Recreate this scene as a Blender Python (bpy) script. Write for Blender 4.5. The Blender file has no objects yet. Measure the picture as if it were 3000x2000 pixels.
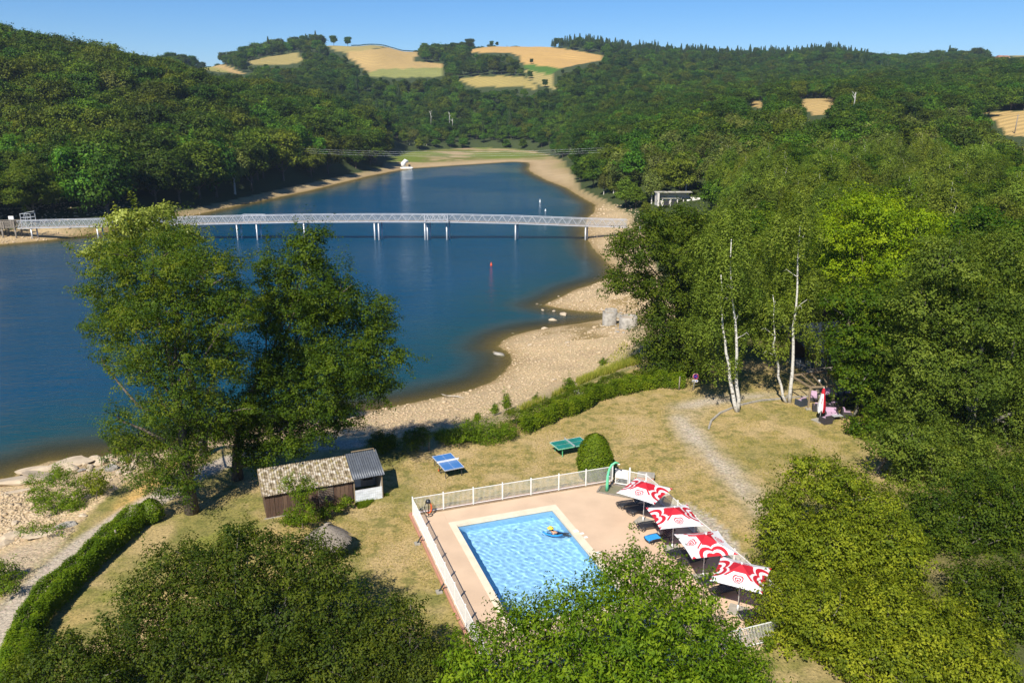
import bpy, math, random
import numpy as np
from mathutils import Vector, Matrix

# ------------------------------------------------------------------ camera, sky, sun, exposure
sc = bpy.context.scene
COL = sc.collection
CH, CP, CF = 26.11, math.radians(16.25), 2337.0
cam = bpy.data.cameras.new('camera')
cam.lens = 36.0 * CF / 3000.0
cam.sensor_width = 36.0
cam.clip_start = 0.5
cam.clip_end = 9000.0
camo = bpy.data.objects.new('camera', cam)
camo.location = (0, 0, CH)
camo.rotation_euler = (math.pi / 2 - CP, 0, 0)
COL.objects.link(camo)
sc.camera = camo

SUN_EL, SUN_AZ = math.radians(46), math.radians(202)      # azimuth clockwise from +Y
world = bpy.data.worlds.new('World')
sc.world = world
world.use_nodes = True
wn = world.node_tree.nodes
wl = world.node_tree.links
wn.clear()
sky = wn.new('ShaderNodeTexSky')
sky.sky_type = 'NISHITA'
sky.sun_disc = False
sky.sun_elevation = SUN_EL
sky.sun_rotation = SUN_AZ
sky.altitude = 900
sky.air_density = 1.0
sky.dust_density = 0.0
sky.ozone_density = 6.0
bg = wn.new('ShaderNodeBackground')
bg.inputs['Strength'].default_value = 0.082
wo = wn.new('ShaderNodeOutputWorld')
hsv = wn.new('ShaderNodeHueSaturation'); hsv.inputs['Saturation'].default_value = 1.22; hsv.inputs['Value'].default_value = .93
wl.new(sky.outputs[0], hsv.inputs['Color'])
tint = wn.new('ShaderNodeMix'); tint.data_type = 'RGBA'; tint.blend_type = 'MULTIPLY'; tint.inputs[0].default_value = 1.0
tint.inputs[7].default_value = (.86, .91, 1.02, 1)
wl.new(hsv.outputs[0], tint.inputs[6])
wl.new(tint.outputs[2], bg.inputs[0])
wl.new(bg.outputs[0], wo.inputs[0])

sun = bpy.data.lights.new('sun', 'SUN')
sun.energy = 5.0
sun.angle = math.radians(0.53)
sun.color = (1.0, 0.93, 0.82)
suno = bpy.data.objects.new('sun', sun)
sdir = Vector((math.sin(SUN_AZ) * math.cos(SUN_EL), math.cos(SUN_AZ) * math.cos(SUN_EL), math.sin(SUN_EL)))
suno.rotation_euler = (-sdir).to_track_quat('-Z', 'Y').to_euler()
suno.location = (0, 0, 300)
COL.objects.link(suno)

sc.view_settings.view_transform = 'Standard'
sc.view_settings.look = 'None'
sc.view_settings.exposure = 0.63
sc.view_settings.gamma = 1.0
sc.view_settings.use_curve_mapping = False
sc.render.engine = 'CYCLES'
sc.cycles.use_denoising = True
sc.cycles.max_bounces = 6
sc.cycles.diffuse_bounces = 3
sc.cycles.glossy_bounces = 3
sc.cycles.transmission_bounces = 6
sc.cycles.transparent_max_bounces = 12
sc.cycles.volume_bounces = 0
sc.cycles.use_adaptive_sampling = True
sc.cycles.adaptive_threshold = 0.01
sc.render.use_persistent_data = False

# ------------------------------------------------------------------ geometry helpers
_c, _s = math.cos(CP), math.sin(CP)

def at(px, py, z=0.0):
    """point of the photograph (3000 x 2000) on the level z"""
    u, v = (px - 1500) / CF, (1000 - py) / CF
    y, w = _c + v * _s, -_s + v * _c
    t = (z - CH) / w
    return (u * t, y * t)

def at_y(px, py, Y):
    u, v = (px - 1500) / CF, (1000 - py) / CF
    y, w = _c + v * _s, -_s + v * _c
    t = Y / y
    return (u * t, Y, CH + w * t)

def proj(X, Y, Z):
    d = Y * _c - (Z - CH) * _s
    up = Y * _s + (Z - CH) * _c
    d = np.maximum(d, 1e-3)
    return 1500 + CF * X / d, 1000 - CF * up / d

def pxm(Y, z=0.0):
    return (Y * _c + (CH - z) * _s) / CF

def in_poly(X, Y, poly):
    X = np.asarray(X, float); Y = np.asarray(Y, float)
    ins = np.zeros(X.shape, bool)
    n = len(poly)
    for i in range(n):
        x1, y1 = poly[i]; x2, y2 = poly[(i + 1) % n]
        if y1 == y2: continue
        k = ((y1 > Y) != (y2 > Y)) & (X < (x2 - x1) * (Y - y1) / (y2 - y1) + x1)
        ins ^= k
    return ins

def d_line(X, Y, pts, closed=False):
    X = np.asarray(X, float); Y = np.asarray(Y, float)
    best = np.full(X.shape, 1e9)
    n = len(pts)
    for i in range(n if closed else n - 1):
        x1, y1 = pts[i]; x2, y2 = pts[(i + 1) % n]
        dx, dy = x2 - x1, y2 - y1
        L = dx * dx + dy * dy + 1e-12
        t = np.clip(((X - x1) * dx + (Y - y1) * dy) / L, 0, 1)
        best = np.minimum(best, (X - x1 - t * dx) ** 2 + (Y - y1 - t * dy) ** 2)
    return np.sqrt(best)

def vnoise(X, Y, sc_, seed=0):
    """value noise in [0,1], numpy"""
    x = np.asarray(X, float) / sc_ + seed * 17.3; y = np.asarray(Y, float) / sc_ - seed * 9.1
    xi, yi = np.floor(x), np.floor(y)
    xf, yf = x - xi, y - yi
    xf = xf * xf * (3 - 2 * xf); yf = yf * yf * (3 - 2 * yf)
    def h(a, b):
        v = np.sin(a * 127.1 + b * 311.7 + seed * 74.7) * 43758.5453
        return v - np.floor(v)
    return (h(xi, yi) * (1 - xf) + h(xi + 1, yi) * xf) * (1 - yf) + (h(xi, yi + 1) * (1 - xf) + h(xi + 1, yi + 1) * xf) * yf

def fbm(X, Y, s, seed=0, o=4):
    r = 0; a = .5; t = 0
    for i in range(o):
        r = r + a * vnoise(X, Y, s / 2 ** i, seed + i); t += a; a *= .5
    return r / t

def smooth(x, a, b):
    t = np.clip((x - a) / (b - a), 0, 1)
    return t * t * (3 - 2 * t)

# ------------------------------------------------------------------ object helpers
def tag(o, label=None, cat=None, group=None, kind=None):
    if label: o['label'] = label
    if cat: o['category'] = cat
    if group: o['group'] = group
    if kind: o['kind'] = kind
    return o

def empty(name, loc=(0, 0, 0), rz=0.0, label=None, cat=None, group=None, s=None):
    o = bpy.data.objects.new(name, None)
    o.empty_display_size = .3
    o.location = loc
    o.rotation_euler = (0, 0, rz)
    if s is not None: o.scale = s if hasattr(s, '__len__') else (s, s, s)
    COL.objects.link(o)
    return tag(o, label, cat, group)

def link(name, mesh, parent=None, loc=None, rot=None, s=None):
    o = bpy.data.objects.new(name, mesh)
    if loc is not None: o.location = loc
    if rot is not None: o.rotation_euler = rot
    if s is not None: o.scale = s if hasattr(s, '__len__') else (s, s, s)
    COL.objects.link(o)
    if parent: o.parent = parent
    return o

def np_mesh(name, V, Fq, mat=None, smoothed=False, attrs=None):
    """V (n,3); Fq (m,k) same-sized faces"""
    V = np.asarray(V, np.float32); Fq = np.asarray(Fq, np.int32)
    me = bpy.data.meshes.new(name)
    m, k = Fq.shape
    me.vertices.add(len(V)); me.vertices.foreach_set('co', V.ravel())
    me.loops.add(m * k); me.loops.foreach_set('vertex_index', Fq.ravel())
    me.polygons.add(m)
    me.polygons.foreach_set('loop_start', np.arange(0, m * k, k, dtype=np.int32))
    if smoothed: me.polygons.foreach_set('use_smooth', np.ones(m, bool))
    me.update(calc_edges=True)
    for an, (dom, typ, dat) in (attrs or {}).items():
        a = me.attributes.new(an, typ, dom)
        a.data.foreach_set('color' if typ == 'FLOAT_COLOR' else 'value', np.asarray(dat, np.float32).ravel())
    if mat: me.materials.append(mat)
    return me

class MB:
    """collects boxes, bars, tubes, prisms into one mesh"""
    def __init__(self): self.v = []; self.f = []; self.m = []; self.sm = []
    def add(self, vs, fs, mi=0, sm=False):
        b = len(self.v); self.v += [tuple(map(float, v)) for v in vs]
        self.f += [tuple(i + b for i in f) for f in fs]; self.m += [mi] * len(fs); self.sm += [sm] * len(fs)
        return self
    def box(self, c, s, rz=0.0, mi=0, rx=0.0, ry=0.0):
        M = Matrix.Rotation(rz, 3, 'Z') @ Matrix.Rotation(ry, 3, 'Y') @ Matrix.Rotation(rx, 3, 'X')
        vs = [Vector(c) + M @ Vector((x * s[0] / 2, y * s[1] / 2, z * s[2] / 2)) for x in (-1, 1) for y in (-1, 1) for z in (-1, 1)]
        return self.add(vs, [(0, 1, 3, 2), (4, 6, 7, 5), (0, 4, 5, 1), (2, 3, 7, 6), (0, 2, 6, 4), (1, 5, 7, 3)], mi)
    def bar(self, p, q, w, h=None, mi=0):
        h = h or w; p = Vector(p); q = Vector(q); d = (q - p)
        up = Vector((0, 0, 1)) if abs(d.normalized().z) < .97 else Vector((0, 1, 0))
        a = d.cross(up).normalized() * w / 2; b = a.cross(d).normalized() * h / 2
        vs = [p - a - b, p + a - b, p + a + b, p - a + b, q - a - b, q + a - b, q + a + b, q - a + b]
        return self.add(vs, [(0, 3, 2, 1), (4, 5, 6, 7), (0, 1, 5, 4), (1, 2, 6, 5), (2, 3, 7, 6), (3, 0, 4, 7)], mi)
    def tube(self, pts, r, n=8, mi=0, cap=True):
        pts = [Vector(p) for p in pts]
        rs = r if hasattr(r, '__len__') else [r] * len(pts)
        vs = []
        pa = None
        for i, p in enumerate(pts):
            d = (pts[min(i + 1, len(pts) - 1)] - pts[max(i - 1, 0)]).normalized()
            if pa is None: pa = d.cross(Vector((.31, .92, .22))).normalized()
            pa = (pa - d * pa.dot(d)).normalized(); pb = d.cross(pa)
            vs += [p + (pa * math.cos(2 * math.pi * k / n) + pb * math.sin(2 * math.pi * k / n)) * rs[i] for k in range(n)]
        fs = [(i * n + k, i * n + (k + 1) % n, (i + 1) * n + (k + 1) % n, (i + 1) * n + k) for i in range(len(pts) - 1) for k in range(n)]
        self.add(vs, fs, mi, True)
        if cap:
            b = len(self.v) - len(vs)
            self.f += [tuple(b + k for k in reversed(range(n))), tuple(b + (len(pts) - 1) * n + k for k in range(n))]
            self.m += [mi] * 2; self.sm += [False] * 2
        return self
    def prism(self, poly, z0, z1, mi=0):
        n = len(poly)
        vs = [(x, y, z0) for x, y in poly] + [(x, y, z1) for x, y in poly]
        return self.add(vs, [tuple(reversed(range(n))), tuple(range(n, 2 * n))] + [(i, (i + 1) % n, n + (i + 1) % n, n + i) for i in range(n)], mi)
    def lathe(self, prof, n=16, c=(0, 0, 0), mi=0):
        vs = [(c[0] + r * math.cos(2 * math.pi * k / n), c[1] + r * math.sin(2 * math.pi * k / n), c[2] + z) for r, z in prof for k in range(n)]
        fs = [(i * n + k, i * n + (k + 1) % n, (i + 1) * n + (k + 1) % n, (i + 1) * n + k) for i in range(len(prof) - 1) for k in range(n)]
        return self.add(vs, fs, mi, True)
    def mesh(self, name, *mats):
        me = bpy.data.meshes.new(name)
        me.from_pydata(self.v, [], self.f)
        for m in mats: me.materials.append(m)
        me.polygons.foreach_set('material_index', self.m)
        me.polygons.foreach_set('use_smooth', self.sm)
        me.update()
        return me
    def build(self, name, mat, parent=None, loc=None, rot=None):
        mats = mat if isinstance(mat, (list, tuple)) else [mat]
        return link(name, self.mesh(name, *mats), parent, loc, rot)

def copy_tree(o, parent=None, loc=None, rz=None, s=None, kids=None):
    c = o.copy(); COL.objects.link(c)
    if parent: c.parent = parent
    if loc is not None: c.location = loc
    if rz is not None: c.rotation_euler = (0, 0, rz)
    if s is not None: c.scale = s if hasattr(s, '__len__') else (s, s, s)
    for ch in o.children: copy_tree(ch, c)
    return c

# ------------------------------------------------------------------ material helpers
def new_mat(name):
    m = bpy.data.materials.new(name); m.use_nodes = True
    nt = m.node_tree; nt.nodes.clear()
    out = nt.nodes.new('ShaderNodeOutputMaterial')
    return m, nt, out

def N(nt, t, **kw):
    n = nt.nodes.new(t)
    for k, v in kw.items():
        if k in n.inputs.keys(): n.inputs[k].default_value = v
        else: setattr(n, k, v)
    return n

def rgba(c): return (c[0], c[1], c[2], 1.0)

def ramp(nt, stops):
    r = nt.nodes.new('ShaderNodeValToRGB')
    e = r.color_ramp.elements
    e[0].position, e[0].color = stops[0][0], rgba(stops[0][1])
    e[1].position, e[1].color = stops[-1][0], rgba(stops[-1][1])
    for p, c in stops[1:-1]:
        x = e.new(p); x.color = rgba(c)
    return r

def mixc(nt, fac, a, b, mode='MIX'):
    m = nt.nodes.new('ShaderNodeMix'); m.data_type = 'RGBA'; m.blend_type = mode
    for sock, val in ((m.inputs['Factor'], fac), (m.inputs['A'], a), (m.inputs['B'], b)):
        # RGBA sockets of the Mix node
        pass
    ia = [i for i in m.inputs if i.name == 'A' and i.type == 'RGBA'][0]
    ib = [i for i in m.inputs if i.name == 'B' and i.type == 'RGBA'][0]
    fi = [i for i in m.inputs if i.name == 'Factor' and i.type == 'VALUE'][0]
    for sock, val in ((fi, fac), (ia, a), (ib, b)):
        if hasattr(val, 'node'): nt.links.new(val, sock)
        elif isinstance(val, (int, float)): sock.default_value = val
        else: sock.default_value = rgba(val)
    return [o for o in m.outputs if o.type == 'RGBA'][0]

def math_(nt, op, a, b=0.0, clamp=False):
    m = nt.nodes.new('ShaderNodeMath'); m.operation = op; m.use_clamp = clamp
    for i, val in enumerate((a, b)):
        if hasattr(val, 'node'): nt.links.new(val, m.inputs[i])
        else: m.inputs[i].default_value = val
    return m.outputs[0]

def simple(name, col, rough=.6, metal=0.0, col2=None, scale=8.0, bump=0.0, spec=.5, trans=0.0, stretch=None):
    """paint or plain stuff: a base colour broken by noise, with fine relief"""
    m, nt, out = new_mat(name)
    p = N(nt, 'ShaderNodeBsdfPrincipled'); p.inputs['Roughness'].default_value = rough; p.inputs['Metallic'].default_value = metal
    p.inputs['Specular IOR Level'].default_value = spec
    tc = N(nt, 'ShaderNodeTexCoord')
    src = tc.outputs['Object']
    if stretch:
        mp = N(nt, 'ShaderNodeMapping'); mp.inputs['Scale'].default_value = stretch
        nt.links.new(src, mp.inputs[0]); src = mp.outputs[0]
    no = N(nt, 'ShaderNodeTexNoise'); no.inputs['Scale'].default_value = scale; no.inputs['Detail'].default_value = 5
    nt.links.new(src, no.inputs['Vector'])
    c2 = col2 or tuple(x * .72 for x in col)
    r = ramp(nt, [(.32, c2), (.68, col)])
    nt.links.new(no.outputs[0], r.inputs[0])
    nt.links.new(r.outputs[0], p.inputs['Base Color'])
    if bump:
        b = N(nt, 'ShaderNodeBump'); b.inputs['Strength'].default_value = bump; b.inputs['Distance'].default_value = .03
        nt.links.new(no.outputs[0], b.inputs['Height']); nt.links.new(b.outputs[0], p.inputs['Normal'])
    if trans:
        t = N(nt, 'ShaderNodeBsdfTranslucent'); nt.links.new(r.outputs[0], t.inputs[0])
        mx = N(nt, 'ShaderNodeMixShader'); mx.inputs[0].default_value = trans
        nt.links.new(p.outputs[0], mx.inputs[1]); nt.links.new(t.outputs[0], mx.inputs[2])
        nt.links.new(mx.outputs[0], out.inputs[0])
    else:
        nt.links.new(p.outputs[0], out.inputs[0])
    return m

def leaf_mat(name, dark, mid, light, trans=.45, hue=.004, rough=.55, gain=1.5, vary=.05):
    dark, mid, light = [tuple(min(.8, x * gain) for x in (c[0] * .98, c[1], c[2] * .45)) for c in (dark, mid, light)]
    m, nt, out = new_mat(name)
    at_ = N(nt, 'ShaderNodeAttribute'); at_.attribute_name = 'tint'
    oi = N(nt, 'ShaderNodeObjectInfo')
    r = ramp(nt, [(0.0, dark), (.5, mid), (1.0, light)])
    nt.links.new(at_.outputs['Fac'], r.inputs[0])
    hs = N(nt, 'ShaderNodeHueSaturation')
    h = math_(nt, 'MULTIPLY_ADD', oi.outputs['Random'], hue * 2)
    h.node.inputs[2].default_value = .5 - hue
    r2 = math_(nt, 'MULTIPLY', oi.outputs['Random'], 7.31); fr = math_(nt, 'FRACT', r2)
    vl = math_(nt, 'MULTIPLY_ADD', fr, vary * 2); vl.node.inputs[2].default_value = 1 - vary
    nt.links.new(h, hs.inputs['Hue']); nt.links.new(vl, hs.inputs['Value'])
    nt.links.new(r.outputs[0], hs.inputs['Color'])
    p = N(nt, 'ShaderNodeBsdfPrincipled'); p.inputs['Roughness'].default_value = rough
    p.inputs['Specular IOR Level'].default_value = .14
    t = N(nt, 'ShaderNodeBsdfTranslucent')
    ty = mixc(nt, 1.0, hs.outputs[0], (1.35, 1.25, .45), 'MULTIPLY')
    nt.links.new(hs.outputs[0], p.inputs['Base Color']); nt.links.new(ty, t.inputs[0])
    mx = N(nt, 'ShaderNodeMixShader'); mx.inputs[0].default_value = trans
    nt.links.new(p.outputs[0], mx.inputs[1]); nt.links.new(t.outputs[0], mx.inputs[2])
    nt.links.new(mx.outputs[0], out.inputs[0])
    return m
# ------------------------------------------------------------------ the land: lake, shore, terrace, valley and hills
ZW = -4.0
lake_px = [(-900, 1500), (-300, 1440), (0, 1402), (45, 1398), (60, 1378), (112, 1362), (150, 1350), (220, 1342), (330, 1336), (420, 1322), (560, 1292), (800, 1248),
           (1000, 1212), (1130, 1196), (1250, 1172), (1380, 1142), (1440, 1120), (1480, 1090), (1502, 1058), (1492, 1032), (1462, 1016), (1470, 1000),
           (1500, 984), (1560, 968), (1640, 955), (1700, 948), (1762, 936), (1800, 925), (1790, 915), (1740, 914), (1700, 912), (1640, 903), (1598, 893), (1612, 884), (1650, 868),
           (1682, 850), (1740, 832), (1795, 812), (1800, 790), (1778, 765), (1745, 735), (1728, 712), (1718, 690), (1712, 665), (1720, 640), (1742, 622),
           (1745, 600), (1700, 575), (1660, 550), (1600, 528), (1560, 508), (1545, 494), (1552, 484), (1545, 476), (1500, 474), (1440, 478), (1380, 482), (1300, 487), (1210, 493),
           (1150, 502), (1080, 516), (1000, 535), (900, 560), (780, 585), (680, 605), (560, 632), (440, 652), (330, 668), (270, 682), (240, 690), (130, 705), (0, 716), (-300, 735), (-1600, 800)]
LAKE = [at(x, y, ZW) for x, y in lake_px]
basin_px = [(-900, 1900, 0), (-300, 1800, 0), (0, 1690, 0), (60, 1655, 0), (150, 1610, 0), (215, 1560, 0), (260, 1500, 0), (330, 1440, 0), (420, 1380, 0), (500, 1340, 0), (620, 1312, 0), (800, 1300, 0), (1000, 1292, 0), (1280, 1272, 0),
            (1400, 1258, 0), (1520, 1222, 0), (1650, 1158, 0), (1760, 1108, 0), (1850, 1082, 0), (1925, 1030, 0), (1960, 980, 0), (1990, 900, 0), (1950, 830, 0),
            (1900, 740, 0), (1890, 660, 0), (1850, 600, 0), (1770, 560, 0), (1700, 530, 0), (1672, 490, -1), (1650, 462, -1), (1590, 445, -2), (1500, 436, -2), (1400, 434, -2), (1300, 438, -2),
            (1200, 445, -2), (1140, 462, -2), (1120, 488, -2), (1000, 513, -2.3), (900, 535, -2.3), (780, 560, -2.3), (680, 582, -2.3), (560, 608, -2.3), (430, 630, -2), (300, 645, -1), (130, 652, -1), (0, 660, -1), (-300, 680, -1), (-1600, 740, -1)]
BASIN = [at(x, y, z) for x, y, z in basin_px]

PX = [-500, 0, 250, 500, 650, 800, 950, 1100, 1200, 1300, 1450, 1600, 1700, 1850, 2000, 2150, 2300, 2420, 2560, 2750, 3000, 3600]
KY = [0, 150, 200, 240, 300, 360, 430, 500, 560, 650, 750, 850, 950, 1100, 1250, 1400, 2000, 3600]
KZ = {  # ground height along each sight column at the distances of KY
 -500: [0, 0, 0, 2, 24, 42, 56, 58, 56, 54, 60, 72, 80, 88, 90, 90, 80, 60],
 0:    [0, 0, 0, 1, 23, 42, 54, 55, 52, 48, 52, 62, 70, 75, 78, 78, 70, 60],
 250:  [0, 0, 0, 0, 17, 34, 46, 45, 40, 38, 44, 54, 66, 70, 72, 72, 65, 60],
 500:  [0, 0, 0, 0, 8, 24, 36, 37, 32, 38, 52, 66, 70, 70, 72, 72, 65, 60],
 650:  [0, 0, 0, 0, 2, 16, 28, 31, 26, 32, 48, 62, 69, 77, 80, 78, 70, 60],
 800:  [0, 0, 0, 0, 0, 8, 20, 26, 23, 28, 44, 60, 78, 98, 112, 104, 80, 60],
 950:  [0, 0, 0, 0, 0, 0, 12, 19, 18, 22, 36, 54, 76, 104, 124, 112, 80, 60],
 1100: [0, 0, 0, 0, 0, 0, 2, 8, 9, 10, 26, 56, 78, 105, 119, 108, 80, 60],
 1200: [0, 0, 0, 0, 0, 0, -1, -1, 0, 3, 20, 52, 72, 94, 110, 102, 80, 60],
 1300: [0, 0, 0, 0, 0, 0, -1, -1, -1, 3, 21, 47, 66, 92, 108, 100, 80, 60],
 1450: [0, 0, 0, 0, 0, 0, -1, -1, -1, 3, 22, 49, 68, 108, 112, 102, 80, 60],
 1600: [0, 0, 0, 0, 0, 0, 0, 1, 2, 8, 26, 50, 72, 106, 110, 112, 85, 60],
 1700: [0, 0, 0, 0, 0, 1, 3, 7, 10, 20, 34, 50, 76, 102, 112, 122, 90, 60],
 1850: [0, 0, 0, 2, 5, 8, 10, 15, 20, 28, 38, 50, 66, 90, 112, 120, 90, 60],
 2000: [0, 0, 1, 4, 8, 12, 15, 20, 24, 30, 40, 52, 64, 86, 108, 112, 90, 60],
 2150: [0, 0, 2, 6, 11, 16, 20, 24, 27, 31, 38, 50, 62, 84, 104, 104, 90, 60],
 2300: [0, 0, 3, 8, 14, 20, 25, 29, 31, 34, 40, 50, 62, 86, 108, 106, 90, 60],
 2420: [0, 0, 3, 9, 15, 21, 27, 32, 34, 36, 42, 52, 64, 90, 117, 112, 90, 60],
 2560: [0, 0, 3, 8, 13, 19, 25, 31, 36, 40, 46, 54, 62, 78, 94, 98, 90, 60],
 2750: [0, 0, 3, 7, 12, 18, 24, 31, 37, 43, 50, 58, 66, 80, 96, 103, 90, 60],
 3000: [0, 0, 4, 9, 16, 22, 28, 35, 42, 50, 56, 62, 70, 86, 100, 108, 92, 60],
 3600: [0, 0, 4, 9, 16, 22, 28, 35, 42, 50, 56, 62, 70, 86, 100, 108, 92, 60]}
KT = np.array([KZ[p] for p in PX], float)
PXa = np.array(PX, float); KYa = np.array(KY, float)
POOL_HOLE = None

FLO = np.array([-6.62, 47.97]); UU = np.array([.944, .3305]); VV = np.array([.3305, -.944])
def dk(u, v): 
    p = FLO + UU * u + VV * v
    return (float(p[0]), float(p[1]))
DECK_RZ = math.atan2(UU[1], UU[0])
HOLE = [dk(1.9, 1.75), dk(9.75, 1.75), dk(9.75, 14.2), dk(1.9, 14.2)]

def hill(X, Y):
    px = np.clip(1500 + CF * X / (Y * _c + 25 * _s + 1e-3), -500, 3599)
    px = np.where(Y < 20, 1500, px)
    Yc = np.clip(Y, 0, 3599)
    i = np.clip(np.searchsorted(PXa, px, side='right') - 1, 0, len(PX) - 2)
    j = np.clip(np.searchsorted(KYa, Yc, side='right') - 1, 0, len(KY) - 2)
    fx = (px - PXa[i]) / (PXa[i + 1] - PXa[i]); fy = (Yc - KYa[j]) / (KYa[j + 1] - KYa[j])
    fx = fx * fx * (3 - 2 * fx)
    return (KT[i, j] * (1 - fx) + KT[i + 1, j] * fx) * (1 - fy) + (KT[i, j + 1] * (1 - fx) + KT[i + 1, j + 1] * fx) * fy

def height(X, Y):
    X = np.asarray(X, float); Y = np.asarray(Y, float)
    h = hill(X, Y)
    # two offset samples soften the creases between the control lines
    for k in (.06, .12):
        h = h + hill(X * (1 + k * .5), Y * (1 + k)) + hill(X * (1 - k * .5), Y * (1 - k))
    h = h / 5
    h = h + (fbm(X, Y, 90, 3) - .5) * (np.clip((Y - 200) / 300, 0, 1) * 7 + np.clip((Y - 700) / 400, 0, 1) * 8)
    h = h + (fbm(X, Y, 9, 5, 3) - .5) * .25 * smooth(Y, 20, 60)
    ib = in_poly(X, Y, BASIN)
    db = d_line(X, Y, BASIN, True)
    il = in_poly(X, Y, LAKE)
    dl = d_line(X, Y, LAKE, True)
    wob = (fbm(X, Y, 5, 11, 4) - .5) * .55 * np.clip(dl / 3, 0.15, 1)
    f = dl / (dl + db + 1e-6)
    f = .55 * f + .45 * smooth(f, .55, 1.0)
    bank = 4.0 - 2.7 * smooth(Y, 140, 220)
    hb = ZW + .03 + (bank + np.clip(h, -1.5, 0) * bank / 4) * f + wob * (1 - f)
    hb = np.maximum(hb, ZW + .02 + .02 * dl)
    bed = ZW - np.minimum(.15 * dl, 5.0) - wob * .25
    bl = smooth(db, 0, 6.0)
    out = np.where(ib, np.where(il, bed, hb), np.where(db < 14, h * smooth(db, 0, 14) + (ZW + bank) * (1 - smooth(db, 0, 14)), h))
    hole = in_poly(X, Y, HOLE)
    out = np.where(hole, -3.0, out)
    return out

def hz(x, y): return float(height(np.array([x]), np.array([y]))[0])

def hit(px, py, y0=30, y1=2500):
    """where the sight line of a photo point meets the land"""
    Ys = y0 * (y1 / y0) ** np.linspace(0, 1, 500)
    u, v = (px - 1500) / CF, (1000 - py) / CF
    yy, w = _c + v * _s, -_s + v * _c
    t = Ys / yy
    Z = CH + w * t; X = u * t
    g = height(X, Ys)
    k = np.argmax(Z < g)
    if not (Z < g).any(): 
        k = np.argmin(Z - g)
    return (float(X[k]), float(Ys[k]), float(g[k]))

# far fields: (photo outline, near and far distance, colour)
GOLD = (.42, .295, .12); PALE = (.33, .27, .10); TAN = (.40, .28, .12); GREEN = (.07, .15, .02)
FIELDS = [
 ([(505, 152), (560, 160), (640, 182), (685, 205), (650, 214), (600, 205), (545, 180)], 500, 1400, (.26, .24, .07)),
 ([(600, 187), (650, 186), (690, 205), (725, 218), (690, 216), (640, 200)], 600, 1400, TAN),
 ([(952, 108), (1000, 108), (1067, 114), (1150, 134), (1100, 143), (1020, 154), (985, 152), (955, 130)], 700, 1500, PALE),
 ([(1015, 154), (1130, 140), (1170, 136), (1222, 146), (1215, 180), (1290, 187), (1297, 199), (1200, 201), (1120, 202), (1080, 210), (1050, 190), (1022, 172)], 600, 1500, GOLD),
 ([(1080, 210), (1120, 202), (1297, 199), (1300, 225), (1150, 228), (1085, 222)], 550, 1500, (.24, .25, .08)),
 ([(1150, 125), (1200, 135), (1228, 143), (1190, 143)], 700, 1500, PALE),
 ([(1375, 146), (1420, 128), (1522, 126), (1625, 140), (1768, 162), (1760, 178), (1710, 186), (1647, 200), (1531, 187), (1527, 165), (1495, 156), (1388, 154)], 600, 1500, (.47, .30, .105)),
 ([(1531, 187), (1647, 200), (1616, 220), (1545, 206)], 600, 1500, GREEN),
 ([(1540, 206), (1614, 221), (1630, 262), (1576, 249), (1550, 232)], 550, 1500, PALE),
 ([(1345, 232), (1393, 224), (1527, 224), (1575, 252), (1570, 264), (1527, 254), (1402, 256), (1370, 247)], 500, 1500, (.34, .27, .09)),
 ([(726, 181), (768, 170), (877, 153), (884, 180), (826, 192), (777, 186), (732, 192)], 600, 1500, PALE),
 ([(2348, 290), (2440, 288), (2446, 305), (2411, 336), (2384, 338), (2352, 312)], 250, 700, GOLD),
 ([(2893, 330), (3000, 324), (3200, 322), (3200, 410), (3000, 400), (2951, 396), (2920, 360)], 200, 600, (.46, .32, .13)),
 ([(2198, 296), (2242, 298), (2228, 316), (2203, 312)], 250, 800, GOLD),
 ([(2650, 352), (2730, 346), (2720, 358), (2660, 366)], 220, 600, TAN),
 ([(2905, 150), (2970, 148), (3080, 150), (3060, 168), (2905, 163)], 800, 2500, PALE)]

# land cover polygons on the terrace (photo outline at z = 0)
def P0(l): return [at(x, y, 0) for x, y in l]
GRAVEL = [P0([(1985, 1172), (2060, 1150), (2140, 1150), (2300, 1140), (2420, 1120), (2560, 1140), (2560, 1165), (2310, 1168), (2200, 1180), (2110, 1205), (2080, 1240), (2095, 1275), (2130, 1320), (2190, 1370),
               (2250, 1430), (2290, 1500), (2260, 1590), (2205, 1560), (2140, 1480), (2060, 1400), (1990, 1330), (1955, 1265), (1935, 1215), (1945, 1180)])]
LIGHTGRAVEL = P0([(1950, 1482), (2025, 1474), (2080, 1505), (2140, 1560), (2195, 1650), (2260, 1760), (2150, 1760)])
PATHL = [at(x, y, 0) for x, y in [(-90, 2100), (-50, 1960), (0, 1850), (65, 1762), (165, 1668), (275, 1575), (385, 1500), (470, 1455), (560, 1395), (680, 1345), (860, 1312), (1040, 1298)]]
FLANK = [at(x, y, 0) for x, y in [(40, 2050), (60, 1900), (120, 1800), (230, 1710), (340, 1620), (440, 1545)]]
CURB = [at(x, y, 0) for x, y in [(2530, 1150), (2420, 1160), (2304, 1168), (2230, 1176), (2160, 1192), (2110, 1212), (2084, 1235), (2076, 1258)]]
ORANGE = P0([(-40, 1990), (60, 1790), (150, 1650), (230, 1570), (330, 1455), (470, 1350), (600, 1320), (480, 1450), (310, 1590), (150, 1720), (50, 1840)])
ROCKY = P0([(-100, 1640), (40, 1560), (120, 1560), (210, 1530), (230, 1590), (130, 1680), (0, 1800), (-100, 1850)])
CLEARING = P0([(430, 1300), (1290, 1262), (1520, 1225), (1850, 1085), (2050, 1060), (2150, 1080), (2420, 1060), (2600, 1120), (2700, 1300), (2500, 1450), (2300, 1700), (2250, 2100), (-400, 2200), (-300, 1800), (300, 1480)])
BRIGHT = P0([(560, 1590), (660, 1540), (760, 1540), (700, 1600), (420, 1640), (330, 1760), (260, 1760)])

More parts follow.
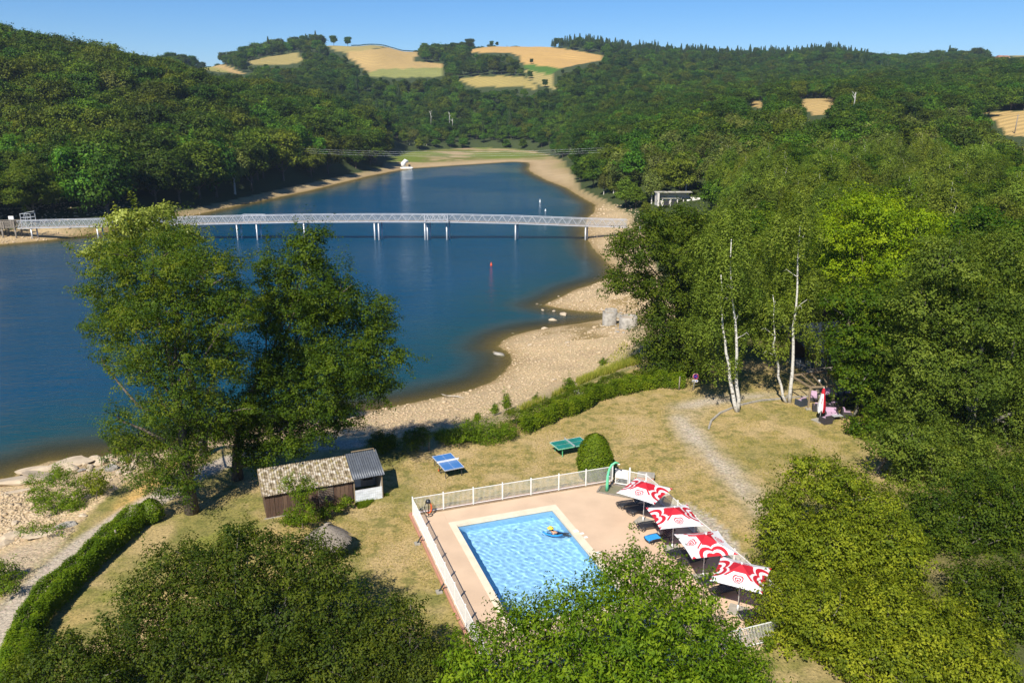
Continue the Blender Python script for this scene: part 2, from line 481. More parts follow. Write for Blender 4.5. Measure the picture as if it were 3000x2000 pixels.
def build_land():
    ys = [-60.0]
    while ys[-1] < 3500:
        y = ys[-1]
        ys.append(y + (3.0 if y < 20 else (.5 if y < 100 else .5 + (y - 100) * .0105)))
    ys = np.array(ys)
    S = np.linspace(-1.1, 1.1, 470)
    W = np.where(ys < 40, 75 + 0 * ys, (ys + 35))
    X = S[None, :] * W[:, None]
    Y = np.repeat(ys[:, None], len(S), 1)
    Z = height(X.ravel(), Y.ravel()).reshape(X.shape)
    nr, nc = X.shape
    Xf, Yf, Zf = X.ravel(), Y.ravel(), Z.ravel()
    # ---- cover classes
    n = len(Xf)
    ib = in_poly(Xf, Yf, BASIN); db = d_line(Xf, Yf, BASIN, True); dl = d_line(Xf, Yf, LAKE, True); il = in_poly(Xf, Yf, LAKE)
    n1 = fbm(Xf, Yf, 14, 21); n2 = fbm(Xf, Yf, 4, 25); n3 = fbm(Xf, Yf, 30, 31)
    col = np.zeros((n, 3)); 
    # forest floor
    col[:] = (.045, .062, .02)
    grass = np.array([.35, .262, .105])
    green = np.array([.13, .15, .03])
    gm = smooth(n1 * .5 + n2 * .5, .42, .60) * (1 - .5 * ((Xf > 12) & (Yf > 50)))
    gc = grass[None] * (1 - gm[:, None] * .62) + green[None] * gm[:, None] * .62
    clr = in_poly(Xf, Yf, CLEARING)
    dcl = d_line(Xf, Yf, CLEARING, True)
    k = np.where(clr, 1.0, np.exp(-dcl / 6.0)) * (~ib)
    col = col * (1 - k[:, None]) + gc * k[:, None]
    peb = np.zeros(n); gra = k.copy()
    cls = np.zeros(n, int)                       # 0 ground, 1 beach, 2 path, 3 field, 4 lake bed
    def blend(mask_soft, c):
        nonlocal col
        m = np.clip(mask_soft, 0, 1)[:, None]
        col = col * (1 - m) + np.array(c)[None] * m
    bright = in_poly(Xf, Yf, BRIGHT)
    blend(bright * smooth(n2, .3, .6) * .7, (.20, .22, .035))
    org = in_poly(Xf, Yf, ORANGE); dorg = d_line(Xf, Yf, ORANGE, True)
    blend(np.where(org, smooth(dorg, 0, 1.6), 0) * (.6 + .4 * smooth(n2, .35, .6)), (.52, .33, .115))
    # dry banks around the basin
    beachc = np.array([.53, .405, .245])
    far = smooth(Yf, 120, 260)
    bc = beachc[None] * (.80 + .40 * n2[:, None]) * (1 - .12 * n3[:, None])
    mb = ib & ~il
    col[mb] = bc[mb]
    edge = np.where(mb, np.exp(-dl / (.7 + Yf * .009)), 0)      # damp strip at the water
    blend(edge * .70, (.24, .165, .06))
    # muddy inlet and far delta
    delta = mb & (Yf > 380)
    blend(delta * smooth(dl, 4, 16) * .5, (.30, .22, .10))
    blend(delta * smooth(n1, .42, .58) * smooth(dl, 14, 30), (.17, .18, .045))
    blend(delta * smooth(n3, .5, .6) * smooth(dl, 8, 30) * .8, (.14, .20, .02))
    inlet = in_poly(Xf, Yf, [at(x, y, -3.5) for x, y in [(1560, 985), (1640, 950), (1750, 935), (1850, 930), (1850, 900), (1640, 893), (1750, 885), (1870, 880), (1880, 990), (1750, 1005), (1640, 1005)]])
    blend((inlet & mb) * smooth(n2, .40, .60) * .75, (.21, .15, .05))
    # scrub creeping down the bank near the hedge
    sc_ = mb & (Yf < 100) & (Xf > -8)
    blend(sc_ * np.exp(-db / 3.5) * smooth(n2, .3, .6), (.20, .20, .06))
    blend(mb * np.exp(-db / 2.0) * .5 * far, (.12, .13, .04))
    rocky = in_poly(Xf, Yf, ROCKY)
    drk = np.where(rocky, smooth(d_line(Xf, Yf, ROCKY, True), 0, 1.5), 0); blend(drk * .9, (.45, .36, .25)); blend(drk * smooth(n2, .5, .62) * .35, (.36, .35, .31))
    peb[mb] = 1.0; peb[rocky] = .7; gra[mb] = 0; gra[rocky] = 0
    cls[mb] = 1; cls[rocky] = 1
    bed = il
    col[bed] = (np.array([.23, .17, .075])[None] * (.7 + .6 * n2[bed][:, None])); peb[bed] = .6; cls[bed] = 4
    # gravel drive and paths
    for G in GRAVEL:
        g = in_poly(Xf, Yf, G); dg = d_line(Xf, Yf, G, True)
        m = np.where(g, smooth(dg, -.3, 2.0), 0) * (.30 + .70 * smooth(n2 * .7 + n1 * .3, .36, .58))
        blend(m * .95, (.47, .41, .33)); gra = gra * (1 - m); peb = np.maximum(peb, m * .8); cls[g & (m > .3)] = 2
    g = in_poly(Xf, Yf, LIGHTGRAVEL); m = g * 1.0
    blend(m * .9, (.42, .38, .31)); gra = gra * (1 - m); peb = np.maximum(peb, m); cls[g] = 2
    dp = d_line(Xf, Yf, PATHL)
    m = 1 - smooth(dp, .75, 1.35)
    blend(m * .95, (.43, .37, .30)); gra = gra * (1 - m); peb = np.maximum(peb, m * .4); cls[(dp < 1.1) & ~il] = 2
    # fields
    Pu, Pv = proj(Xf, Yf, Zf)
    for poly, y0, y1, c in FIELDS:
        f = in_poly(Pu, Pv, poly) & (Yf > y0) & (Yf < y1)
        nn = (.86 + .28 * fbm(Xf[f], Yf[f], 60, 51))[:, None]
        col[f] = np.array(c)[None] * nn; gra[f] = 0; cls[f] = 3; peb[f] = 0
    F_ = np.arange(nr * nc).reshape(nr, nc)
    quads = np.stack([F_[:-1, :-1], F_[:-1, 1:], F_[1:, 1:], F_[1:, :-1]], -1).reshape(-1, 4)
    V = np.stack([Xf, Yf, Zf], 1)
    qc = cls[quads]
    fc = np.where((qc == qc[:, :1]).all(1), qc[:, 0], -1)
    mx = qc.max(1)
    fc = np.where(fc < 0, np.where((qc == 3).sum(1) >= 2, 3, np.where((qc == 2).sum(1) >= 2, 2, np.where((qc == 1).sum(1) >= 1, 1, mx))), fc)
    colr = np.concatenate([col, np.ones((n, 1))], 1)
    stripe = (cls == 3) * 1.0
    names = {0: 'ground', 1: 'beach', 2: 'path', 3: 'field', 4: 'lake_bed'}
    for c, nm in names.items():
        q = quads[fc == c]
        if not len(q): continue
        used, inv = np.unique(q.ravel(), return_inverse=True)
        me = np_mesh(nm, V[used], inv.reshape(-1, 4), MAT_LAND, True,
                     {'cover': ('POINT', 'FLOAT_COLOR', colr[used]), 'peb': ('POINT', 'FLOAT', peb[used]), 'gra': ('POINT', 'FLOAT', gra[used]), 'fld': ('POINT', 'FLOAT', stripe[used])})
        tag(link(nm, me), kind='structure')
    # ---- the lake surface over every cell that dips below the level
    low = (Zf < ZW + .35)[quads].any(1) & (fc != 3) & (V[quads][:, :, 1].mean(1) > 52) & ~in_poly(Xf[quads[:, 0]], Yf[quads[:, 0]], HOLE)
    q = quads[low]
    used, inv = np.unique(q.ravel(), return_inverse=True)
    Vw = V[used].copy(); dep = ZW - Vw[:, 2]; Vw[:, 2] = ZW
    me = np_mesh('lake_water', Vw, inv.reshape(-1, 4), MAT_WATER, True, {'dep': ('POINT', 'FLOAT', dep)})
    tag(link('lake_water', me), kind='structure')

def land_material():
    m, nt, out = new_mat('land')
    L = nt.links.new
    p = N(nt, 'ShaderNodeBsdfPrincipled'); p.inputs['Roughness'].default_value = .9; p.inputs['Specular IOR Level'].default_value = .15
    geo = N(nt, 'ShaderNodeNewGeometry'); pos = geo.outputs['Position']
    co = N(nt, 'ShaderNodeAttribute'); co.attribute_name = 'cover'
    pe = N(nt, 'ShaderNodeAttribute'); pe.attribute_name = 'peb'
    gr = N(nt, 'ShaderNodeAttribute'); gr.attribute_name = 'gra'
    fl = N(nt, 'ShaderNodeAttribute'); fl.attribute_name = 'fld'
    def noise(s, d=4, rough=.6):
        n = N(nt, 'ShaderNodeTexNoise'); n.inputs['Scale'].default_value = s; n.inputs['Detail'].default_value = d; n.inputs['Roughness'].default_value = rough
        L(pos, n.inputs['Vector']); return n.outputs[0]
    n_f = noise(6.0, 4, .75); n_m = noise(1.1, 4, .65); n_l = noise(.23, 3)
    # grass: tufts of green in straw
    gmask = ramp(nt, [(.46, (0, 0, 0)), (.60, (1, 1, 1))]); L(n_m, gmask.inputs[0])
    gm = math_(nt, 'MULTIPLY', gmask.outputs[0], gr.outputs['Fac']); gm = math_(nt, 'MULTIPLY', gm, .72)
    c1 = mixc(nt, gm, co.outputs['Color'], (.13, .135, .035))
    bare = ramp(nt, [(.50, (0, 0, 0)), (.62, (1, 1, 1))]); L(n_l, bare.inputs[0])
    bm = math_(nt, 'MULTIPLY', bare.outputs[0], gr.outputs['Fac']); bm = math_(nt, 'MULTIPLY', bm, .7)
    c1 = mixc(nt, bm, c1, (.43, .315, .16))
    fine = ramp(nt, [(.32, (.50, .51, .48)), (.5, (1, 1, 1)), (.70, (1.42, 1.38, 1.28))]); L(n_f, fine.inputs[0])
    c2 = mixc(nt, 1.0, c1, fine.outputs[0], 'MULTIPLY')
    # pebbles
    vo = N(nt, 'ShaderNodeTexVoronoi'); vo.inputs['Scale'].default_value = 4.2; L(pos, vo.inputs['Vector'])
    vo2 = N(nt, 'ShaderNodeTexVoronoi'); vo2.inputs['Scale'].default_value = 7.0; L(pos, vo2.inputs['Vector'])
    pc = ramp(nt, [(0, (1.12, 1.11, 1.08)), (.40, (1.03, 1.02, 1.0)), (.66, (.66, .62, .56))]); L(vo.outputs['Distance'], pc.inputs[0])
    pc2 = mixc(nt, .6, vo2.outputs['Color'], (1, 1, 1)); pc3 = mixc(nt, .75, pc2, (1, 1, 1))
    pm = math_(nt, 'MULTIPLY', pe.outputs['Fac'], .48)
    c3 = mixc(nt, pm, c2, mixc(nt, 1.0, c2, pc.outputs[0], 'MULTIPLY'))
    c4 = mixc(nt, pe.outputs['Fac'], c3, mixc(nt, 1.0, c3, pc3, 'MULTIPLY'))
    # mowing lines in the far fields
    mp = N(nt, 'ShaderNodeMapping'); mp.inputs['Rotation'].default_value = (0, 0, math.radians(62)); L(pos, mp.inputs[0])
    wv = N(nt, 'ShaderNodeTexWave'); wv.inputs['Scale'].default_value = .045; wv.inputs['Distortion'].default_value = 1.5; wv.inputs['Detail'].default_value = 2; wv.inputs['Detail Scale'].default_value = .3
    L(mp.outputs[0], wv.inputs['Vector'])
    wr = ramp(nt, [(0, (.76, .77, .76)), (1, (1.10, 1.09, 1.05))]); L(wv.outputs['Color'], wr.inputs[0])
    c5 = mixc(nt, fl.outputs['Fac'], c4, mixc(nt, 1.0, c4, wr.outputs[0], 'MULTIPLY'))
    L(c5, p.inputs['Base Color'])
    b = N(nt, 'ShaderNodeBump'); b.inputs['Strength'].default_value = .55; b.inputs['Distance'].default_value = .12
    hsum = math_(nt, 'ADD', n_f, math_(nt, 'MULTIPLY', math_(nt, 'MULTIPLY', vo.outputs['Distance'], -1.4), pe.outputs['Fac']))
    L(hsum, b.inputs['Height']); L(b.outputs[0], p.inputs['Normal'])
    L(p.outputs[0], out.inputs[0])
    return m

def water_material():
    m, nt, out = new_mat('lake_water')
    L = nt.links.new
    geo = N(nt, 'ShaderNodeNewGeometry')
    de = N(nt, 'ShaderNodeAttribute'); de.attribute_name = 'dep'
    dm = math_(nt, 'MULTIPLY', de.outputs['Fac'], .25)
    r = ramp(nt, [(0, (.10, .075, .028)), (.10, (.045, .050, .028)), (.28, (.005, .048, .066)), (.8, (.001, .046, .098))])
    L(dm, r.inputs[0])
    nl = N(nt, 'ShaderNodeTexNoise'); nl.inputs['Scale'].default_value = .02; nl.inputs['Detail'].default_value = 3
    L(geo.outputs['Position'], nl.inputs['Vector'])
    p = N(nt, 'ShaderNodeBsdfPrincipled'); p.inputs['IOR'].default_value = 1.33
    p.inputs['Specular IOR Level'].default_value = .15
    rr = ramp(nt, [(.4, (.06, .06, .06)), (.6, (.16, .16, .16))]); L(nl.outputs[0], rr.inputs[0]); L(rr.outputs[0], p.inputs['Roughness'])
    L(r.outputs[0], p.inputs['Base Color'])
    mp = N(nt, 'ShaderNodeMapping'); mp.inputs['Scale'].default_value = (.55, 1.3, 1); mp.inputs['Rotation'].default_value = (0, 0, .25)
    L(geo.outputs['Position'], mp.inputs[0])
    n1 = N(nt, 'ShaderNodeTexNoise'); n1.inputs['Scale'].default_value = 1.6; n1.inputs['Detail'].default_value = 5; n1.inputs['Roughness'].default_value = .62
    n2 = N(nt, 'ShaderNodeTexNoise'); n2.inputs['Scale'].default_value = .35; n2.inputs['Detail'].default_value = 2
    L(mp.outputs[0], n1.inputs['Vector']); L(mp.outputs[0], n2.inputs['Vector'])
    hh = math_(nt, 'ADD', n1.outputs[0], math_(nt, 'MULTIPLY', n2.outputs[0], 1.3))
    b = N(nt, 'ShaderNodeBump'); b.inputs['Distance'].default_value = .28
    bs = math_(nt, 'MULTIPLY', nl.outputs[0], 1.6); L(bs, b.inputs['Strength'])
    L(hh, b.inputs['Height']); L(b.outputs[0], p.inputs['Normal'])
    tr = N(nt, 'ShaderNodeBsdfTransparent'); tr.inputs[0].default_value = (.80, .82, .68, 1)
    al = ramp(nt, [(0, (.12, .12, .12)), (.06, (.5, .5, .5)), (.2, (1, 1, 1))]); L(dm, al.inputs[0])
    mx = N(nt, 'ShaderNodeMixShader'); L(al.outputs[0], mx.inputs[0]); L(tr.outputs[0], mx.inputs[1]); L(p.outputs[0], mx.inputs[2])
    L(mx.outputs[0], out.inputs[0])
    return m

MAT_LAND = land_material()
MAT_WATER = water_material()
build_land()
# ------------------------------------------------------------------ foliage
def leaf_quads(rng, C, out, L, aspect=.55, up=.7, rnd=.7, droop=.2, fold=.14):
    up, rnd = up * .62, rnd * .58
    """C (n,3) leaf bases, out (n,3) outward directions -> vertices, quads"""
    n = len(C)
    nrm = out * .95 + np.array([0, 0, up]) + rng.normal(0, rnd, (n, 3))
    nrm /= np.linalg.norm(nrm, axis=1, keepdims=True) + 1e-9
    a = rng.normal(0, 1, (n, 3)) + out * .6 + np.array([0, 0, -droop])
    a -= nrm * (a * nrm).sum(1, keepdims=True)
    a /= np.linalg.norm(a, axis=1, keepdims=True) + 1e-9
    b = np.cross(nrm, a)
    ln = (L * rng.uniform(.65, 1.3, n))[:, None]
    w = ln * aspect / 2
    A = C; T = C + a * ln - nrm * ln * droop * .3
    M1 = C + a * ln * .5 + b * w + nrm * ln * fold; M2 = C + a * ln * .5 - b * w + nrm * ln * fold
    V = np.stack([A, M1, T, M2], 1).reshape(-1, 3)
    F = np.arange(4 * n).reshape(n, 4)
    return V, F

def sublobes(rng, L3, k=5, core=.80, r=(.30, .48)):
    """break every bough into a core and several knobs standing out of it"""
    out = []
    for (x, y, z, a, b, c) in L3:
        out.append((x, y, z, a * core, b * core, c * core))
        for i in range(k):
            d = rng.normal(0, 1, 3); d[2] = abs(d[2]) * .9 - .25; d /= np.linalg.norm(d)
            q = rng.uniform(*r); t = rng.uniform(.62, .86)
            out.append((x + d[0] * a * t, y + d[1] * b * t, z + d[2] * c * t, a * q, b * q, c * q * .9))
    return out

def lobes_cloud(rng, lobes, nclump, nleaf, crad, shell=.62, flat=.6, bottom=.35, gap=.0, nseed=1, hang=0.0, spread=.92, fill=.22, shoots=.28):
    """lobes: (cx,cy,cz,rx,ry,rz). Clump centres near the lobes' surfaces; returns leaf bases, outward, tint, clump centres"""
    lobes = np.array(lobes, float)
    area = (lobes[:, 3] * lobes[:, 4] + lobes[:, 3] * lobes[:, 5] + lobes[:, 4] * lobes[:, 5])
    pr = area / area.sum()
    cnt = nclump
    li = rng.choice(len(lobes), cnt * 5, p=pr)
    d = rng.normal(0, 1, (cnt * 5, 3)); d[:, 2] = np.where(d[:, 2] < 0, d[:, 2] * (bottom + .2), d[:, 2])
    d /= np.linalg.norm(d, axis=1, keepdims=True)
    rr = shell + (1.06 - shell) * rng.random(cnt * 5) ** .75
    c = lobes[li, :3] + d * lobes[li, 3:] * rr[:, None]
    keep = np.ones(len(c), bool)
    for k in range(len(lobes)):
        q = ((c - lobes[k, :3]) / lobes[k, 3:])
        keep &= ~(((q ** 2).sum(1) < .42 ** 2) & (li != k))
    if gap > 0:
        s = crad * 3.2
        nz = (vnoise(c[:, 0] + c[:, 2] * .7, c[:, 1] - c[:, 2] * .6, s, nseed) + vnoise(c[:, 2], c[:, 0] * .8 + c[:, 1] * .5, s, nseed + 5)) / 2
        keep &= nz > gap * (.6 + .4 * rng.random(len(c)))
    c = c[keep]; d = d[keep]; li = li[keep]
    # keep the leaf puffs apart so that gaps stay between them
    cell = crad * spread; seen = {}; sel = []
    for q in range(len(c)):
        x_, y_, z_ = c[q]; a_, b_, e_ = int(x_ // cell), int(y_ // cell), int(z_ // cell)
        ok = True
        for i in (a_ - 1, a_, a_ + 1):
            for j in (b_ - 1, b_, b_ + 1):
                for k in (e_ - 1, e_, e_ + 1):
                    for (x2, y2, z2) in seen.get((i, j, k), ()):
                        if (x_ - x2) ** 2 + (y_ - y2) ** 2 + ((z_ - z2) * 1.35) ** 2 < cell * cell: ok = False; break
                    if not ok: break
                if not ok: break
            if not ok: break
        if ok:
            seen.setdefault((a_, b_, e_), []).append((x_, y_, z_)); sel.append(q)
            if len(sel) >= cnt: break
    c = c[sel]; d = d[sel]; li = li[sel]
    m = len(c)
    nfill = int(m * nleaf * fill)
    cr = crad * rng.uniform(.55, 1.35, m)
    k = np.repeat(np.arange(m), nleaf)
    off = rng.normal(0, 1, (m * nleaf, 3))
    off /= np.linalg.norm(off, axis=1, keepdims=True)
    off[:, 2] = np.where(off[:, 2] < 0, off[:, 2] * .6, off[:, 2])
    off *= (rng.random(m * nleaf) ** .42)[:, None] * 1.22
    off[:, 2] *= flat
    shoot = (rng.random(m) < shoots)[k]
    so = d[k] * (rng.random(m * nleaf) * 2.3)[:, None] + rng.normal(0, .30, (m * nleaf, 3)); so[:, 2] += .25 * np.abs(so[:, 2])
    off = np.where(shoot[:, None], so, off)
    if hang > 0:
        dn = rng.random(m * nleaf) ** 1.3 * hang
        off[:, :2] *= .55
        P = c[k] + off * cr[k][:, None] - np.array([0, 0, 1.0])[None] * dn[:, None]
    else:
        P = c[k] + off * cr[k][:, None]
    ct = rng.random(m)
    tint = np.clip(.5 + (ct[k] - .5) * .7 + rng.normal(0, .16, m * nleaf), 0, 1)
    o = d[k] * .45 + off * .75
    o /= np.linalg.norm(o, axis=1, keepdims=True) + 1e-9
    if nfill:
        fl_ = rng.choice(len(lobes), nfill, p=pr); fd = rng.normal(0, 1, (nfill, 3)); fd /= np.linalg.norm(fd, axis=1, keepdims=True)
        FP = lobes[fl_, :3] + fd * lobes[fl_, 3:] * (rng.random(nfill) ** .5 * .80)[:, None]
        P = np.concatenate([P, FP]); o = np.concatenate([o, fd]); tint = np.concatenate([tint, np.clip(rng.normal(.35, .15, nfill), 0, 1)])
    return P, o, tint, c, li

def foliage_mesh(name, rng, P, o, tint, L, mat, **kw):
    V, F = leaf_quads(rng, P, o, L, **kw)
    return np_mesh(name, V, F, mat, False, {'tint': ('FACE', 'FLOAT', tint)})

def limbs_mesh(name, rng, base_r, H0, lobes, clumps, li, mat, ntwig=60, lean=(0, 0), forks=None, twig_r=.025, trunk_top=None, wob=.25):
    mb = MB()
    lobes = np.array(lobes, float)
    top = np.array([lobes[:, 0].mean() * .6 + lean[0], lobes[:, 1].mean() * .6 + lean[1], 0])
    ztop = trunk_top if trunk_top else (lobes[:, 2].mean())
    pts = []; n = 7
    for i in range(n):
        t = i / (n - 1)
        pts.append((top[0] * t * t + rng.normal(0, wob * .3) * t, top[1] * t * t + rng.normal(0, wob * .3) * t, -.4 + (ztop + .4) * t))
    rs = [base_r * (1.25 if i == 0 else 1 - .75 * i / (n - 1)) for i in range(n)]
    mb.tube(pts, rs, 8)
    for k in range(len(lobes)):
        c = lobes[k, :3]
        t = np.clip((c[2] - lobes[k, 5]) / max(ztop, .1) * .75, .15, .85)
        f = t * (n - 1); i = int(f); i = min(i, n - 2)
        s0 = np.array(pts[i]) * (1 - (f - i)) + np.array(pts[i + 1]) * (f - i)
        r0 = base_r * (1 - .75 * t) * .55
        mid = (s0 + c) / 2 + rng.normal(0, wob, 3) + np.array([0, 0, -.1 * np.linalg.norm(c - s0)])
        end = c + np.array([0, 0, lobes[k, 5] * .5])
        mb.tube([s0, (s0 + mid) / 2 + rng.normal(0, wob * .3, 3), mid, (mid + c) / 2 + rng.normal(0, wob * .4, 3), c, end], [r0, r0 * .85, r0 * .7, r0 * .55, r0 * .4, r0 * .15], 6, cap=False)
    if len(clumps):
        sel = rng.choice(len(clumps), min(int(ntwig * .6), len(clumps)), replace=False)
        for j in sel:
            c = lobes[li[j], :3]; e = clumps[j]
            s0 = c + (e - c) * rng.uniform(.15, .6) + rng.normal(0, .14, 3) * lobes[li[j], 3] - np.array([0, 0, lobes[li[j], 5] * .2])
            m1 = (s0 + e) / 2 + rng.normal(0, .12, 3) * np.linalg.norm(e - s0) * .6
            mb.tube([s0, m1, e], [twig_r * 2.2, twig_r * 1.4, twig_r * .5], 4, cap=False)
    return mb.mesh(name, mat)

# bark
BARK = simple('bark_brown', (.15, .12, .09), .9, col2=(.06, .048, .036), scale=5, bump=.6, stretch=(3, 3, .6))
BARKG = simple('bark_grey', (.17, .155, .125), .9, col2=(.08, .072, .058), scale=6, bump=.5, stretch=(3, 3, .6))
BIRCH = simple('bark_birch', (.56, .54, .49), .7, col2=(.10, .09, .08), scale=3.0, bump=.3, stretch=(1.2, 1.2, 3.2))
BIRCH.node_tree.nodes['Color Ramp'].color_ramp.elements[0].position = .36
BIRCH.node_tree.nodes['Color Ramp'].color_ramp.elements[1].position = .45
DEADW = simple('dead_wood', (.46, .42, .36), .9, col2=(.30, .27, .22), scale=5)

# leaves (real albedos)
LM = {
 'locust': leaf_mat('leaf_locust', (.022, .050, .008), (.055, .095, .012), (.12, .14, .018)),
 'poplar': leaf_mat('leaf_poplar', (.07, .10, .025), (.14, .17, .055), (.30, .33, .17), rough=.35),
 'alder': leaf_mat('leaf_alder', (.018, .040, .006), (.045, .078, .010), (.085, .115, .014)),
 'oak': leaf_mat('leaf_oak', (.022, .045, .007), (.055, .085, .012), (.10, .125, .018)),
 'birch': leaf_mat('leaf_birch', (.046, .072, .016), (.11, .15, .034), (.18, .22, .06)),
 'maple_yellow': leaf_mat('leaf_maple_yellow', (.07, .12, .006), (.15, .21, .010), (.24, .29, .015)),
 'maple_dark': leaf_mat('leaf_maple_dark', (.025, .055, .006), (.055, .10, .010), (.12, .15, .014)),
 'ash': leaf_mat('leaf_ash', (.038, .064, .016), (.085, .125, .028), (.15, .185, .05)),
 'field_maple': leaf_mat('leaf_field_maple', (.055, .082, .010), (.132, .162, .018), (.24, .255, .035)),
 'cherry': leaf_mat('leaf_cherry', (.040, .080, .008), (.088, .148, .012), (.165, .22, .02)),
 'hawthorn': leaf_mat('leaf_hawthorn', (.018, .034, .006), (.046, .068, .012), (.095, .112, .020)),
 'shrub': leaf_mat('leaf_shrub', (.04, .075, .008), (.09, .14, .015), (.16, .20, .03)),
 'hedge': leaf_mat('leaf_hedge', (.035, .07, .006), (.085, .14, .012), (.15, .20, .02), hue=.012),
 'w_dark': leaf_mat('leaf_wood_dark', (.014, .036, .006), (.034, .066, .010), (.065, .098, .015), trans=.3, hue=.022, vary=.34, gain=1.36),
 'w_olive': leaf_mat('leaf_wood_olive', (.026, .046, .007), (.056, .082, .012), (.098, .120, .018), trans=.3, hue=.022, vary=.34, gain=1.36),
 'w_mid': leaf_mat('leaf_wood_mid', (.022, .055, .008), (.052, .105, .014), (.095, .15, .022), trans=.3, hue=.022, vary=.34, gain=1.36),
 'w_light': leaf_mat('leaf_wood_light', (.045, .07, .014), (.095, .13, .025), (.15, .19, .045), trans=.35, hue=.022, vary=.34, gain=1.36),
 'w_grey': leaf_mat('leaf_wood_grey', (.04, .055, .020), (.085, .105, .042), (.15, .17, .08), trans=.3, hue=.018, vary=.3, gain=1.4),
 'conifer': leaf_mat('leaf_conifer', (.010, .024, .012), (.024, .045, .022), (.045, .066, .032), trans=.1, hue=.02),
 'weed': leaf_mat('leaf_weed', (.10, .14, .03), (.20, .22, .07), (.38, .33, .14)),
}

# ---- generic wood trees (unit: metres, base at the origin)
def wood_variant(name, seed, H, R, leafmat, nclump, nleaf, L, crad, bark=BARK, gap=.36, hang=0, ntwig=40, tall=1.0, trunk=.26, twig_r=.03, up=.7, aspect=.6):
    rng = np.random.default_rng(seed)
    nl = rng.integers(7, 11)
    lobes = [(0, 0, H * .62, R * .62, R * .62, H * .36)]
    for i in range(nl):
        a = 2 * math.pi * (i + rng.random() * .6) / nl
        rr = R * rng.uniform(.38, .62)
        zc = H * rng.uniform(.34, .80)
        k = R * rng.uniform(.34, .52)
        lobes.append((math.cos(a) * rr, math.sin(a) * rr, zc, k, k, k * .85 * tall))
    sub_ = sublobes(rng, lobes, 3)
    P, o, t, c, li = lobes_cloud(rng, sub_, nclump, nleaf, crad, gap=gap, nseed=seed, hang=hang, shoots=.06)
    li = np.minimum(li // 4, len(lobes) - 1)
    z = P[:, 2]
    s = z < H * .06; P[s, 2] = H * .06 + rng.random(s.sum()) * .5
    fm = foliage_mesh(name + '_crown', rng, P, o, t, L, leafmat, up=up, aspect=aspect)
    tm = limbs_mesh(name + '_trunk', rng, trunk, H, lobes, c, li, bark, ntwig=ntwig, trunk_top=H * .7, twig_r=twig_r)
    return fm, tm

def conifer_variant(name, seed, H, R, n=3000, L=.7):
    R *= 1.35
    rng = np.random.default_rng(seed)
    z = H * (.12 + .88 * rng.random(n) ** 1.15)
    rad = R * (1 - (z / H)) ** .8 * (.45 + .6 * rng.random(n)) * (.8 + .3 * np.sin(z * 5.2))
    a = rng.random(n) * 2 * math.pi
    P = np.stack([np.cos(a) * rad, np.sin(a) * rad, z], 1)
    o = np.stack([np.cos(a), np.sin(a), 0 * a - .25], 1)
    t = np.clip(rng.random(n), 0, 1)
    fm = foliage_mesh(name + '_crown', rng, P, o, t, L, LM['conifer'], aspect=.4, rnd=.4, droop=.5)
    mb = MB(); mb.tube([(0, 0, -.4), (0, 0, H * .5), (0, 0, H * .96)], [.2, .12, .03], 6)
    return fm, mb.mesh(name + '_trunk', BARKG)

WV = {}
WV['dark'] = [wood_variant('wood_dark', s, 13.5, 5.6, LM['w_dark'], 260, 22, .62, .95, gap=.33) for s in (1, 2)]
WV['olive'] = [wood_variant('wood_olive', s, 14, 6.0, LM['w_olive'], 270, 22, .60, .95, gap=.33) for s in (3, 4)]
WV['mid'] = [wood_variant('wood_mid', s, 13, 5.6, LM['w_mid'], 250, 22, .60, .9, gap=.34) for s in (5, 6)]
WV['light'] = [wood_variant('wood_light', 7, 12.5, 4.8, LM['w_light'], 220, 22, .55, .85, gap=.36)]
WV['grey'] = [wood_variant('wood_grey', 8, 13.5, 4.4, LM['w_grey'], 200, 24, .50, .8, bark=BIRCH, gap=.36, hang=1.8, tall=1.2)]
WV['conifer'] = [conifer_variant('spruce', s, 17, 2.9) for s in (9, 10)]
# finer ones for the nearer right bank
NV = {}
for k_, a_ in (('n_oak', ((.022, .045, .007), (.055, .085, .012), (.10, .125, .018))), ('n_maple', ((.025, .055, .006), (.055, .10, .010), (.12, .15, .014))), ('n_light', ((.045, .085, .008), (.10, .15, .015), (.18, .22, .03))),
               ('n_birch', ((.046, .072, .016), (.11, .15, .034), (.18, .22, .06))), ('n_ash', ((.038, .064, .016), (.085, .125, .028), (.15, .185, .05)))):
    LM[k_] = leaf_mat('leaf_' + k_[2:] + '_wood', *a_, hue=.018, vary=.28)
NV['dark'] = [wood_variant('near_dark', 21, 14, 5.4, LM['n_oak'], 640, 46, .31, .72, gap=.33, ntwig=50, twig_r=.03)]
NV['mid'] = [wood_variant('near_mid', 22, 14, 5.4, LM['n_maple'], 640, 46, .31, .72, gap=.33, ntwig=50, twig_r=.03)]
NV['light'] = [wood_variant('near_light', 23, 13, 5.0, LM['n_light'], 560, 44, .30, .70, gap=.34, ntwig=40)]
NV['grey'] = [wood_variant('near_birch', s, 15, 4.2, LM['n_birch'], 520, 54, .25, .62, bark=BIRCH, gap=.35, hang=1.5, ntwig=55, tall=1.4, trunk=.15, twig_r=.026) for s in (24, 25)]
NV['ash'] = [wood_variant('near_ash', 26, 15, 5.6, LM['n_ash'], 620, 48, .28, .75, bark=BARKG, gap=.35, ntwig=60, twig_r=.03)]

FPOLYS = [(f[0], f[1]) for f in FIELDS]
# things that must stay in sight of the camera, with the distance at which they stand
KEEP = [([(1925, 548), (2052, 548), (2052, 606), (1925, 606)], 226),
        ([(2030, 1040), (2110, 1040), (2110, 1160), (2030, 1160)], 72), ([(2320, 960), (2440, 960), (2460, 1090), (2300, 1100)], 82)]

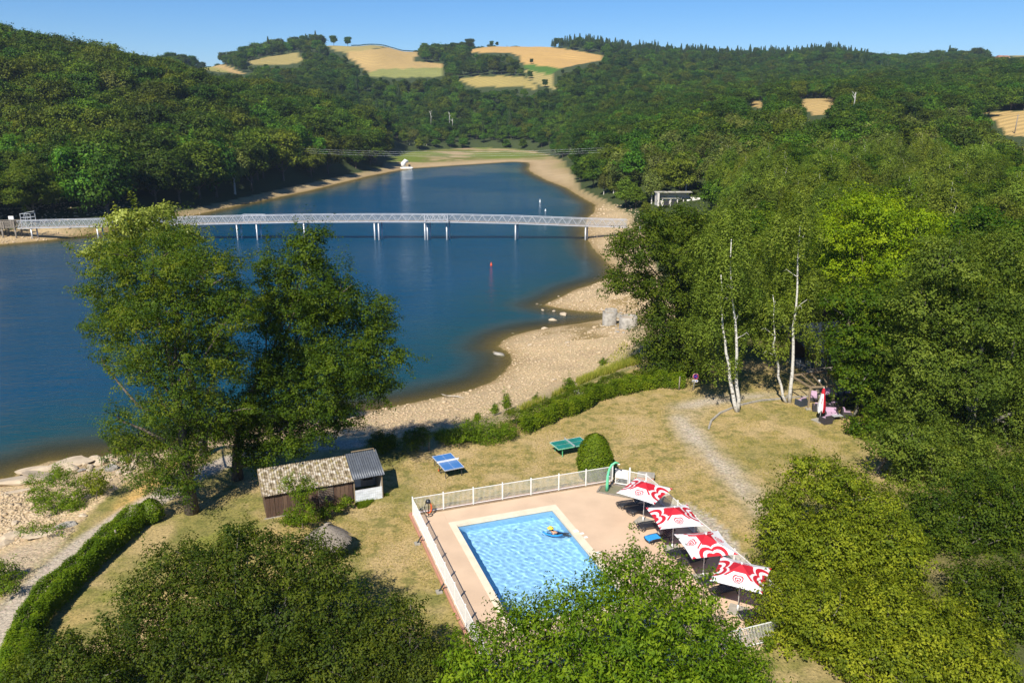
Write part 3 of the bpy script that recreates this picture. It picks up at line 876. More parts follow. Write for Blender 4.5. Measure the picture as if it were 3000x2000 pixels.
def tree_blocked(px_, X, Y, z, H, R):
    k = pxm(Y, z)
    w = R / k
    tx, ty = proj(np.array([X]), np.array([Y]), np.array([z + H * .97]))
    bx, by = proj(np.array([X]), np.array([Y]), np.array([z + H * .1]))
    tx, ty, bx, by = float(tx[0]), float(ty[0]), float(bx[0]), float(by[0])
    pts = [(tx + w * a * e, ty + (by - ty) * b) for b, e in ((0, .3), (.15, .75), (.35, 1), (.6, 1), (.85, .8)) for a in (-1, -.5, 0, .5, 1)]
    PA = np.array(pts)
    for poly, yf in FPOLYS + KEEP:
        xs = [q[0] for q in poly]
        if Y > (yf + 1 if yf in (226, 72, 82) else yf + 700) or tx + w < min(xs) or tx - w > max(xs): continue
        if in_poly(PA[:, 0], PA[:, 1], poly).any(): return True
    return False

def scatter():
    rng = np.random.default_rng(77)
    out = []
    Y = 62.0
    rows = []
    while Y < 1500:
        sp = 6.8 + max(0, Y - 120) * .0075
        hw = .80 * (Y + 30)
        xs = np.arange(-hw, hw, sp) + rng.uniform(-sp, sp) * .5
        xs = xs + rng.uniform(-.42, .42, len(xs)) * sp
        yy = Y + rng.uniform(-.42, .42, len(xs)) * sp
        rows.append(np.stack([xs, yy], 1))
        Y += sp * .92
    A = np.concatenate(rows)
    X, Y = A[:, 0], A[:, 1]
    k = ~in_poly(X, Y, BASIN) & ~in_poly(X, Y, CLEARING)
    k &= ~((X < 16) & (Y < 150)) & ~((X < 34) & (Y < 72)) & ~((X < 30) & (Y < 76))
    k &= ~((X < -30) & (Y < 180))
    db = d_line(X, Y, BASIN, True); k &= db > np.where(X > 10, 1.6, 3.0)
    thin = (X < -20) & (Y < 560) & (rng.random(len(X)) < .22); k &= ~thin
    A = A[k]; X, Y = A[:, 0], A[:, 1]; db = db[k]
    Z = height(X, Y)
    Pu, Pv = proj(X, Y, Z)
    infield = np.zeros(len(A), bool)
    for poly, y0, y1, c in FIELDS:
        infield |= in_poly(Pu, Pv, poly) & (Y > y0) & (Y < y1)
    k = ~infield & (Pu > -260) & (Pu < 3260)
    A, X, Y, Z, Pu, Pv, db = A[k], X[k], Y[k], Z[k], Pu[k], Pv[k], db[k]
    n1 = fbm(X, Y, 55, 61); n2 = fbm(X, Y, 120, 67)
    for i in range(len(X)):
        x, y, z = X[i], Y[i], Z[i]
        s = rng.uniform(.78, 1.14) if y < 650 else rng.uniform(.62, 1.22)
        right = Pu[i] > 1700
        left = (Pu[i] < 1130) and y < 580
        if not right and not left and y < 760: s *= .60 + .4 * min(1, db[i] / 50)     # scrub round the inlet
        elif db[i] < 5 and not left: s *= .75
        if left: s *= 1.27
        if right and y < 260 and db[i] < 20: s *= .85
        r = rng.random()
        if left:
            kind = 'olive' if r < .42 + (n1[i] - .5) * 1.2 else ('dark' if r < .90 else ('mid' if r < .975 else 'grey'))
            if rng.random() < .12: kind = 'mid'
        elif y > 1120 and 1520 < Pu[i] < 2560:
            kind = 'conifer' if r < .70 else 'dark'
            s *= .85
        elif y > 620:
            kind = 'dark' if r < .45 + (n1[i] - .5) else ('mid' if r < .86 else ('olive' if r < .985 else 'conifer'))
        elif right:
            if y < 330: kind = 'grey' if r < .30 + (n1[i] - .45) * .9 else ('light' if r < .50 else ('mid' if r < .80 else ('ash' if r < .9 else 'dark')))
            else: kind = 'dark' if r < .5 + (n1[i] - .5) else ('mid' if r < .9 else 'olive')
        else:
            kind = 'mid' if r < .55 else ('dark' if r < .75 else ('light' if r < .92 else 'grey'))
        if kind == 'conifer': H_, R_ = 17 * s, 3
        else: H_, R_ = 13.8 * s, 5.4 * s
        if tree_blocked(Pu[i], x, y, z, H_, R_):
            s *= .45
            if tree_blocked(Pu[i], x, y, z, H_ * .45, R_ * .45): continue
        out.append((x, y, z, s, kind, Pu[i], Pv[i]))
    return out

WOOD = scatter()
WOOD.sort(key=lambda t: t[1] / t[3])

def zone_of(pu, y):
    if pu < 1130 and y < 580: return 'left'
    if pu > 1700 and y < 420: return 'right'
    if y < 760 and 1000 < pu < 1750: return 'inlet'
    return 'hills'
KW = {'dark': 'dark green', 'olive': 'olive green', 'mid': 'mid green', 'light': 'bright light green', 'grey': 'pale grey green drooping', 'ash': 'dull grey green', 'conifer': 'dark pointed conifer'}
ZW_ = {'left': ('in the dense wood on the slope left of the lake', 'trees of the wood on the left slope'),
       'right': ('in the mixed wood on the right bank of the lake', 'trees of the wood on the right bank'),
       'inlet': ('in the wood round the muddy head of the lake', 'trees round the head of the lake'),
       'hills': ('on the far wooded hills', 'trees on the far hills')}
NIND = 290
rngf = np.random.default_rng(5)
ORD = ['first', 'second', 'third', 'fourth', 'fifth', 'sixth', 'seventh', 'eighth', 'ninth', 'tenth', 'eleventh', 'twelfth']
def place_words(pu, y):
    if pu < 1130: 
        c = 'above the left bridge end' if pu < 330 else ('on the slope beyond the locust tree' if pu < 700 else 'on the far left shore of the lake')
        d = 'at the shore' if y < 225 else ('second row' if y < 240 else ('third row' if y < 255 else ('half way up' if y < 300 else 'high up')))
        return c, d
    c = ('by the right bridge end' if pu < 1900 else 'by the derelict boathouse' if pu < 2080 else 'behind the twin stemmed birch' if pu < 2250 else 'behind the tallest birch' if pu < 2440 else
         'behind the yellow maple' if pu < 2620 else 'behind the grey ash' if pu < 2850 else 'at the right edge')
    d = 'nearest row' if y < 98 else ('second row' if y < 122 else ('third row' if y < 150 else ('fourth row' if y < 185 else 'farthest row')))
    return c, d
KW = {'dark': 'dark green', 'olive': 'olive green', 'mid': 'mid green', 'light': 'light green', 'grey': 'grey green birch', 'ash': 'dull green', 'conifer': 'pointed dark'}
cells = {}
for q, t in enumerate(WOOD[:NIND]):
    kk = t[4]
    if t[1] < 210 and kk == 'olive': kk = 'dark'
    cells.setdefault((kk,) + place_words(t[5], t[1]), []).append(q)
LBL = {}
for (kk, c, d), l in cells.items():
    l.sort(key=lambda q: WOOD[q][5])
    for r, q in enumerate(l):
        nm = KW[kk] + ('' if 'birch' in KW[kk] else ' tree')
        LBL[q] = '%s %s, %s%s' % (nm, c, d, '' if len(l) == 1 else (', %s from left' % ORD[r] if r < 12 else ', near right end'))
        LBL[q] = LBL[q] if len(LBL[q].replace(',', ' ').split()) <= 16 else LBL[q].replace('on the slope beyond the locust tree', 'beyond the locust tree').replace('on the far left shore of the lake', 'on the far left shore')
for q, (x, y, z, s, kind, pu, pv) in enumerate(WOOD[:NIND]):
    pool = NV if y < 210 else WV
    kk = kind if kind in pool else ('dark' if kind in ('olive', 'ash') else 'mid')
    fm, tm = pool[kk][int(rngf.integers(len(pool[kk])))]
    zn = zone_of(pu, y)
    sx = s * rngf.uniform(.92, 1.1)
    e = empty('woodland_tree', (x, y, z - .1), rngf.uniform(0, 6.28), LBL[q], 'tree', 'woodland trees round the lake', (sx, sx, s))
    link('trunk', tm, e); link('crown', fm, e)

# ---- the rest of the wood: one object, instanced by geometry nodes
FARW = bpy.data.collections.new('wood_variants')
order = ['dark', 'olive', 'mid', 'light', 'grey', 'ash', 'conifer']
src = []
for k in order:
    pool = WV.get(k) or WV['olive']
    for fm, tm in pool:
        src.append((k, fm, tm))
joined = []
for i, (k, fm, tm) in enumerate(src):
    # foliage and trunk in one source mesh
    nv = len(fm.vertices); V1 = np.empty(nv * 3, np.float32); fm.vertices.foreach_get('co', V1)
    F1 = np.arange(nv).reshape(-1, 4)
    tn = np.empty(len(F1), np.float32); fm.attributes['tint'].data.foreach_get('value', tn)
    V2 = np.empty(len(tm.vertices) * 3, np.float32); tm.vertices.foreach_get('co', V2)
    F2 = np.array([list(p.vertices) for p in tm.polygons if len(p.vertices) == 4], np.int32) + nv
    me = np_mesh('far_tree_%s' % k, np.concatenate([V1, V2]).reshape(-1, 3), np.concatenate([F1, F2]), None, False, {'tint': ('FACE', 'FLOAT', np.concatenate([tn, np.zeros(len(F2))]))})
    me.materials.append(fm.materials[0]); me.materials.append(tm.materials[0])
    me.polygons.foreach_set('material_index', np.concatenate([np.zeros(len(F1), np.int32), np.ones(len(F2), np.int32)]))
    o = bpy.data.objects.new('far_tree_%02d' % i, me)
    FARW.objects.link(o); joined.append(k)

def instance_object(name, pts, coll, label=None):
    n = len(pts)
    me = bpy.data.meshes.new(name)
    me.vertices.add(n)
    me.vertices.foreach_set('co', np.array([p[:3] for p in pts], np.float32).ravel())
    def at_(nm, typ, dat, key):
        a = me.attributes.new(nm, typ, 'POINT'); a.data.foreach_set(key, np.asarray(dat).ravel())
    at_('idx', 'INT', np.array([p[3] for p in pts], np.int32), 'value')
    at_('scl', 'FLOAT_VECTOR', np.array([p[4] for p in pts], np.float32), 'vector')
    at_('rot', 'FLOAT_VECTOR', np.array([p[5] for p in pts], np.float32), 'vector')
    o = link(name, me)
    ng = bpy.data.node_groups.new(name, 'GeometryNodeTree')
    ng.interface.new_socket('Geometry', in_out='INPUT', socket_type='NodeSocketGeometry')
    ng.interface.new_socket('Geometry', in_out='OUTPUT', socket_type='NodeSocketGeometry')
    gi = ng.nodes.new('NodeGroupInput'); go = ng.nodes.new('NodeGroupOutput')
    iop = ng.nodes.new('GeometryNodeInstanceOnPoints')
    ci = ng.nodes.new('GeometryNodeCollectionInfo'); ci.inputs['Collection'].default_value = coll
    ci.inputs['Separate Children'].default_value = True; ci.inputs['Reset Children'].default_value = True
    iop.inputs['Pick Instance'].default_value = True
    def named(nm, typ):
        a = ng.nodes.new('GeometryNodeInputNamedAttribute'); a.data_type = typ; a.inputs['Name'].default_value = nm
        return [q for q in a.outputs if q.enabled and q.name == 'Attribute'][0]
    ng.links.new(gi.outputs[0], iop.inputs['Points'])
    ng.links.new(ci.outputs[0], iop.inputs['Instance'])
    ng.links.new(named('idx', 'INT'), iop.inputs['Instance Index'])
    ng.links.new(named('rot', 'FLOAT_VECTOR'), iop.inputs['Rotation'])
    ng.links.new(named('scl', 'FLOAT_VECTOR'), iop.inputs['Scale'])
    ng.links.new(iop.outputs[0], go.inputs[0])
    md = o.modifiers.new('scatter', 'NODES'); md.node_group = ng
    return o

def far_points(lst):
    pts = []
    for (x, y, z, s, kind, pu, pv) in lst:
        c = [i for i, k in enumerate(joined) if k == kind]
        i = c[int(rngf.integers(len(c)))]
        sx = s * rngf.uniform(.95, 1.2)
        pts.append((x, y, z - .2, i, (sx, sx, s), (0, 0, rngf.uniform(0, 6.28))))
    return pts
rest = WOOD[NIND:]
grp = {'left': [], 'right': [], 'inlet': [], 'hills': []}
for t in rest: grp[zone_of(t[5], t[1])].append(t)
LB = {'left': 'rest of the dense wood covering the slope left of the lake', 'right': 'rest of the mixed wood behind the right bank',
      'inlet': 'rest of the wood round the muddy head of the lake', 'hills': 'far woods and conifer plantation on the hills'}
for k, l in grp.items():
    if not l: continue
    o = instance_object('forest', far_points(l), FARW)
    tag(o, LB[k], 'forest', kind='stuff')
print('wood', len(WOOD), {k: len(v) for k, v in grp.items()})
# ------------------------------------------------------------------ trees standing on their own
def hero(name, label, cat, base, Y, lobes_px, leaf, bark, nclump, nleaf, L, crad, seed, gap=.34, hang=0, ntwig=120, trunk=.28, twig_r=.03,
         up=.7, aspect=.55, bottom=.5, shell=.6, flat=.6, trunk_top=None, group=None, rnd=.7, droop=.2, zb=None, lean=(0, 0), dscale=.95, extra=None, shoots=.28, fill_=.16):
    rng = np.random.default_rng(seed)
    if base is None:
        q_ = np.array([at_y(q[0], q[1], Y + (q[4] if len(q) > 4 else 0))[:2] + (q[2] * q[3],) for q in lobes_px]); base = ((q_[:, 0] * q_[:, 2]).sum() / q_[:, 2].sum(), (q_[:, 1] * q_[:, 2]).sum() / q_[:, 2].sum())
    bx, by = base
    bz = hz(bx, by) if zb is None else zb
    L3 = []
    for q in lobes_px:
        cx, cy, rx, ry = q[:4]; dy = q[4] if len(q) > 4 else rng.uniform(-1.2, 1.2)
        x, y, z = at_y(cx, cy, Y + dy)
        k = pxm(Y + dy, z)
        L3.append((x - bx, y - by, max(z - bz, ry * k * .6), rx * k, rx * k * dscale, ry * k * 1.02))
    SB = sublobes(rng, L3, 5)
    P, o, t, c, li = lobes_cloud(rng, SB, nclump, nleaf, crad, gap=gap, nseed=seed, hang=hang, bottom=bottom, shell=shell, flat=flat, shoots=shoots, fill=fill_, spread=1.0)
    li = li // 6
    P[:, 2] = np.maximum(P[:, 2], .1)
    e = empty(name, (bx, by, bz), 0, label, cat, group)
    link('crown', foliage_mesh(name + '_crown', rng, P, o, t, L, leaf, up=up, aspect=aspect, rnd=rnd, droop=droop), e)
    if trunk: link('trunk', limbs_mesh(name + '_trunk', rng, trunk, 0, L3, c, li, bark, ntwig=ntwig, twig_r=twig_r, trunk_top=trunk_top, lean=lean), e)
    if extra: extra(e, rng)
    return e

def gp(px, py, z=0.0):
    x, y = at(px, py, z)
    return (x, y)

hero('locust_tree', 'tall locust tree with feathery yellow green crown standing over the path left of the shed', 'tree', gp(563, 1500), 49.0,
     [(450, 770, 150, 90), (600, 790, 120, 80), (330, 850, 95, 80), (520, 900, 180, 110), (690, 900, 90, 100), (340, 970, 85, 70), (560, 1040, 160, 100),
      (430, 1090, 85, 55), (650, 1060, 100, 80), (520, 1180, 120, 85), (650, 1190, 110, 75), (410, 1300, 95, 75), (550, 1300, 110, 80), (490, 1400, 100, 60, -1), (350, 1230, 50, 40), (300, 1060, 30, 30)],
     LM['locust'], BARK, 1250, 84, .165, .60, 101, gap=.34, fill_=.24, ntwig=150, trunk=.42, trunk_top=12, aspect=.42, droop=.5, bottom=.7)
hero('poplar_tree', 'pale leaved poplar showing above and behind the tall locust tree', 'tree', gp(600, 1335), 57.0,
     [(430, 655, 85, 55), (520, 690, 60, 40), (300, 745, 60, 40), (365, 705, 55, 40), (480, 620, 40, 30), (370, 640, 30, 30)],
     LM['poplar'], BARKG, 260, 40, .22, .5, 102, gap=.36, ntwig=90, trunk=.3, trunk_top=15)
hero('alder_tree', 'broad dark green alder tree leaning over the beach behind the shed', 'tree', gp(695, 1402), 53.0,
     [(905, 755, 70, 80), (820, 810, 65, 85), (960, 860, 95, 85), (860, 930, 140, 100), (1060, 930, 85, 80), (1115, 1040, 80, 80), (980, 1050, 125, 95),
      (840, 1080, 120, 100), (1080, 1125, 85, 55), (950, 1170, 110, 70), (780, 1180, 110, 90), (700, 1250, 80, 80), (860, 1280, 110, 60), (1000, 1230, 60, 40), (745, 1330, 80, 45), (925, 690, 35, 35)],
     LM['alder'], BARK, 1250, 84, .165, .60, 103, gap=.34, fill_=.24, ntwig=110, trunk=.40, trunk_top=10, bottom=.6)
hero('riverside_oak', 'spreading oak reaching over the pebble beach, left of the birches', 'tree', gp(1985, 1085), 77.0,
     [(1930, 665, 85, 55), (2010, 655, 75, 55), (1870, 735, 95, 55), (1990, 740, 95, 75), (1835, 825, 80, 42), (1930, 850, 85, 60), (2010, 860, 75, 75),
      (1950, 950, 85, 60), (1905, 1020, 55, 50), (1990, 1010, 75, 70), (1935, 1075, 75, 35), (2030, 1080, 60, 40)],
     LM['oak'], BARK, 900, 60, .24, .72, 104, gap=.34, ntwig=130, trunk=.4, trunk_top=11, bottom=.7)
def birch(label, b, Y, lob, seed, second=None):
    e = hero('birch_tree', label, 'tree', b, Y, lob, LM['birch'], BIRCH, 520, 44, .19, .48, seed, gap=.38, fill_=.10, hang=1.3, ntwig=150, trunk=None, twig_r=.022, bottom=.9, aspect=.6)
    top = at_y(lob[0][0], lob[0][1], Y); x0, y0, z0 = e.location
    rng = np.random.default_rng(seed)
    mb = MB()
    tx, ty, tz = top[0] - x0, 0.0, top[2] - z0 - 1.6
    def stem(s, off, r, sq, nb=6):
        pts = []
        for i in range(12):
            t = i / 11
            pts.append((off[0] * math.sin(t * math.pi * .5) ** .7 + tx * t * sq + rng.normal(0, .07), off[1] * t - .25 * math.sin(t * 2.2) + rng.normal(0, .06), -.3 + (tz * s + .3) * t))
        mb.tube(pts, [r * (1.2 if i == 0 else 1 - .82 * i / 11) for i in range(12)], 9)
        for k in range(nb):
            t = rng.uniform(.45, .97); i = int(t * 11); p = np.array(pts[i])
            a = rng.uniform(0, 6.28); l = rng.uniform(.8, 2.0) * (1.15 - t * .6)
            d = np.array([math.cos(a), math.sin(a), rng.uniform(.6, 1.3)]); d /= np.linalg.norm(d)
            mb.tube([p, p + d * l * .5 + rng.normal(0, .08, 3), p + d * l + np.array([0, 0, -.1]), p + d * l * 1.25 + np.array([0, 0, -.5])], [r * (1 - t) * .4 + .015, .022, .016, .006], 5, cap=False)
    stem(1.0, (0, 0), .18, 1)
    if second: stem(*second, nb=4)
    link('trunk', mb.mesh('birch_trunk', BIRCH), e)
    return e
birch('slim twin stemmed birch with white bark at the left end of the curved edging', (20.3, 67.0), 67.9,
      [(2135, 640, 65, 55), (2085, 730, 75, 70), (2160, 750, 65, 75), (2105, 850, 75, 65), (2170, 860, 50, 60), (2070, 950, 75, 55), (2140, 960, 60, 50), (2100, 1050, 75, 40)], 105, (.8, (-1.3, .3), .19, .6))
birch('tallest birch with thick white trunk beside the gravel drive near the pergola', (25.65, 69.3), 70.4,
      [(2335, 600, 60, 55), (2290, 680, 85, 65), (2370, 700, 75, 65), (2250, 790, 75, 65), (2340, 810, 85, 65), (2405, 850, 55, 55), (2270, 900, 75, 55), (2370, 930, 65, 55), (2270, 1000, 60, 40), (2410, 1000, 50, 45)], 106, (.62, (-2.0, .2), .14, .5))
hero('yellow_maple', 'bright yellow green maple rising behind the dark pavilion', 'tree', (36.5, 84), 86.0,
     [(2530, 610, 105, 50), (2440, 690, 80, 60), (2600, 690, 110, 75), (2700, 660, 65, 55), (2490, 790, 90, 75), (2620, 790, 110, 75), (2715, 770, 60, 70), (2550, 870, 90, 50)],
     LM['maple_yellow'], BARK, 750, 60, .27, .75, 107, gap=.36, ntwig=70, trunk=.35, trunk_top=10)
hero('dark_maple', 'rich green maple hanging over the seats and pergola', 'tree', (30.8, 66.5), 66.0,
     [(2520, 890, 100, 60), (2475, 1000, 65, 65), (2575, 1010, 95, 85), (2510, 1100, 65, 55), (2590, 1160, 95, 80), (2640, 1080, 70, 80), (2600, 1250, 80, 40, -4), (2520, 1270, 50, 28, -4)],
     LM['maple_dark'], BARKG, 850, 64, .24, .62, 108, gap=.36, ntwig=90, trunk=.3, trunk_top=8)
hero('grey_ash', 'big dull grey green ash filling the right edge behind the lawn', 'tree', None, 60.0,
     [(2780, 770, 110, 95), (2920, 770, 120, 110), (2710, 890, 100, 80), (2860, 930, 140, 100), (2690, 1040, 105, 85), (2830, 1090, 150, 110), (2965, 1040, 110, 100),
      (2690, 1170, 95, 80), (2790, 1260, 120, 80), (2930, 1270, 130, 95), (3080, 900, 120, 120), (3080, 1150, 120, 120)],
     LM['ash'], BARKG, 1500, 62, .21, .66, 109, gap=.34, ntwig=110, trunk=.42, trunk_top=11, twig_r=.035)
hero('lawn_tree', 'small tree with pale lichened trunk at the right edge of the dry lawn', 'tree', gp(2573, 1382), 53.0,
     [(2590, 1300, 60, 45, 0), (2670, 1290, 90, 60, 0), (2760, 1370, 120, 65), (2880, 1380, 110, 65), (2980, 1380, 90, 60), (2650, 1400, 60, 40, 0)],
     LM['ash'], BARKG, 520, 50, .19, .5, 110, gap=.38, ntwig=60, trunk=.2, trunk_top=3.6)
hero('field_maple', 'light green field maple with shoots, right of the gravel drive', 'tree', None, 40.5,
     [(2410, 1395, 100, 65, 2.5), (2300, 1470, 75, 65, 2), (2500, 1480, 115, 85, 2), (2310, 1600, 95, 90, .5), (2450, 1600, 130, 100, 0), (2600, 1590, 120, 95, 0), (2260, 1540, 50, 50, 1), (2390, 1700, 130, 80, -1), (2560, 1710, 130, 80, -1)],
     LM['field_maple'], BARKG, 1250, 58, .165, .46, 111, gap=.36, ntwig=160, trunk=.2, trunk_top=2.2, twig_r=.022)
hero('field_maple', 'lower light green field maple filling the bottom right beside the pool fence', 'tree', None, 34.5,
     [(2300, 1760, 100, 70, 1), (2400, 1860, 90, 60, .5), (2430, 1800, 140, 95, 0), (2290, 1850, 85, 50, .6), (2340, 1900, 70, 45, 0), (2600, 1810, 150, 100, 0), (2480, 1910, 110, 75, -1), (2620, 1960, 140, 90, -1), (2770, 1940, 130, 90, -1), (2750, 1830, 110, 90, 0), (2560, 2050, 170, 90, -2), (2800, 2060, 150, 90, -2)],
     LM['field_maple'], BARKG, 1250, 58, .155, .42, 112, gap=.36, ntwig=160, trunk=.2, trunk_top=1.4, twig_r=.02)
hero('dark_field_tree', 'darker dense tree between the field maples and the grey ash', 'tree', None, 44.5,
     [(2740, 1490, 100, 80, 1), (2870, 1510, 120, 95, 1), (2970, 1440, 100, 80, 2), (2790, 1630, 100, 80, 0), (2920, 1640, 120, 100, 0), (2700, 1570, 90, 80, 0), (2680, 1680, 70, 60, -.5), (3060, 1560, 110, 100, 0), (2850, 1420, 80, 55, 3), (2820, 1720, 90, 60, -.5)],
     LM['oak'], BARKG, 950, 56, .17, .5, 113, gap=.38, ntwig=140, trunk=.22, trunk_top=2.5, twig_r=.028)
hero('dark_field_tree', 'dark leaved tree in the bottom right corner with bare pale branches', 'tree', None, 37.0,
     [(2890, 1770, 110, 90, 1), (2990, 1860, 120, 110, 0), (2920, 1920, 110, 90, -1), (3010, 1990, 120, 100, -1), (3030, 1720, 90, 90, 1)],
     LM['oak'], BARKG, 800, 56, .155, .45, 114, gap=.38, ntwig=120, trunk=.2, trunk_top=1.5, twig_r=.03)
hero('cherry_tree', 'bright green cherry tree with drooping leaves in front of the pool', 'tree', (4.4, 29), 29.5,
     [(1845, 1690, 95, 75, 2), (1950, 1715, 95, 75, 2), (1725, 1770, 95, 75, 1.3), (1580, 1840, 105, 75, .6), (1800, 1840, 170, 100, 0), (1990, 1850, 120, 95, 0), (1465, 1880, 95, 75, 0), (1640, 1960, 180, 100, -1),
      (1880, 1980, 200, 110, -1.2), (2075, 1980, 110, 85, -1), (2055, 1770, 65, 55, 1), (2110, 1880, 75, 60, .5), (2175, 1930, 60, 50, .5), (2190, 2000, 85, 70, 0), (1390, 1960, 100, 70, -1), (1500, 2040, 150, 80, -2), (1760, 2080, 200, 90, -3), (2000, 2090, 180, 90, -3), (1480, 1790, 40, 35, .5), (1860, 1620, 30, 32, 2), (2150, 2040, 80, 70, -1)],
     LM['cherry'], BARK, 1500, 56, .19, .50, 115, gap=.33, ntwig=260, trunk=.3, trunk_top=5, aspect=.42, droop=.75, twig_r=.016, up=.5)
hero('hawthorn_tree', 'wide dark green hawthorn thicket in the foreground left of the pool', 'tree', (-12.2, 31.5), 31.5,
     [(560, 1680, 125, 85, 2.5), (720, 1630, 125, 85, 3), (890, 1640, 125, 85, 3), (450, 1780, 120, 90, 1), (640, 1780, 160, 110, 1), (840, 1800, 170, 115, 1), (1000, 1770, 100, 90, 1.5), (540, 1910, 160, 100, -.5),
      (760, 1950, 190, 110, -1), (980, 1930, 150, 100, -.5), (350, 1860, 90, 75, 0), (380, 1960, 120, 85, -1), (620, 2050, 190, 90, -2), (900, 2060, 190, 90, -2), (1050, 1860, 70, 70, 1), (700, 1555, 35, 30, 3)],
     LM['hawthorn'], BARKG, 2200, 46, .145, .42, 116, gap=.36, ntwig=200, trunk=.2, trunk_top=2.0, twig_r=.016)
hero('hawthorn_tree', 'low hawthorn thicket in the bottom left corner beside the clipped hedge', 'tree', (-17.5, 29.0), 28.5,
     [(190, 1930, 95, 70, .5), (90, 1990, 80, 60, 0), (270, 1990, 110, 80, 0), (160, 2070, 150, 70, -1)],
     LM['hawthorn'], BARKG, 600, 44, .13, .36, 117, gap=.36, ntwig=70, trunk=.15, trunk_top=2.5, twig_r=.016)
hero('hawthorn_tree', 'small dark hawthorn with upright shoots below the left pool fence', 'tree', (-4.0, 30.8), 30.5,
     [(1200, 1880, 80, 85, .5), (1150, 1800, 45, 65, 1), (1245, 1950, 100, 75, 0), (1205, 1790, 35, 50, .8), (1120, 1960, 90, 75, 0), (1200, 2060, 140, 70, -1), (1100, 1830, 40, 60, .8)],
     LM['hawthorn'], BARKG, 750, 44, .13, .36, 118, gap=.36, ntwig=90, trunk=.15, trunk_top=2.5, twig_r=.016)
# shrubs along the shore and the lawn
def shrub(label, b, Y, lob, leaf, seed, n=130, nl=40, L=.11, cr=.3, trunk=.05, **kw):
    return hero('shrub', label, 'shrub', b, Y, lob, leaf, BARK, n, nl, L, cr, seed, ntwig=30, trunk=trunk, trunk_top=1.0, twig_r=.012, **kw)
b_ = gp(190, 1490, -.6)
shrub('airy green willow shrub on the rocky bank at left', b_, b_[1] + .5, [(175, 1400, 45, 32), (112, 1445, 34, 30), (215, 1440, 45, 38), (150, 1475, 50, 32), (230, 1480, 35, 25), (90, 1410, 20, 18)], LM['shrub'], 131, n=230, gap=.38)
b_ = gp(285, 1470, -.3)
shrub('yellowish shrub right beside the willow shrub on the rocky bank', b_, b_[1] + .2, [(280, 1400, 30, 28), (290, 1440, 32, 28)], LM['field_maple'], 132, n=110)
b_ = gp(10, 1740, 0)
shrub('leafy shrub cut by the left edge of the frame', b_, b_[1], [(5, 1690, 42, 45), (-30, 1720, 50, 40), (30, 1720, 25, 25)], LM['shrub'], 133, n=120)
b_ = gp(140, 1570, -.1)
shrub('low creeping shrub on the boulders below the willow', b_, b_[1], [(90, 1560, 35, 8), (150, 1545, 35, 8)], LM['shrub'], 134, n=60, trunk=.02)
def dense(name, label, cat, b, prof, leaf, seed, n, L=.10, rz=0):
    """clipped solid bush: prof = [(radius, height)...]"""
    rng = np.random.default_rng(seed)
    pr = np.array(prof); zt = pr[:, 1].max()
    z = rng.random(n) * zt; a = rng.random(n) * 6.283
    rr = np.interp(z, pr[:, 1], pr[:, 0]) * (.74 + .30 * rng.random(n) + .06 * np.sin(a * 3 + z * 2) + .16 * (vnoise(a * 1.6, z * 1.5, .55, seed) - .5))
    P = np.stack([np.cos(a) * rr, np.sin(a) * rr, z + rng.normal(0, .03, n)], 1)
    o = np.stack([np.cos(a), np.sin(a), np.full(n, .4)], 1)
    t = np.clip(rng.normal(.5, .22, n), 0, 1)
    e = empty(name, (b[0], b[1], hz(*b)), 0, label, cat)
    link('foliage', foliage_mesh(name + '_leaves', rng, P, o, t, L, leaf, aspect=.6, rnd=.5), e)
    mb = MB(); mb.tube([(0, 0, -.1), (0, 0, zt * .9)], [.09, .03], 6)
    core = [(r * .72, h) for r, h in prof]
    mb.build('trunk', BARK, e)
    return e
dense('topiary_bush', 'dense egg shaped evergreen bush behind the pool fence', 'bush', (6.1, 53.9), [(.85, 0), (1.22, .4), (1.32, 1.1), (1.22, 1.9), (1.02, 2.6), (.6, 3.15), (.1, 3.4)], LM['hedge'], 141, 14000, .13)
dense('round_bush', 'small clipped round bush at the end of the left hedge', 'bush', gp(445, 1525), [(.45, 0), (.75, .3), (.82, .8), (.65, 1.25), (.25, 1.5), (.02, 1.55)], LM['hedge'], 142, 4200, .11)

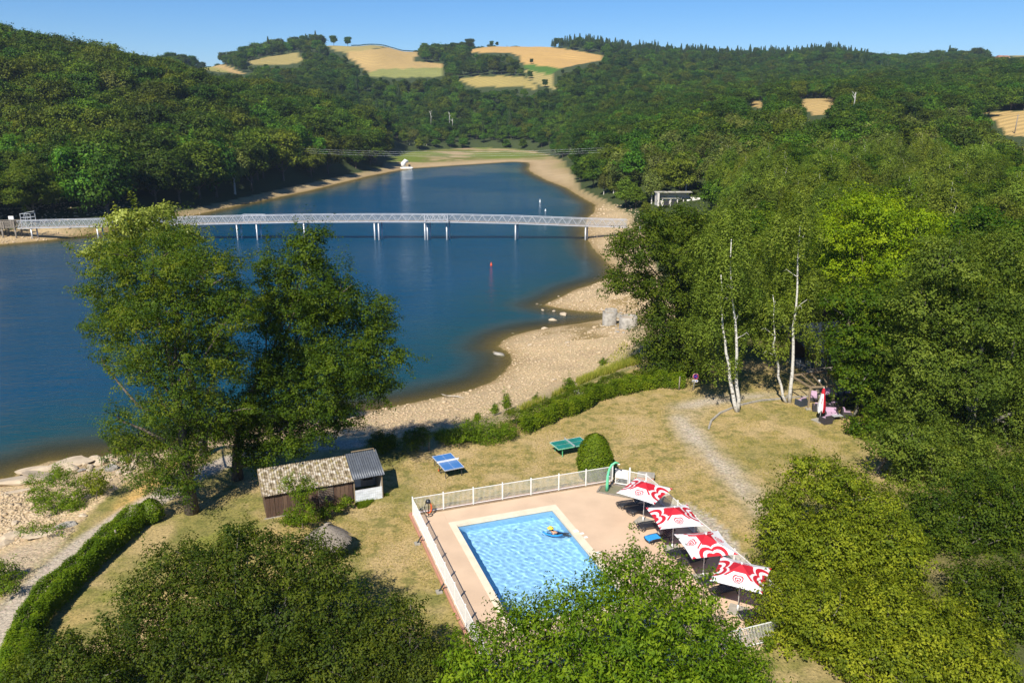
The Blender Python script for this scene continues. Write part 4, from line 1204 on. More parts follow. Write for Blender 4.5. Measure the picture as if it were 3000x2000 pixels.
def hedge(label, pts, w, h, seed, leaf, dens=420, L=.12, wob=.25):
    rng = np.random.default_rng(seed)
    pts = np.array(pts, float)
    seg = np.linalg.norm(np.diff(pts, axis=0), axis=1); cum = np.concatenate([[0], np.cumsum(seg)])
    n = int(cum[-1] * dens)
    s = rng.random(n) * cum[-1]
    cx = np.interp(s, cum, pts[:, 0]); cy = np.interp(s, cum, pts[:, 1])
    i = np.clip(np.searchsorted(cum, s) - 1, 0, len(seg) - 1)
    d = np.diff(pts, axis=0)[i] / seg[i][:, None]
    nx, ny = -d[:, 1], d[:, 0]
    ww = w / 2 * (1 + wob * np.sin(s * .9 + seed) + wob * .6 * np.sin(s * 2.3)); hh = h * (1 + wob * .5 * np.sin(s * 1.3 + 2) + wob * .35 * np.sin(s * 3.1))
    # section: rounded box; sample angle from ground to ground
    th = rng.random(n) * math.pi
    ex = np.sign(np.cos(th)) * np.abs(np.cos(th)) ** .55; ez = np.abs(np.sin(th)) ** .55
    r = np.where(rng.random(n) < .3, rng.uniform(.35, .9, n), .80 + .24 * rng.random(n) ** .8)
    lump = 1 + .10 * (vnoise(s * 1.0, th * 1.2, .6, seed) - .5) * 2
    off = ex * ww * r * lump; z = ez * hh * r * lump
    P = np.stack([cx + nx * off, cy + ny * off, z], 1) + rng.normal(0, .035, (n, 3))
    base = pts[len(pts) // 2]; zb = height(P[:, 0], P[:, 1])
    o = np.stack([nx * ex, ny * ex, ez + .2], 1)
    t = np.clip(.5 + (vnoise(P[:, 0] * 1.0, P[:, 1] + z, .5, seed + 3) - .5) * .8 + rng.normal(0, .15, n), 0, 1)
    P[:, 0] -= base[0]; P[:, 1] -= base[1]; P[:, 2] += zb
    e = empty('hedge', (base[0], base[1], 0), 0, label, 'hedge')
    link('foliage', foliage_mesh('hedge_leaves', rng, P, o, t, L, leaf, aspect=.6, rnd=.55), e)
    mb = MB()
    for k in range(int(cum[-1] / .55)):
        ss = (k + .5) * .55; x = float(np.interp(ss, cum, pts[:, 0])); y = float(np.interp(ss, cum, pts[:, 1])); z0 = hz(x, y)
        mb.tube([(x - base[0], y - base[1], z0 - .1), (x - base[0] + rng.normal(0, .1), y - base[1] + rng.normal(0, .1), z0 + h * .75)], [.035, .015], 4)
    mb.build('stems', BARK, e)['kind'] = 'stuff'
    return e
hedge('long clipped hedge curving along the path in the lower left', [gp(x, y) for x, y in [(402, 1532), (330, 1598), (290, 1640), (235, 1690), (195, 1722), (150, 1770), (105, 1830), (75, 1890), (60, 1950), (62, 2020)]], 1.5, 1.3, 151, LM['hedge'], 3200, .115, .10)
hedge('long bushy hedge between the lawn and the pebble beach', [gp(x, y) for x, y in [(1505, 1262), (1560, 1245), (1620, 1222), (1680, 1195), (1740, 1168), (1800, 1148), (1870, 1135), (1940, 1128), (2000, 1128)]], 2.4, 1.5, 152, LM['hedge'], 1900, .14, .16)
b_ = gp(1440, 1300)
shrub('large round bush at the left end of the lawn hedge', b_, b_[1] + .8, [(1390, 1265, 48, 28), (1450, 1260, 52, 32), (1345, 1275, 40, 22), (1480, 1280, 40, 24), (1420, 1285, 50, 22)], LM['hedge'], 153, n=420, nl=46, cr=.38, gap=.25)
b_ = gp(1310, 1300)
shrub('low green bush at the foot of the hedge, behind the blue table', b_, b_[1] + .3, [(1305, 1275, 32, 20), (1340, 1285, 30, 16)], LM['shrub'], 154, n=110)
for i, (px, py, w_, h_, lb) in enumerate([(1120, 1325, 40, 34, 'dark shrub in the shade right of the grey roofed booth'), (1215, 1310, 42, 30, 'dark shrub in the shade behind the blue table tennis table')]):
    b_ = gp(px, py); shrub(lb, b_, b_[1] + .3, [(px, py - 30, w_, h_), (px + 25, py - 20, w_ * .6, h_ * .6)], LM['oak'], 155 + i, n=160)
# climbing plants on the shed wall
b_ = gp(890, 1545)
shrub('climbing shrub spilling over the mossy roof and wall of the shed', (b_[0], b_[1] - .2), b_[1] - .1,
      [(840, 1415, 22, 24), (888, 1412, 24, 22), (880, 1445, 30, 26), (890, 1480, 28, 30), (870, 1520, 34, 26), (905, 1510, 28, 24), (850, 1555, 26, 22), (920, 1430, 16, 14)], LM['hedge'], 161, n=260, cr=.24, dscale=.45)
b_ = gp(1000, 1500)
shrub('weedy plants along the foot of the shed wall', (b_[0], b_[1]), b_[1], [(945, 1500, 26, 20), (985, 1488, 26, 14), (1015, 1470, 20, 20)], LM['shrub'], 162, n=110, cr=.2, dscale=.5, trunk=.02)
# saplings and weeds on the beach
for i, (px, py, w_, h_, lb) in enumerate([(1484, 1205, 16, 30, 'tall thin sapling on the beach behind the hedge'), (1450, 1212, 13, 20, 'short sapling just left of the tall thin one'), (1398, 1232, 12, 16, 'smallest sapling at the left, beside the hedge'),
        (1668, 1160, 18, 24, 'leafy sapling in the weeds at the bend of the hedge'), (1766, 1062, 12, 12, 'lone tuft of green on the bare pebble beach'), (1570, 1182, 10, 9, 'low green tuft on the beach left of the leafy sapling')]):
    b_ = at(px, py, -1.4); b_ = (b_[0], b_[1]); z_ = hz(*b_)
    b_ = at(px, py, z_)
    k = pxm(b_[1], z_)
    rng = np.random.default_rng(170 + i)
    L3 = [(0, 0, h_ * k * .8, w_ * k * .8, w_ * k * .8, h_ * k * .5), (0, 0, h_ * k * 1.35, w_ * k * .45, w_ * k * .45, h_ * k * .5)]
    P, o, t, c, li = lobes_cloud(rng, L3, 50, 26, .2, gap=0)
    e = empty('sapling' if h_ > 13 else 'grass_tuft', (b_[0], b_[1], hz(*b_)), 0, lb, 'sapling' if h_ > 13 else 'tuft')
    link('foliage', foliage_mesh('sapling_leaves', rng, P, o, t, .12, LM['shrub']), e)
    link('stem', limbs_mesh('sapling_stem', rng, .025, 0, L3, c, li, BARK, ntwig=20, twig_r=.01, trunk_top=h_ * k * 1.6, wob=.06), e)

# ---- tall weeds and grass (uncountable)
def blades(label, polys, n, hgt_, seed, mat, wid=.03, name='tall_grass', cond=None):
    rng = np.random.default_rng(seed)
    Ps = []
    for poly, w in polys:
        A = np.array(poly); x0, y0 = A.min(0); x1, y1 = A.max(0)
        m = int(n * w)
        X = rng.uniform(x0, x1, m * 4); Y = rng.uniform(y0, y1, m * 4)
        k = in_poly(X, Y, poly) & (fbm(X, Y, 2.2, seed) > .45)
        X, Y = X[k][:m], Y[k][:m]
        Ps.append(np.stack([X, Y], 1))
    A = np.concatenate(Ps); X, Y = A[:, 0], A[:, 1]; Z = height(X, Y)
    m = len(X); a = rng.random(m) * 6.28; h = hgt_ * rng.uniform(.4, 1.2, m); w = wid * rng.uniform(.6, 1.4, m)
    dx, dy = np.cos(a), np.sin(a); l = h * rng.uniform(.1, .5, m); b2 = rng.random(m) * 6.28
    B1 = np.stack([X - dx * w, Y - dy * w, Z], 1); B2 = np.stack([X + dx * w, Y + dy * w, Z], 1)
    T = np.stack([X + np.cos(b2) * l, Y + np.sin(b2) * l, Z + h], 1)
    V = np.stack([B1, B2, T], 1).reshape(-1, 3); F = np.arange(3 * m).reshape(m, 3)
    me = np_mesh(name, V, F, mat, False, {'tint': ('FACE', 'FLOAT', np.clip(rng.normal(.55, .25, m), 0, 1))})
    tag(link(name, me), label, kind='stuff')
def P1(l, z): return [at(x, y, z) for x, y in l]
blades('tall straw coloured grass and weeds between beach and hedge', [(P1([(1500, 1222), (1600, 1190), (1680, 1140), (1690, 1100), (1760, 1075), (1860, 1060), (1880, 1085), (1760, 1120), (1660, 1165), (1520, 1228)], -.8), 1.0)], 16000, .75, 181, LM['weed'], .022)
blades('sparse weeds scattered on the upper beach', [(P1([(1400, 1240), (1560, 1170), (1700, 1090), (1830, 980), (1860, 1040), (1700, 1130), (1500, 1225)], -1.2), 1.0)], 2600, .35, 182, LM['weed'], .03)
blades('short dry grass blades over the lawn', [(P1([(560, 1600), (1200, 1290), (1500, 1290), (1900, 1150), (2000, 1160), (1930, 1230), (2100, 1420), (2200, 1600), (1830, 1400), (1200, 1500), (1360, 1900), (1000, 1800)], 0), 1.0), (P1([(2090, 1270), (2300, 1185), (2480, 1180), (2560, 1300), (2250, 1420)], 0), .35)], 26000, .10, 183,
       leaf_mat('leaf_dry_grass', (.13, .14, .05), (.25, .21, .11), (.36, .29, .17), hue=.01, trans=.1, gain=1.0), .018, 'lawn_grass')
blades('green grass and nettles at the foot of the shed and hedge', [(P1([(1040, 1475), (1110, 1462), (1110, 1450), (1140, 1450), (1120, 1475), (1050, 1490)], 0), .5)], 6000, .22, 184, LM['shrub'], .02, 'green_grass')
# ------------------------------------------------------------------ materials of made things
M = {
 'deck': simple('deck_paint', (.585, .43, .295), .75, col2=(.50, .365, .25), scale=.5, bump=.05),
 'coping': simple('coping_stone', (.72, .62, .47), .7, col2=(.64, .54, .40), scale=1.5),
 'liner': simple('pool_liner', (.43, .71, .94), .5, col2=(.41, .69, .93), scale=2.0),
 'white': simple('white_paint', (.80, .80, .78), .45, col2=(.70, .70, .67), scale=3),
 'bridge': simple('bridge_steel', (.47, .49, .52), .5, .1, col2=(.40, .42, .46), scale=.8),
 'galv': simple('galvanised_steel', (.56, .58, .60), .38, .35, col2=(.50, .52, .54), scale=4),
 'terracotta': simple('terracotta', (.46, .22, .14), .8, col2=(.36, .18, .12), scale=3),
 'timber': simple('weathered_timber', (.30, .23, .14), .85, col2=(.18, .13, .08), scale=6, bump=.3, stretch=(1, 1, 6)),
 'greytimber': simple('grey_timber', (.26, .23, .19), .9, col2=(.15, .13, .105), scale=6, bump=.3),
 'plank': simple('brown_plank', (.105, .058, .036), .8, col2=(.055, .032, .022), scale=4, bump=.4, stretch=(6, 6, .5)),
 'plank2': simple('paler_plank', (.17, .105, .065), .8, col2=(.07, .042, .028), scale=4, bump=.4, stretch=(6, 6, .5)),
 'roofmetal': simple('grey_roof_metal', (.105, .12, .145), .5, .15, col2=(.075, .085, .10), scale=2),
 'tarp': simple('white_tarp', (.74, .77, .80), .5, col2=(.62, .66, .70), scale=2.5, bump=.5),
 'dark': simple('dark_void', (.03, .03, .035), .8),
 'black': simple('black_plastic', (.022, .026, .034), .32, col2=(.014, .016, .022), scale=4),
 'navy': simple('navy_plastic', (.03, .045, .09), .32, col2=(.02, .03, .06), scale=4),
 'towel': simple('blue_towel', (.02, .28, .68), .9, col2=(.015, .22, .58), scale=6, bump=.4),
 'beige': simple('beige_cloth', (.42, .34, .27), .9, scale=6, bump=.4),
 'red': simple('umbrella_red', (.62, .018, .035), .65, col2=(.55, .014, .03), scale=2, trans=.22),
 'uwhite': simple('umbrella_white', (.86, .86, .87), .65, col2=(.80, .80, .82), scale=2, trans=.22),
 'concrete': simple('concrete', (.36, .335, .28), .85, col2=(.26, .24, .20), scale=3, bump=.3),
 'green_pole': simple('green_shower_paint', (.10, .50, .20), .35, col2=(.14, .52, .36), scale=1.2),
 'basin': simple('shower_basin', (.20, .18, .11), .5, col2=(.15, .145, .09), scale=1.5),
 'ttblue': simple('blue_table_top', (.055, .17, .42), .35, col2=(.05, .155, .38), scale=2),
 'ttgreen': simple('green_table_top', (.015, .20, .15), .4, col2=(.012, .14, .10), scale=1.6),
 'steel': simple('dark_steel', (.08, .09, .10), .45, .5),
 'orange': simple('orange_plastic', (.70, .13, .03), .5),
 'thatch': simple('grey_thatch', (.30, .26, .21), .95, col2=(.17, .145, .115), scale=9, bump=.5),
 'rattan': simple('dark_rattan', (.055, .048, .050), .7, col2=(.03, .027, .03), scale=30, bump=.4),
 'slate_rattan': simple('slate_rattan', (.045, .055, .07), .7, col2=(.03, .037, .05), scale=30, bump=.4),
 'mauve': simple('mauve_cushion', (.48, .33, .44), .9, col2=(.40, .27, .37), scale=5),
 'skin': simple('skin', (.56, .31, .20), .5, col2=(.50, .27, .17), scale=4),
 'hair': simple('dark_hair', (.02, .015, .012), .5),
 'yellow': simple('yellow_cloth', (.85, .62, .07), .7, col2=(.78, .52, .05), scale=8),
 'swim': simple('dark_swimsuit', (.03, .04, .08), .6),
 'signblue': simple('sign_blue', (.03, .04, .36), .4), 'signred': simple('sign_red', (.68, .02, .07), .4),
 'rock': simple('pale_rock', (.50, .41, .29), .9, col2=(.33, .265, .185), scale=1.6, bump=.7),
 'rockg': simple('grey_rock', (.36, .335, .29), .9, col2=(.20, .185, .16), scale=2.2, bump=.7),
 'pavroof': simple('dark_slate_roof', (.018, .026, .042), .55, col2=(.012, .018, .03), scale=2),
 'ruinroof': simple('dusty_roof', (.50, .47, .40), .9, col2=(.22, .22, .17), scale=.9, bump=.3),
 'wall': simple('pale_render', (.62, .59, .53), .85, col2=(.50, .47, .42), scale=.8),
 'brickred': simple('red_tiles', (.36, .17, .10), .85, col2=(.28, .13, .08), scale=1),
 'buoyred': simple('buoy_red', (.75, .09, .03), .5),
 'walkway': simple('walkway_boards', (.44, .37, .30), .8, col2=(.34, .28, .22), scale=4),
}
def mossy_roof():
    m, nt, out = new_mat('mossy_fibre_cement'); L = nt.links.new
    tc = N(nt, 'ShaderNodeTexCoord'); p = N(nt, 'ShaderNodeBsdfPrincipled'); p.inputs['Roughness'].default_value = .95
    n1 = N(nt, 'ShaderNodeTexNoise'); n1.inputs['Scale'].default_value = 3.5; n1.inputs['Detail'].default_value = 8; L(tc.outputs['Object'], n1.inputs[0])
    n2 = N(nt, 'ShaderNodeTexNoise'); n2.inputs['Scale'].default_value = 1.3; n2.inputs['Detail'].default_value = 4; L(tc.outputs['Object'], n2.inputs[0])
    r1 = ramp(nt, [(.36, (.10, .075, .04)), (.50, (.27, .22, .15)), (.64, (.48, .45, .40))]); L(n1.outputs[0], r1.inputs[0])
    r2 = ramp(nt, [(.52, (0, 0, 0)), (.66, (1, 1, 1))]); L(n2.outputs[0], r2.inputs[0])
    c = mixc(nt, r2.outputs[0], r1.outputs[0], (.20, .165, .05))
    L(c, p.inputs['Base Color'])
    b = N(nt, 'ShaderNodeBump'); b.inputs['Strength'].default_value = .8; b.inputs['Distance'].default_value = .03; L(n1.outputs[0], b.inputs['Height']); L(b.outputs[0], p.inputs['Normal'])
    L(p.outputs[0], out.inputs[0]); return m
M['mossroof'] = mossy_roof()
def panel_net():
    """fine wire netting: half of the light goes through"""
    m, nt, out = new_mat('wire_netting'); L = nt.links.new
    p = N(nt, 'ShaderNodeBsdfPrincipled'); p.inputs['Base Color'].default_value = (.42, .45, .48, 1); p.inputs['Metallic'].default_value = .4; p.inputs['Roughness'].default_value = .5
    t = N(nt, 'ShaderNodeBsdfTransparent'); mx = N(nt, 'ShaderNodeMixShader'); mx.inputs[0].default_value = .22
    L(t.outputs[0], mx.inputs[1]); L(p.outputs[0], mx.inputs[2]); L(mx.outputs[0], out.inputs[0]); return m
M['net'] = panel_net()

# ------------------------------------------------------------------ pool terrace (local x along the back fence, -y towards the camera)
def deck_e(name, u=0, v=0, z=0, rz=0, label=None, cat=None, group=None):
    x, y = dk(u, v)
    return empty(name, (x, y, z), DECK_RZ + rz, label, cat, group)
DZ = .06
def uvpoly(mb, poly, z0, z1, mi=0): mb.prism([(u, -v) for u, v in reversed(poly)], z0, z1, mi)
def ring(mb, o, i, z0, z1, gap=.006, cut=None):
    (u0, v0, u1, v1), (a0, b0, a1, b1) = o, i
    g = gap
    uvpoly(mb, [(u0, v0), (a0 - g, v0), (a0 - g, v1), (u0, v1)], z0, z1)
    if cut: uvpoly(mb, cut, z0, z1)
    else: uvpoly(mb, [(a1 + g, v0), (u1, v0), (u1, v1), (a1 + g, v1)], z0, z1)
    uvpoly(mb, [(a0, v0), (a1, v0), (a1, b0 - 0), (a0, b0 - 0)], z0, z1)
    uvpoly(mb, [(a0, b1), (a1, b1), (a1, v1), (a0, v1)], z0, z1)
CP_ = (1.95, 1.80, 9.55, 13.9)          # outer edge of the coping
PI_ = (2.38, 2.23, 9.12, 13.47)         # water edge
x0, y0 = dk(0, 0)
mb = MB(); ring(mb, (-.1, -.1, 16.6, 19.3), CP_, -.35, DZ, cut=[(9.556, -.1), (14.75, -.1), (16.6, 2.0), (16.6, 19.3), (9.556, 19.3)])
o = mb.build('pool_deck', M['deck'], None, (x0, y0, 0), (0, 0, DECK_RZ)); tag(o, kind='structure')

pool = deck_e('swimming_pool', label='rectangular swimming pool of bright blue water with cream edging', cat='swimming pool')
for i, q in enumerate([[(CP_[0], CP_[1]), (CP_[2], CP_[1]), (PI_[2], PI_[1]), (PI_[0], PI_[1])], [(CP_[2], CP_[1]), (CP_[2], CP_[3]), (PI_[2], PI_[3]), (PI_[2], PI_[1])],
                       [(CP_[2], CP_[3]), (CP_[0], CP_[3]), (PI_[0], PI_[3]), (PI_[2], PI_[3])], [(CP_[0], CP_[3]), (CP_[0], CP_[1]), (PI_[0], PI_[1]), (PI_[0], PI_[3])]]):
    mb = MB(); uvpoly(mb, q, -.2, DZ + .02); mb.build('coping', M['coping'], pool)
a0, b0, a1, b1 = PI_
mb = MB()
fl = -1.10
mb.add([(a0, -b0, fl), (a1, -b0, fl), (a1, -b1, fl), (a0, -b1, fl)], [(0, 3, 2, 1)])
mb.add([(a0, -b0, -.2), (a1, -b0, -.2), (a1, -b0, fl), (a0, -b0, fl)], [(0, 3, 2, 1)][::-1])
mb.add([(a0, -b1, -.2), (a1, -b1, -.2), (a1, -b1, fl), (a0, -b1, fl)], [(0, 1, 2, 3)])
mb.add([(a0, -b0, -.2), (a0, -b1, -.2), (a0, -b1, fl), (a0, -b0, fl)], [(0, 1, 2, 3)])
mb.add([(a1, -b0, -.2), (a1, -b1, -.2), (a1, -b1, fl), (a1, -b0, fl)], [(0, 3, 2, 1)])
basin = mb.build('basin', M['liner'], pool)
# the moving water surface
nu, nv_ = 200, 330
gu, gv = np.meshgrid(np.linspace(a0 - .02, a1 + .02, nu), np.linspace(b0 - .02, b1 + .02, nv_), indexing='ij')
rngw = np.random.default_rng(12)
hw = np.zeros_like(gu)
for k in range(46):
    lam = math.exp(rngw.uniform(math.log(.28), math.log(.95))); th = rngw.uniform(0, 6.283); q = 2 * math.pi / lam
    hw += .00065 * (lam / .5) ** 1.15 * np.sin(q * (gu * math.cos(th) + gv * math.sin(th)) + rngw.uniform(0, 6.28))
swx, swv = 7.95, 4.9
rr_ = np.hypot(gu - swx, gv - swv)
hw += .012 * np.sin(rr_ * 7) * np.exp(-rr_ * .8)
WZ = -.10
V = np.stack([gu.ravel(), -gv.ravel(), (WZ + hw).ravel()], 1)
ii = np.arange(nu * nv_).reshape(nu, nv_)
Fq = np.stack([ii[:-1, :-1], ii[:-1, 1:], ii[1:, 1:], ii[1:, :-1]], -1).reshape(-1, 4)
m, nt, out = new_mat('pool_water')
g_ = N(nt, 'ShaderNodeBsdfRefraction'); g_.inputs['IOR'].default_value = 1.33; g_.inputs['Roughness'].default_value = 0; g_.inputs['Color'].default_value = (.93, .985, 1.0, 1)
gl = N(nt, 'ShaderNodeBsdfGlossy'); gl.inputs['Roughness'].default_value = .05
fr = N(nt, 'ShaderNodeFresnel'); fr.inputs['IOR'].default_value = 1.33
mx = N(nt, 'ShaderNodeMixShader'); nt.links.new(fr.outputs[0], mx.inputs[0]); nt.links.new(g_.outputs[0], mx.inputs[1]); nt.links.new(gl.outputs[0], mx.inputs[2]); nt.links.new(mx.outputs[0], out.inputs[0])
MAT_POOL = m
wat = link('water', np_mesh('pool_water', V, Fq, m, True), pool)
POOLCAUST = True
if POOLCAUST:
    wat.cycles.is_caustics_caster = True; basin.cycles.is_caustics_receiver = True; sun.cycles.is_caustics_light = True
    sc.cycles.caustics_refractive = True
for (px, py, w_) in [(1687, 1555, .34), (1705, 1562, .24), (1716, 1573, .24), (1752, 1619, .3)]:
    x, y = at(px, py, DZ)
    mb = MB(); mb.box((0, 0, .014), (w_, w_ * .8, .02)); 
    o = mb.build('skimmer_lid', M['white'], None, (x, y, DZ + .001), (0, 0, DECK_RZ))
    tag(o, {1687: 'largest white skimmer lid set in the deck right of the pool', 1705: 'middle small white lid in the deck right of the pool', 1716: 'front one of the three white lids in the deck', 1752: 'white lid beside the pool edge just above the cherry tree'}[px], 'lid', 'white lids in the pool deck')

# ---- fences
def fence(label, pts, h=1.22, step=2.07, kerb=True, zb=DZ, posts_u=None):
    """pts in world coordinates"""
    a = Vector((pts[0][0], pts[0][1], zb)); b = Vector((pts[1][0], pts[1][1], zb))
    L = (b - a).length; rz = math.atan2(b.y - a.y, b.x - a.x)
    e = empty('pool_fence', a, rz, label, 'fence')
    n = max(1, round(L / step)); s = L / n
    pm = MB(); pm.box((0, 0, (h + .1) / 2), (.07, .07, h + .1)); pm.box((0, 0, h + .11), (.08, .08, .02))
    post = pm.mesh('post', M['white'])
    rm = MB(); rm.box((s / 2, 0, 0), (s - .075, .04, .035)); rail = rm.mesh('rail', M['white'])
    km = MB(); 
    x = .10
    while x < s - .06:
        km.bar((x, 0, .13), (x, 0, h - .02), .016); x += .088
    pick = km.mesh('pickets', M['white'])
    for i in range(n + 1): link('post', post, e, (i * s, 0, 0))
    for i in range(n):
        link('rail', rail, e, (i * s, 0, h)); link('rail', rail, e, (i * s, 0, .12)); link('picket_row', pick, e, (i * s, 0, 0))['kind'] = 'stuff'
    if kerb:
        mb = MB(); mb.box((L / 2, kerb * .19, -.12), (L + .3, .14, .40)); mb.build('kerb', M['terracotta'], e)
        mb = MB(); mb.box((L / 2, -kerb * .10, .03), (L, .10, .06)); mb.build('kick_board', M['timber'], e)
    return e
fence('long white picket fence behind the pool, from hose stand to shower', [dk(0, 0), dk(14.75, -.05)], kerb=1)
fence('white picket fence with terracotta kerb along the left side of the pool', [dk(0, 19.0), dk(0, .02)], kerb=1)
gw0 = (7.36, 52.50); gw1 = (8.42, 52.08); gw2 = (9.50, 51.50)
fence('short white fence stretch right of the white gate', [gw1, gw2], step=1.2, kerb=False)
fence('white picket fence behind the sun loungers on the right side', [gw2, dk(16.45, 19.0)], kerb=False)
fence('white picket fence closing the pool deck at the bottom, mostly under trees', [dk(16.45, 19.05), dk(0, 19.05)], kerb=False)
# gate
a = Vector((gw0[0], gw0[1], DZ)); rz = math.atan2(gw1[1] - gw0[1], gw1[0] - gw0[0]); L_ = math.hypot(gw1[0] - gw0[0], gw1[1] - gw0[1])
e = empty('pool_gate', a, rz, 'white pool gate with solid upper panel and barred foot', 'gate')
mb = MB(); mb.box((L_ / 2, 0, 1.24), (L_ - .14, .045, .05)); mb.box((L_ / 2, 0, .14), (L_ - .14, .045, .06)); mb.box((.12, 0, .68), (.05, .045, 1.1)); mb.box((L_ - .12, 0, .68), (.05, .045, 1.1)); mb.build('gate_frame', M['white'], e)
mb = MB(); mb.box((L_ / 2, -.03, .90), (L_ - .20, .012, .66)); mb.build('panel', M['white'], e)
mb = MB(); x = .2
while x < L_ - .15: mb.bar((x, 0, .17), (x, 0, .58), .018); x += .09
mb.build('bar_row', M['white'], e)['kind'] = 'stuff'
mb = MB(); mb.bar((.2, -.05, .2), (.42, -.05, .5), .03); mb.build('brace', M['galv'], e)
mb = MB(); mb.box((L_, 0, .75), (.11, .11, 1.5)); mb.build('post', M['white'], e)
# small props of concrete outside the left fence
for v_, lb in [(3.7, 'small concrete footing outside the left fence, upper one'), (9.2, 'small concrete footing outside the left fence, lower one')]:
    e = deck_e('footing', -.55, v_, 0, 0, lb, 'footing', 'footings of the fence braces')
    mb = MB(); mb.box((0, 0, .05), (.34, .34, .16)); mb.build('block', M['concrete'], e)
    mb = MB(); mb.bar((0, 0, .1), (.3, 0, .55), .07); mb.build('strut', M['steel'], e)

# shower
sp = [(1750, 1442), (1761, 1425), (1800, 1421), (1833, 1427), (1862, 1448), (1854, 1460)]
sw = [at(x, y, DZ) for x, y in sp]
e = empty('shower_basin', (sw[0][0], sw[0][1], DZ), 0, 'shallow wet shower basin with timber edging at the pool corner', 'shower basin')
mb = MB()
pl = [(x - sw[0][0], y - sw[0][1]) for x, y in sw]
mb.prism(list(reversed(pl)), .003, .02); mb.build('tray', M['basin'], e)
for i in range(len(pl)):
    p, q = pl[i], pl[(i + 1) % len(pl)]
    mb = MB(); mb.bar((p[0], p[1], .045), (q[0], q[1], .045), .13, .085); mb.build('edging_board', M['greytimber'], e)
x, y = at(1778, 1437, DZ)
e = empty('shower', (x, y, DZ + .02), 0, 'green curved shower column with taps at the pool corner', 'shower')
pts = [(0, 0, 0), (.01, .02, .5), (.03, .04, 1.1), (.12, .06, 1.6), (.30, .10, 1.95), (.55, .12, 2.12), (.78, .13, 2.05)]
mb = MB(); mb.tube(pts, [.13, .11, .10, .09, .08, .075, .06], 12); mb.build('column', M['green_pole'], e)
for z in (.75, 1.15):
    mb = MB(); mb.tube([(.08, -.08, z), (.22, -.12, z)], .03, 6); mb.build('tap', M['galv'], e)
mb = MB(); mb.lathe([(.02, 0), (.09, -.02), (.09, -.06), (0, -.06)], 10, (.80, .13, 2.02)); mb.build('shower_head', M['white'], e)
# hose stand
x, y = dk(.95, .45)
e = empty('hose_stand', (x, y, DZ), 0, 'dark hose stand with grey and orange hose loops by the fence corner', 'hose stand')
mb = MB(); mb.tube([(0, 0, 0), (0, 0, 1.05)], .03, 6); mb.lathe([(.02, .22), (.12, .17), (.19, .02), (.16, -.05), (.0, -.06)], 12, (0, 0, 1.0)); mb.build('stand', M['black'], e)
for k, (mt, sg) in enumerate([('steel', -1), ('orange', 1), ('orange', .7)]):
    c = [(sg * .22 * math.sin(t) * (1 + .1 * k), .03 * k - .04, .62 + .42 * math.cos(t)) for t in np.linspace(0, math.pi * (1 if k == 0 else 1.15), 12)]
    mb = MB(); mb.tube(c, .028, 6); mb.build('hose', M[mt], e)
mb = MB(); mb.tube([(-.15, -.05, .05), (.0, -.2, .04), (.22, -.1, .04), (.28, .05, .1)], .03, 6); mb.build('hose', M['steel'], e)

# ---- market umbrellas with printed hearts
def heart(x, y): 
    return (x * x + y * y - 1) ** 3 - x * x * y ** 3
def panel_mesh(kind, H=.60, R=1.36, n=72):
    vs, fs, mi = [], [], []
    for j in range(n + 1):
        t = j / n
        for i in range(n + 1):
            s = -1 + 2 * i / n
            half = R * t
            inn = 1 - .055 * (1 - s * s) * t
            vs.append((s * half * (1 - .0), -R * t * inn, H * (1 - t) - .05 * math.sin(math.pi * t) - .02 * (1 - s * s) * t))
    for j in range(n):
        for i in range(n):
            a = j * (n + 1) + i
            t = (j + .5) / n; s = -1 + 2 * (i + .5) / n
            x = s * R * t; y = R * t
            if kind == 'white':
                red = y < .46 or (y < .78 and abs(x) > y - .14)
                hx, hy = x / .25, (.93 - y) / .25
                for sc_, r in ((1.0, True), (.78, False), (.58, True), (.36, False), (.22, True)):
                    if heart(hx / sc_, hy / sc_) < 0: red = r
            else:
                red = abs(x) < .33 + y * .25 and y < 1.0
                hx, hy = x / .73, (1.60 - y) / .73
                for sc_, r in ((1.16, False), (1.0, True), (.76, False), (.55, True)):
                    if heart(hx / sc_, hy / sc_) < 0: red = r
                if abs(x) > 1.02 and (abs(x) * 1.6 + y) > 3.08: red = True
            fs.append((a, a + n + 1, a + n + 2, a + 1)); mi.append(0 if red else 1)
    me = np_mesh('panel_' + kind, np.array(vs), np.array(fs), M['red'], True)
    me.materials.append(M['uwhite']); me.polygons.foreach_set('material_index', np.array(mi, np.int32)); return me
PW, PR = panel_mesh('white'), panel_mesh('red')
polem = MB(); polem.tube([(0, 0, .05), (0, 0, 2.9)], .028, 10); polem = polem.mesh('pole', M['white'])
finm = MB(); finm.lathe([(0, 2.98), (.05, 2.95), (.06, 2.88), (.0, 2.86)][::-1], 10); finm = finm.mesh('finial', M['white'])
ribm = MB(); ribm.bar((0, 0, 2.80), (1.32, -1.32, 2.23), .025); ribm = ribm.mesh('rib', M['white'])
slabm = MB(); slabm.box((0, 0, .03), (.49, .49, .05)); slabm = slabm.mesh('base_slab', M['concrete'])
hubm = MB(); hubm.lathe([(.05, .06), (.09, .06), (.05, .35), (.03, .40)], 10); hubm = hubm.mesh('socket', M['white'])
def umbrella(label, x, y, rz, turn, hh=1.0, off=(0, 0)):
    e = empty('patio_umbrella', (x, y, DZ), rz, label, 'umbrella', 'heart printed umbrellas over the loungers')
    for k in range(4):
        o = link('canopy_panel', PR if (k + turn) % 2 else PW, e, (off[0], off[1], 2.26), (0, 0, k * math.pi / 2))
    for k in range(4): link('rib', ribm, e, (off[0], off[1], -.02), (0, 0, k * math.pi / 2))
    link('pole', polem, e); link('finial', finm, e, (off[0], off[1], 0)); link('socket', hubm, e)
    for a in (-1, 1):
        for b in (-1, 1): link('base_slab', slabm, e, (a * .25, b * .25, 0))
    return e
